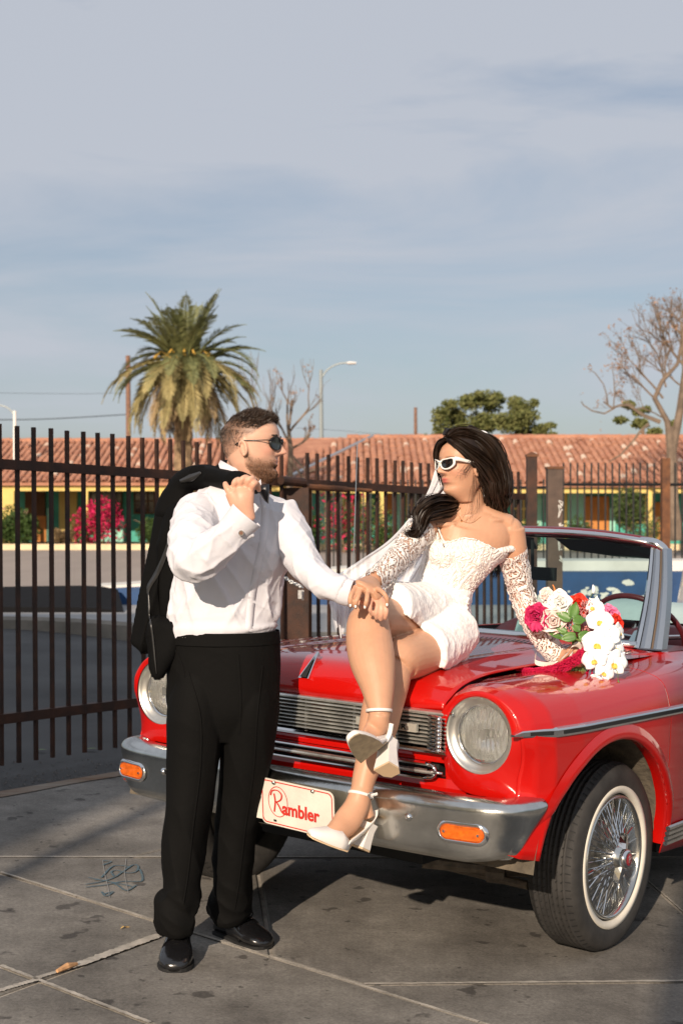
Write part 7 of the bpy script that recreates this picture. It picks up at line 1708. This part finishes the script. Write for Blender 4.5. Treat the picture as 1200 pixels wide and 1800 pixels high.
def lock_bundle(name, guide, width, n, w0, seed, wav=.006, parent=hb, depth=.4, side=None, seg=22, tip=.25):
    """many tapering strands following a guide curve"""
    rg = np.random.RandomState(seed); g, t, us, vs = frames(spline(guide, seg)); wid = np.interp(np.linspace(0, 1, seg), np.linspace(0, 1, len(width)), width); v = []; f = []
    for i in range(n):
        a, b = rg.uniform(-1, 1), rg.uniform(-1, 1)
        if a * a + b * b > 1: a, b = a * .6, b * .6
        ph = rg.uniform(0, 6.3); fr = rg.uniform(1.2, 2.4); L = rg.uniform(.72, 1.0); tw = rg.normal() * .5; base = len(v); s0 = rg.normal(size=3); w_ = w0 * rg.uniform(.6, 1.5); spread = rg.uniform(.8, 1.35)
        for k in range(seg):
            q = k / (seg - 1) * L; kk = q * (seg - 1); i0 = min(int(kk), seg - 2); fr_ = kk - i0; p = g[i0] * (1 - fr_) + g[i0 + 1] * fr_; u, w = us[i0], vs[i0]; wd = np.interp(kk, range(seg), wid)
            ang = tw * q; aa, bb = a * cos(ang) - b * sin(ang), a * sin(ang) + b * cos(ang)
            p = p + u * wd * aa * spread + w * wd * depth * bb * spread + (u * math.sin(ph + q * 6.3 * fr) + w * math.cos(ph + q * 6.3 * fr)) * wav * q
            sdir = np.cross(t[i0], u * cos(ph) + w * sin(ph)); sdir /= np.linalg.norm(sdir) + 1e-9; ww = w_ * (1 - .85 * max(0, (q / L - .6) / .4) ** 1.5) * (.4 + .6 * min(1, q * 8))
            v += [p - sdir * ww, p + sdir * ww]
        f += [(base + 2 * k, base + 2 * k + 1, base + 2 * k + 3, base + 2 * k + 2) for k in range(seg - 1)]
    o = fast(name, np.array(v), f, darkhair, parent, True); return o
# crown and back strands lie on the shell
for k, (yy, n) in enumerate(((-.30, 60), (-.18, 90), (0, 110), (.16, 110), (.28, 110))):
    lock_bundle('hair_lock', [hp(.30, .02 + yy * .25, .955), hp(.17, yy * .75, 1.00), hp(-.12, yy * 1.15, 1.00 - abs(yy) * .35), hp(-.38, yy * 1.25, .78), hp(-.53, yy * 1.1, .48), hp(-.53, yy * 1.0, .15)], [.012, .022, .028, .030, .030, .028], n, .0016, 30 + k, .003, depth=.35)
# near side: from parting past the temple, behind the ear and down the back to the left shoulder
lock_bundle('hair_lock', [hp(.34, .04, .93), hp(.31, .22, .86), hp(.16, .345, .70), hp(.02, .385, .58), hp(-.14, .40, .42), hp(-.30, .36, .20), hp(-.40, .30, -.05), P(880, 905, 4.74), P(898, 925, 4.78)], [.006, .014, .022, .030, .036, .034, .030, .020, .008], 330, .0017, 41, .006, depth=.45)
lock_bundle('hair_lock', [hp(.1, .2, 1.0), hp(-.12, .33, .85), hp(-.28, .38, .60), hp(-.38, .38, .30), hp(-.42, .34, .02), P(873, 888, 4.78), P(888, 912, 4.82), P(905, 938, 4.84)], [.02, .028, .036, .038, .036, .028, .016, .006], 330, .0017, 42, .006, depth=.55)
lock_bundle('hair_lock', [hp(-.1, -.05, 1.01), hp(-.42, .0, .80), hp(-.56, .1, .45), hp(-.54, .18, .10), hp(-.48, .2, -.15), P(868, 900, 4.86), P(870, 950, 4.88), P(872, 1000, 4.86), P(866, 1018, 4.85)], [.03, .04, .042, .042, .038, .032, .026, .02, .008], 300, .0017, 43, .008, depth=.55)
# far side and the wave that blows over her right shoulder
lock_bundle('hair_lock', [hp(.34, .0, .93), hp(.36, -.16, .86), hp(.33, -.28, .66), hp(.22, -.34, .40), hp(.15, -.36, .10)], [.006, .010, .014, .016, .016], 140, .0015, 44, .003, depth=.6)
lock_bundle('hair_lock', [hp(-.2, -.2, .45), P(822, 880, 4.76), P(804, 888, 4.72), P(784, 888, 4.66), P(765, 886, 4.61), P(748, 893, 4.59), P(738, 905, 4.60), P(733, 925, 4.59), P(727, 936, 4.57), P(712, 930, 4.56)], [.02, .028, .032, .034, .034, .030, .022, .014, .010, .004], 380, .0018, 45, .010, depth=.6)
lock_bundle('hair_lock', [P(806, 888, 4.72), P(790, 895, 4.66), P(770, 899, 4.61), P(752, 905, 4.58), P(742, 925, 4.58), P(733, 938, 4.57), P(720, 940, 4.56), P(708, 928, 4.56)], [.022, .028, .026, .022, .014, .010, .007, .003], 200, .0018, 46, .008, depth=.5)
lock_bundle('hair_lock', [P(796, 878, 4.70), P(768, 876, 4.62), P(745, 880, 4.60), P(733, 895, 4.60), P(722, 906, 4.60), P(712, 900, 4.60)], [.012, .016, .012, .008, .005, .002], 60, .0014, 47, .010, depth=.6)
mb = MB(); rg = random.Random(3)
for k in range(26):
    a = hp(.0 + .1 * rg.random(), .36, .5 + .1 * rg.random()); b = hp(.15 + .15 * rg.random(), .36, .36 + .1 * rg.random()) if k % 3 else P(830 + rg.uniform(-10, 10), 890, 4.65); c = hp(.3 * rg.random() + .1, .34, .22 + .2 * rg.random()) if k % 3 else P(815 + rg.uniform(-8, 25), 912 + rg.uniform(-8, 10), 4.62)
    mb.tube(spline([a, b, c], 10), .00035, 3)
mb.build('loose_strand', darkhair, hb, kind='stuff')
mb = MB(); mb.tube(spline([hp(-.08, .02, 1.02), hp(-.04, .05, 1.085), hp(-.14, .04, 1.12), hp(-.24, .02, 1.06), hp(-.26, 0, 1.0)], 16), [.008, .010, .006], 8, flat=(1, .5)); mb.build('hair_loop', darkhair, hb, smooth=True)
mb = MB(); vq, fq = ball(hp(-.33, .06, .99), (.026, .022, .016)); mk('veil_comb', vq, fq, satinW, BR, True)
# ---------------- veil
vm = mat('tulle', (.92, .92, .95), .8, spec=.1); b = bsdf(vm); b.inputs['Alpha'].default_value = .42
t = vm.node_tree; tcn = N(t, 'ShaderNodeTexCoord'); nzz = N(t, 'ShaderNodeTexNoise', Scale=9.0, Detail=3.0); t.links.new(tcn.outputs['Object'], nzz.inputs['Vector']); mr = N(t, 'ShaderNodeMapRange'); mr.inputs['To Min'].default_value = .38; mr.inputs['To Max'].default_value = .85; t.links.new(nzz.outputs[0], mr.inputs[0]); t.links.new(mr.outputs[0], b.inputs['Alpha'])
ve = spline([(*hp(-.30, .05, .95),), (*P(838, 800, 4.93),), (*P(800, 840, 4.95),), (*P(770, 870, 4.93),), (*P(720, 940, 4.86),), (*P(665, 1000, 4.75),), (*P(620, 1050, 4.66),), (*P(604, 1085, 4.62),)], 60)
lo_ = spline([(*hp(-.36, .12, .90),), (*P(846, 830, 4.96),), (*P(826, 880, 4.98),), (*P(808, 920, 4.97),), (*P(760, 985, 4.90),), (*P(712, 1040, 4.80),), (*P(668, 1062, 4.68),), (*P(622, 1098, 4.62),)], 60)
up_ = spline([(*hp(-.26, -.05, .98),), (*P(828, 790, 4.95),), (*P(775, 808, 4.97),), (*P(748, 872, 4.95),), (*P(690, 942, 4.88),), (*P(628, 985, 4.78),), (*P(588, 1015, 4.70),), (*P(578, 1062, 4.66),)], 60)
for nm, A, Bq, ph in (('veil', up_, ve, 0), ('veil_layer', ve, lo_, 1.7)):
    v = []; 
    for i in range(60):
        for k in range(16):
            q = k / 15; p = A[i] * (1 - q) + Bq[i] * q; amp = .012 * min(1, i / 15); v.append(p + V(0, amp * math.sin(q * 14 + i * .06 + ph), amp * .5 * math.sin(q * 11 + i * .11 + ph)))
    f = [(16 * i + k, 16 * i + k + 1, 16 * i + 17 + k, 16 * i + 16 + k) for i in range(59) for k in range(15)]; o = mk(nm, v, f, vm, BR if nm == 'veil' else VEIL, True)
    if nm == 'veil': VEIL = o
# short veil flounce hanging below the hands
for s_, (u0, v0, u1, v1, u2, v2) in enumerate(((578, 1058, 590, 1092, 607, 1112), (592, 1060, 602, 1090, 612, 1106))):
    v = []; 
    for i in range(24):
        q = i / 23; a = P(u0 + 22 * q, v0 - 6 * q, 4.60); bq = P(u2 - 14 * (1 - q) * 1.2, v2 - 10 * math.sin(q * 9 + s_), 4.55)
        for k in range(10): r_ = k / 9; v.append(a * (1 - r_) + bq * r_ + V(0, .012 * math.sin(q * 15 + r_ * 3), 0))
    mk('veil_hem', v, [(10 * i + k, 10 * i + k + 1, 10 * i + 11 + k, 10 * i + 10 + k) for i in range(23) for k in range(9)], vm, VEIL, True)

# ================================================================== bouquet
BQ = empty('bouquet', tuple(P(1010, 1170, 4.70)), 'bouquet of white orchids, red and pink roses with trailing amaranth held on the fender', 'bouquet')
def petal(mb, c, out, up, w, h, curl, cup=.3, n=5, tipn=0.0):
    out, up = np.array(out, float), np.array(up, float); out /= np.linalg.norm(out); up -= up.dot(out) * out; up /= np.linalg.norm(up); s = np.cross(out, up); v = []
    for i in range(n + 1):
        q = i / n; wd = w * (sin(pi * min(1, .12 + q * .80)) ** .7); cen = np.array(c) + up * h * q + out * (curl * q * q)
        for k in range(-2, 3): e = k / 2; v.append(cen + s * wd * e + out * (-cup * w * (e * e) * 1.0) + up * (-.10 * h * e * e * q + tipn * (1 - abs(e)) * h * (q > .9)))
    f = [(5 * i + k, 5 * i + k + 1, 5 * i + 6 + k, 5 * i + 5 + k) for i in range(n) for k in range(4)]; mb.add(v, f)
def flower_mat(nm, c, c2): return mat(nm, c, .6, col2=c2, vscale=30, Subsurface_Weight=.1, Subsurface_Scale=.005, spec=.25)
FM = {'rose_magenta': flower_mat('magenta_petal', (.40, .01, .07), (.60, .03, .14)), 'rose_white': flower_mat('white_petal', (.84, .80, .76), (.9, .88, .86)), 'rose_blush': flower_mat('blush_petal', (.78, .62, .56), (.88, .78, .74)),
      'rose_red': flower_mat('scarlet_petal', (.55, .02, .01), (.78, .05, .02)), 'rose_pink': flower_mat('pink_petal', (.72, .12, .30), (.85, .32, .48)), 'orchid': flower_mat('orchid_petal', (.86, .86, .86), (.92, .92, .92)), 'yellow': mat('orchid_centre', (.75, .5, .08), .6),
      'hyd': flower_mat('dusty_pink_petal', (.55, .20, .19), (.72, .34, .32)), 'leaf': mat('glossy_leaf', (.045, .13, .015), .4, col2=(.11, .22, .04), vscale=30), 'stem': mat('green_stem', (.13, .20, .05), .6, var=.2, vscale=40), 'amar': flower_mat('amaranth_red', (.42, .006, .04), (.62, .02, .09))}
def rose(u, v, d, r, key, fwd=(0, -1, .15), label=None, seed=0):
    c = P(u, v, d); r = r * d / FPX; fw = np.array(fwd, float); fw /= np.linalg.norm(fw); a = np.cross(fw, V(0, 0, 1)); a /= np.linalg.norm(a); b = np.cross(a, fw); rg = random.Random(seed + u)
    e = None; mb = MB()
    for ring, (nP, rad, hh, lean, w) in enumerate(((3, .12, .62, .15, .36), (4, .25, .72, .28, .46), (5, .42, .80, .55, .56), (6, .58, .86, .95, .62), (6, .62, .92, 1.35, .64))):
        for k in range(nP):
            t = 2 * pi * k / nP + ring * .7 + rg.uniform(-.2, .2); rd = a * cos(t) + b * sin(t); upv = fw * cos(lean) + rd * sin(lean); base = c - fw * r * .55 + rd * r * rad * .35
            petal(mb, base, -rd * cos(lean) + fw * sin(lean), upv, r * w, r * hh * rg.uniform(1.0, 1.2), -r * .10 * (ring > 2) * rg.uniform(.5, 2), -.35, 6)
    o = mb.build('rose', FM[key], BQ, smooth=True); q_ = o.modifiers.new('t', 'SOLIDIFY'); q_.thickness = .0008
    if label: o['label'] = label
    return o
rose(941, 1084, 4.66, 22, 'rose_magenta', (-.45, -.9, .1), 'magenta rose at the left of the bouquet', 1)
mb = MB()
for du, dv, r_ in ((-8, 20, 0), (10, 22, .3), (2, 26, .1)): petal(mb, P(942, 1092, 4.65), (0, -1, 0), (du / 20, 0, -1), .012, .035, .004, .3, 5, .1)
mb.build('sepal_petal', FM['rose_magenta'], BQ, smooth=True)
rose(984, 1058, 4.70, 21, 'rose_white', (-.1, -.95, .3), 'large white rose at the top of the bouquet', 2); rose(968, 1070, 4.73, 18, 'rose_white', (-.3, -.9, .2), None, 3)
rose(972, 1092, 4.645, 23, 'rose_blush', (-.2, -1, .0), 'blush rose beside the magenta one', 4); rose(1017, 1063, 4.71, 20, 'rose_red', (.0, -.9, .4), 'scarlet rose at the top', 5)
rose(1085, 1098, 4.70, 18, 'rose_red', (.5, -.8, .1), 'scarlet rose at the right side', 6); rose(1076, 1080, 4.74, 19, 'rose_pink', (.4, -.8, .4), 'pink rose behind the orchids', 7); rose(1056, 1072, 4.76, 14, 'rose_red', (.2, -.8, .5), None, 8)
rose(957, 1042, 4.74, 12, 'rose_blush', (-.6, -.6, .5), None, 9)
def orchid(u, v, d, r, roll=0, fwd=(0, -1, 0), seed=0):
    c = P(u, v, d); r = r * d / FPX; fw = np.array(fwd, float); fw /= np.linalg.norm(fw); a = np.cross(fw, V(0, 0, 1)); a /= np.linalg.norm(a); b = np.cross(a, fw); mb = MB(); rg = random.Random(seed)
    for t, w, h in ((pi / 2, .42, .95), (pi / 2 + 2.15, .40, .90), (pi / 2 - 2.15, .40, .90)): t += roll; petal(mb, c + fw * .0, fw, a * cos(t) + b * sin(t), r * w, r * h, r * .10, .12, 6)
    for t in (.12, pi - .12): t += roll; petal(mb, c + fw * .002, fw, a * cos(t) + b * sin(t), r * .66, r * 1.0, -r * .12, .10, 6)
    o = mb.build('orchid', FM['orchid'], BQ, smooth=True); o.modifiers.new('t', 'SOLIDIFY').thickness = .0008
    mb = MB()
    for k in (-.6, .6, 0): t = -pi / 2 + roll + k; petal(mb, c + fw * .006, fw, a * cos(t) + b * sin(t) + fw * .8, r * .13, r * .34, r * .05, -.3, 4)
    mb.build('lip', FM['yellow'], o, smooth=True)
for i, (u, v, d, r, rl, fw) in enumerate(((1044, 1068, 4.66, 20, .3, (-.6, -.7, .2)), (1054, 1092, 4.625, 25, .1, (-.1, -1, .1)), (1066, 1118, 4.615, 27, -.2, (.1, -1, .1)), (1050, 1132, 4.60, 29, .15, (-.2, -1, 0)), (1082, 1140, 4.63, 22, .3, (.5, -.8, 0)), (1086, 1112, 4.66, 20, 0, (.7, -.7, .1)),
                                               (1044, 1160, 4.595, 24, -.3, (-.4, -.9, -.1)), (1078, 1166, 4.60, 28, .2, (.2, -1, -.1)), (1062, 1182, 4.59, 19, .6, (0, -1, -.2)), (1047, 1196, 4.59, 14, .2, (-.6, -.7, -.3)), (1090, 1160, 4.63, 18, .9, (.7, -.6, 0)))): orchid(u, v, d, r, rl, fw, i)
# buds and lily at the top
v, f = limb([(1042, 1028, 4.70), (1043, 1036, 4.70), (1042, 1043, 4.70)], [(1, 1), (3.4, 3.4), (2, 2)], 10, 10); mk('bud', v, f, FM['orchid'], BQ, True)
mb = MB(); mb.tube(spline([P(1041, 1043, 4.70), P(1036, 1052, 4.71), P(1030, 1064, 4.72)], 8), .0014, 5); mb.build('bud_stem', FM['stem'], BQ)
mb = MB()
for t in (0, 1.2, 2.4, 3.6, 5.0): petal(mb, P(1045, 1060, 4.69), (0, -1, .2), (cos(t), 0, sin(t)), .007, .024, .004, .3, 5, .1)
mb.build('lily', FM['orchid'], BQ, smooth=True)
mb = MB(); mb.tube(spline([P(975, 1043, 4.75), P(974, 1034, 4.75), P(971, 1028, 4.75)], 6), [.004, .002], 6); mb.build('orange_bud', mat('orange_bud', (.7, .22, .05), .6), BQ, smooth=True)
for i, (u, v, d) in enumerate(((1086, 1200, 4.60), (1072, 1212, 4.60), (1053, 1208, 4.60), (1068, 1202, 4.6))):
    mb = MB(); mb.tube([P(u, v - 5, d), P(u + 1, v, d), P(u + 1, v + 4, d)], [.001, .004, .001], 7); mb.build('small_bud', FM['stem'], BQ, smooth=True)
    mb = MB(); mb.tube(spline([P(u, v - 5, d), P(u - 3, v - 22, d), P(1060, 1165, d)], 8), .0009, 4); mb.build('bud_stem', FM['stem'], BQ)
# dusty pink florets
mb = MB(); rg = random.Random(6)
for i in range(520):
    if i < 330: cx, cy, rx, ry = 1036, 1082, 24, 26
    else: cx, cy, rx, ry = 1004, 1104, 18, 13
    a, q = rg.uniform(0, 6.3), rg.random() ** .5; u, v = cx + rx * q * cos(a), cy + ry * q * sin(a); d = 4.69 - .025 * (1 - q * q) + rg.uniform(-.004, .004); p = P(u, v, d); dr = V(cos(a) * q * .7, -.8, -sin(a) * q * .7 + rg.uniform(-.3, .3)); dr /= np.linalg.norm(dr); mb.tube([p, p + dr * .010, p + dr * .015], [.0017, .0024, .001], 5)
mb.build('floret', FM['hyd'], BQ, smooth=True, kind='stuff')
# leaves
def leaf(u, v, ang, L, w, d, nm='leaf', m='leaf'):
    mb = MB(); c = P(u, v, d); petal(mb, c, (0, -1, .3), (cos(ang), -.15, sin(ang)), w * d / FPX, L * d / FPX, -.004, -.22, 8, .12); o = mb.build(nm, FM[m], BQ, smooth=True); o.modifiers.new('t', 'SOLIDIFY').thickness = .0008
for u, v, a, L, w, d in ((1004, 1086, 1.25, 28, 10, 4.635), (1003, 1090, 2.6, 26, 9, 4.635), (1006, 1090, .05, 22, 9, 4.63), (1008, 1098, -.9, 16, 8, 4.63), (1016, 1120, .25, 26, 9, 4.62), (1012, 1118, 3.3, 26, 9, 4.62), (980, 1100, -.9, 26, 6, 4.65), (965, 1112, -.4, 28, 5, 4.66), (996, 1112, 2.6, 22, 6, 4.64), (1050, 1110, .6, 20, 6, 4.66)): leaf(u, v, a, L, w, d)
# stems below the hand
rg = random.Random(9)
for i in range(16):
    u = 1004 + i * 2.0; mb = MB(); mb.tube(spline([P(1005 + i * 1.2, 1110, 4.69), P(1006 + i * .9, 1150, 4.70), P(u - 2, 1185 + rg.uniform(-4, 4), 4.68)], 8), rg.uniform(.0014, .0030), 6); mb.build('stem', FM['stem'], BQ, smooth=True)
# amaranth trails
def amaranth(path, r, n, seed):
    g = spline([P(*p) for p in path], 60); rg = random.Random(seed); mb = MB()
    for i in range(n):
        k = rg.random(); p = g[int(k * 59)]; rr_ = np.interp(k, np.linspace(0, 1, len(r)), r); a = rg.uniform(0, 6.3); q = p + V(cos(a) * .4, sin(a), sin(a * 1.7 + 1)) * rr_ * rg.random() ** .4; s = rg.uniform(.0022, .0042)
        mb.add([q + V(s, 0, 0), q + V(-s * .5, s * .8, 0), q + V(-s * .5, -s * .8, 0), q + V(0, 0, s), q + V(0, 0, -s)], [(0, 1, 3), (1, 2, 3), (2, 0, 3), (1, 0, 4), (2, 1, 4), (0, 2, 4)])
    o = mb.build('amaranth', FM['amar'], BQ, kind='stuff')
amaranth([(1036, 1140, 4.64), (1010, 1160, 4.635), (975, 1176, 4.64), (940, 1180, 4.66), (905, 1176, 4.69)], [.018, .020, .018, .012, .004], 2600, 1)
amaranth([(1040, 1132, 4.64), (1018, 1150, 4.63), (990, 1168, 4.635), (960, 1178, 4.65), (930, 1178, 4.67)], [.012, .016, .014, .010, .004], 1400, 2)
amaranth([(1030, 1150, 4.64), (1034, 1175, 4.64), (1024, 1195, 4.645), (1020, 1205, 4.65)], [.006, .005, .004, .002], 220, 3); amaranth([(1036, 1150, 4.64), (1040, 1180, 4.63), (1038, 1200, 4.64)], [.004, .003, .002], 120, 4)
# ribbon round stems
rb = MB(); q = spline([P(985, 1160, 4.68), P(998, 1148, 4.655), P(1008, 1134, 4.65), (*P(1020, 1136, 4.66),), (*P(1020, 1150, 4.665),), (*P(1008, 1160, 4.66),), (*P(1003, 1150, 4.65),)], 30); v = []
for i, p in enumerate(q): v += [p + V(-.006, -.002, -.007), p + V(.006, .002, .009)]
rb.add(v, [(2 * i, 2 * i + 1, 2 * i + 3, 2 * i + 2) for i in range(29)]); rr_o = rb.build('ribbon', mat('ivory_ribbon', (.72, .64, .56), .35, coat=.2), BQ, smooth=True); rr_o.modifiers.new('t', 'SOLIDIFY').thickness = .0008
rb = MB(); q = spline([P(942, 1150, 4.68), P(940, 1163, 4.67), P(955, 1168, 4.665), P(975, 1168, 4.67)], 16); v = []
for i, p in enumerate(q): v += [p + V(0, 0, -.008), p + V(0, 0, .008)]
rb.add(v, [(2 * i, 2 * i + 1, 2 * i + 3, 2 * i + 2) for i in range(15)]); rb.build('ribbon', bpy.data.materials['ivory_ribbon'], BQ, smooth=True)
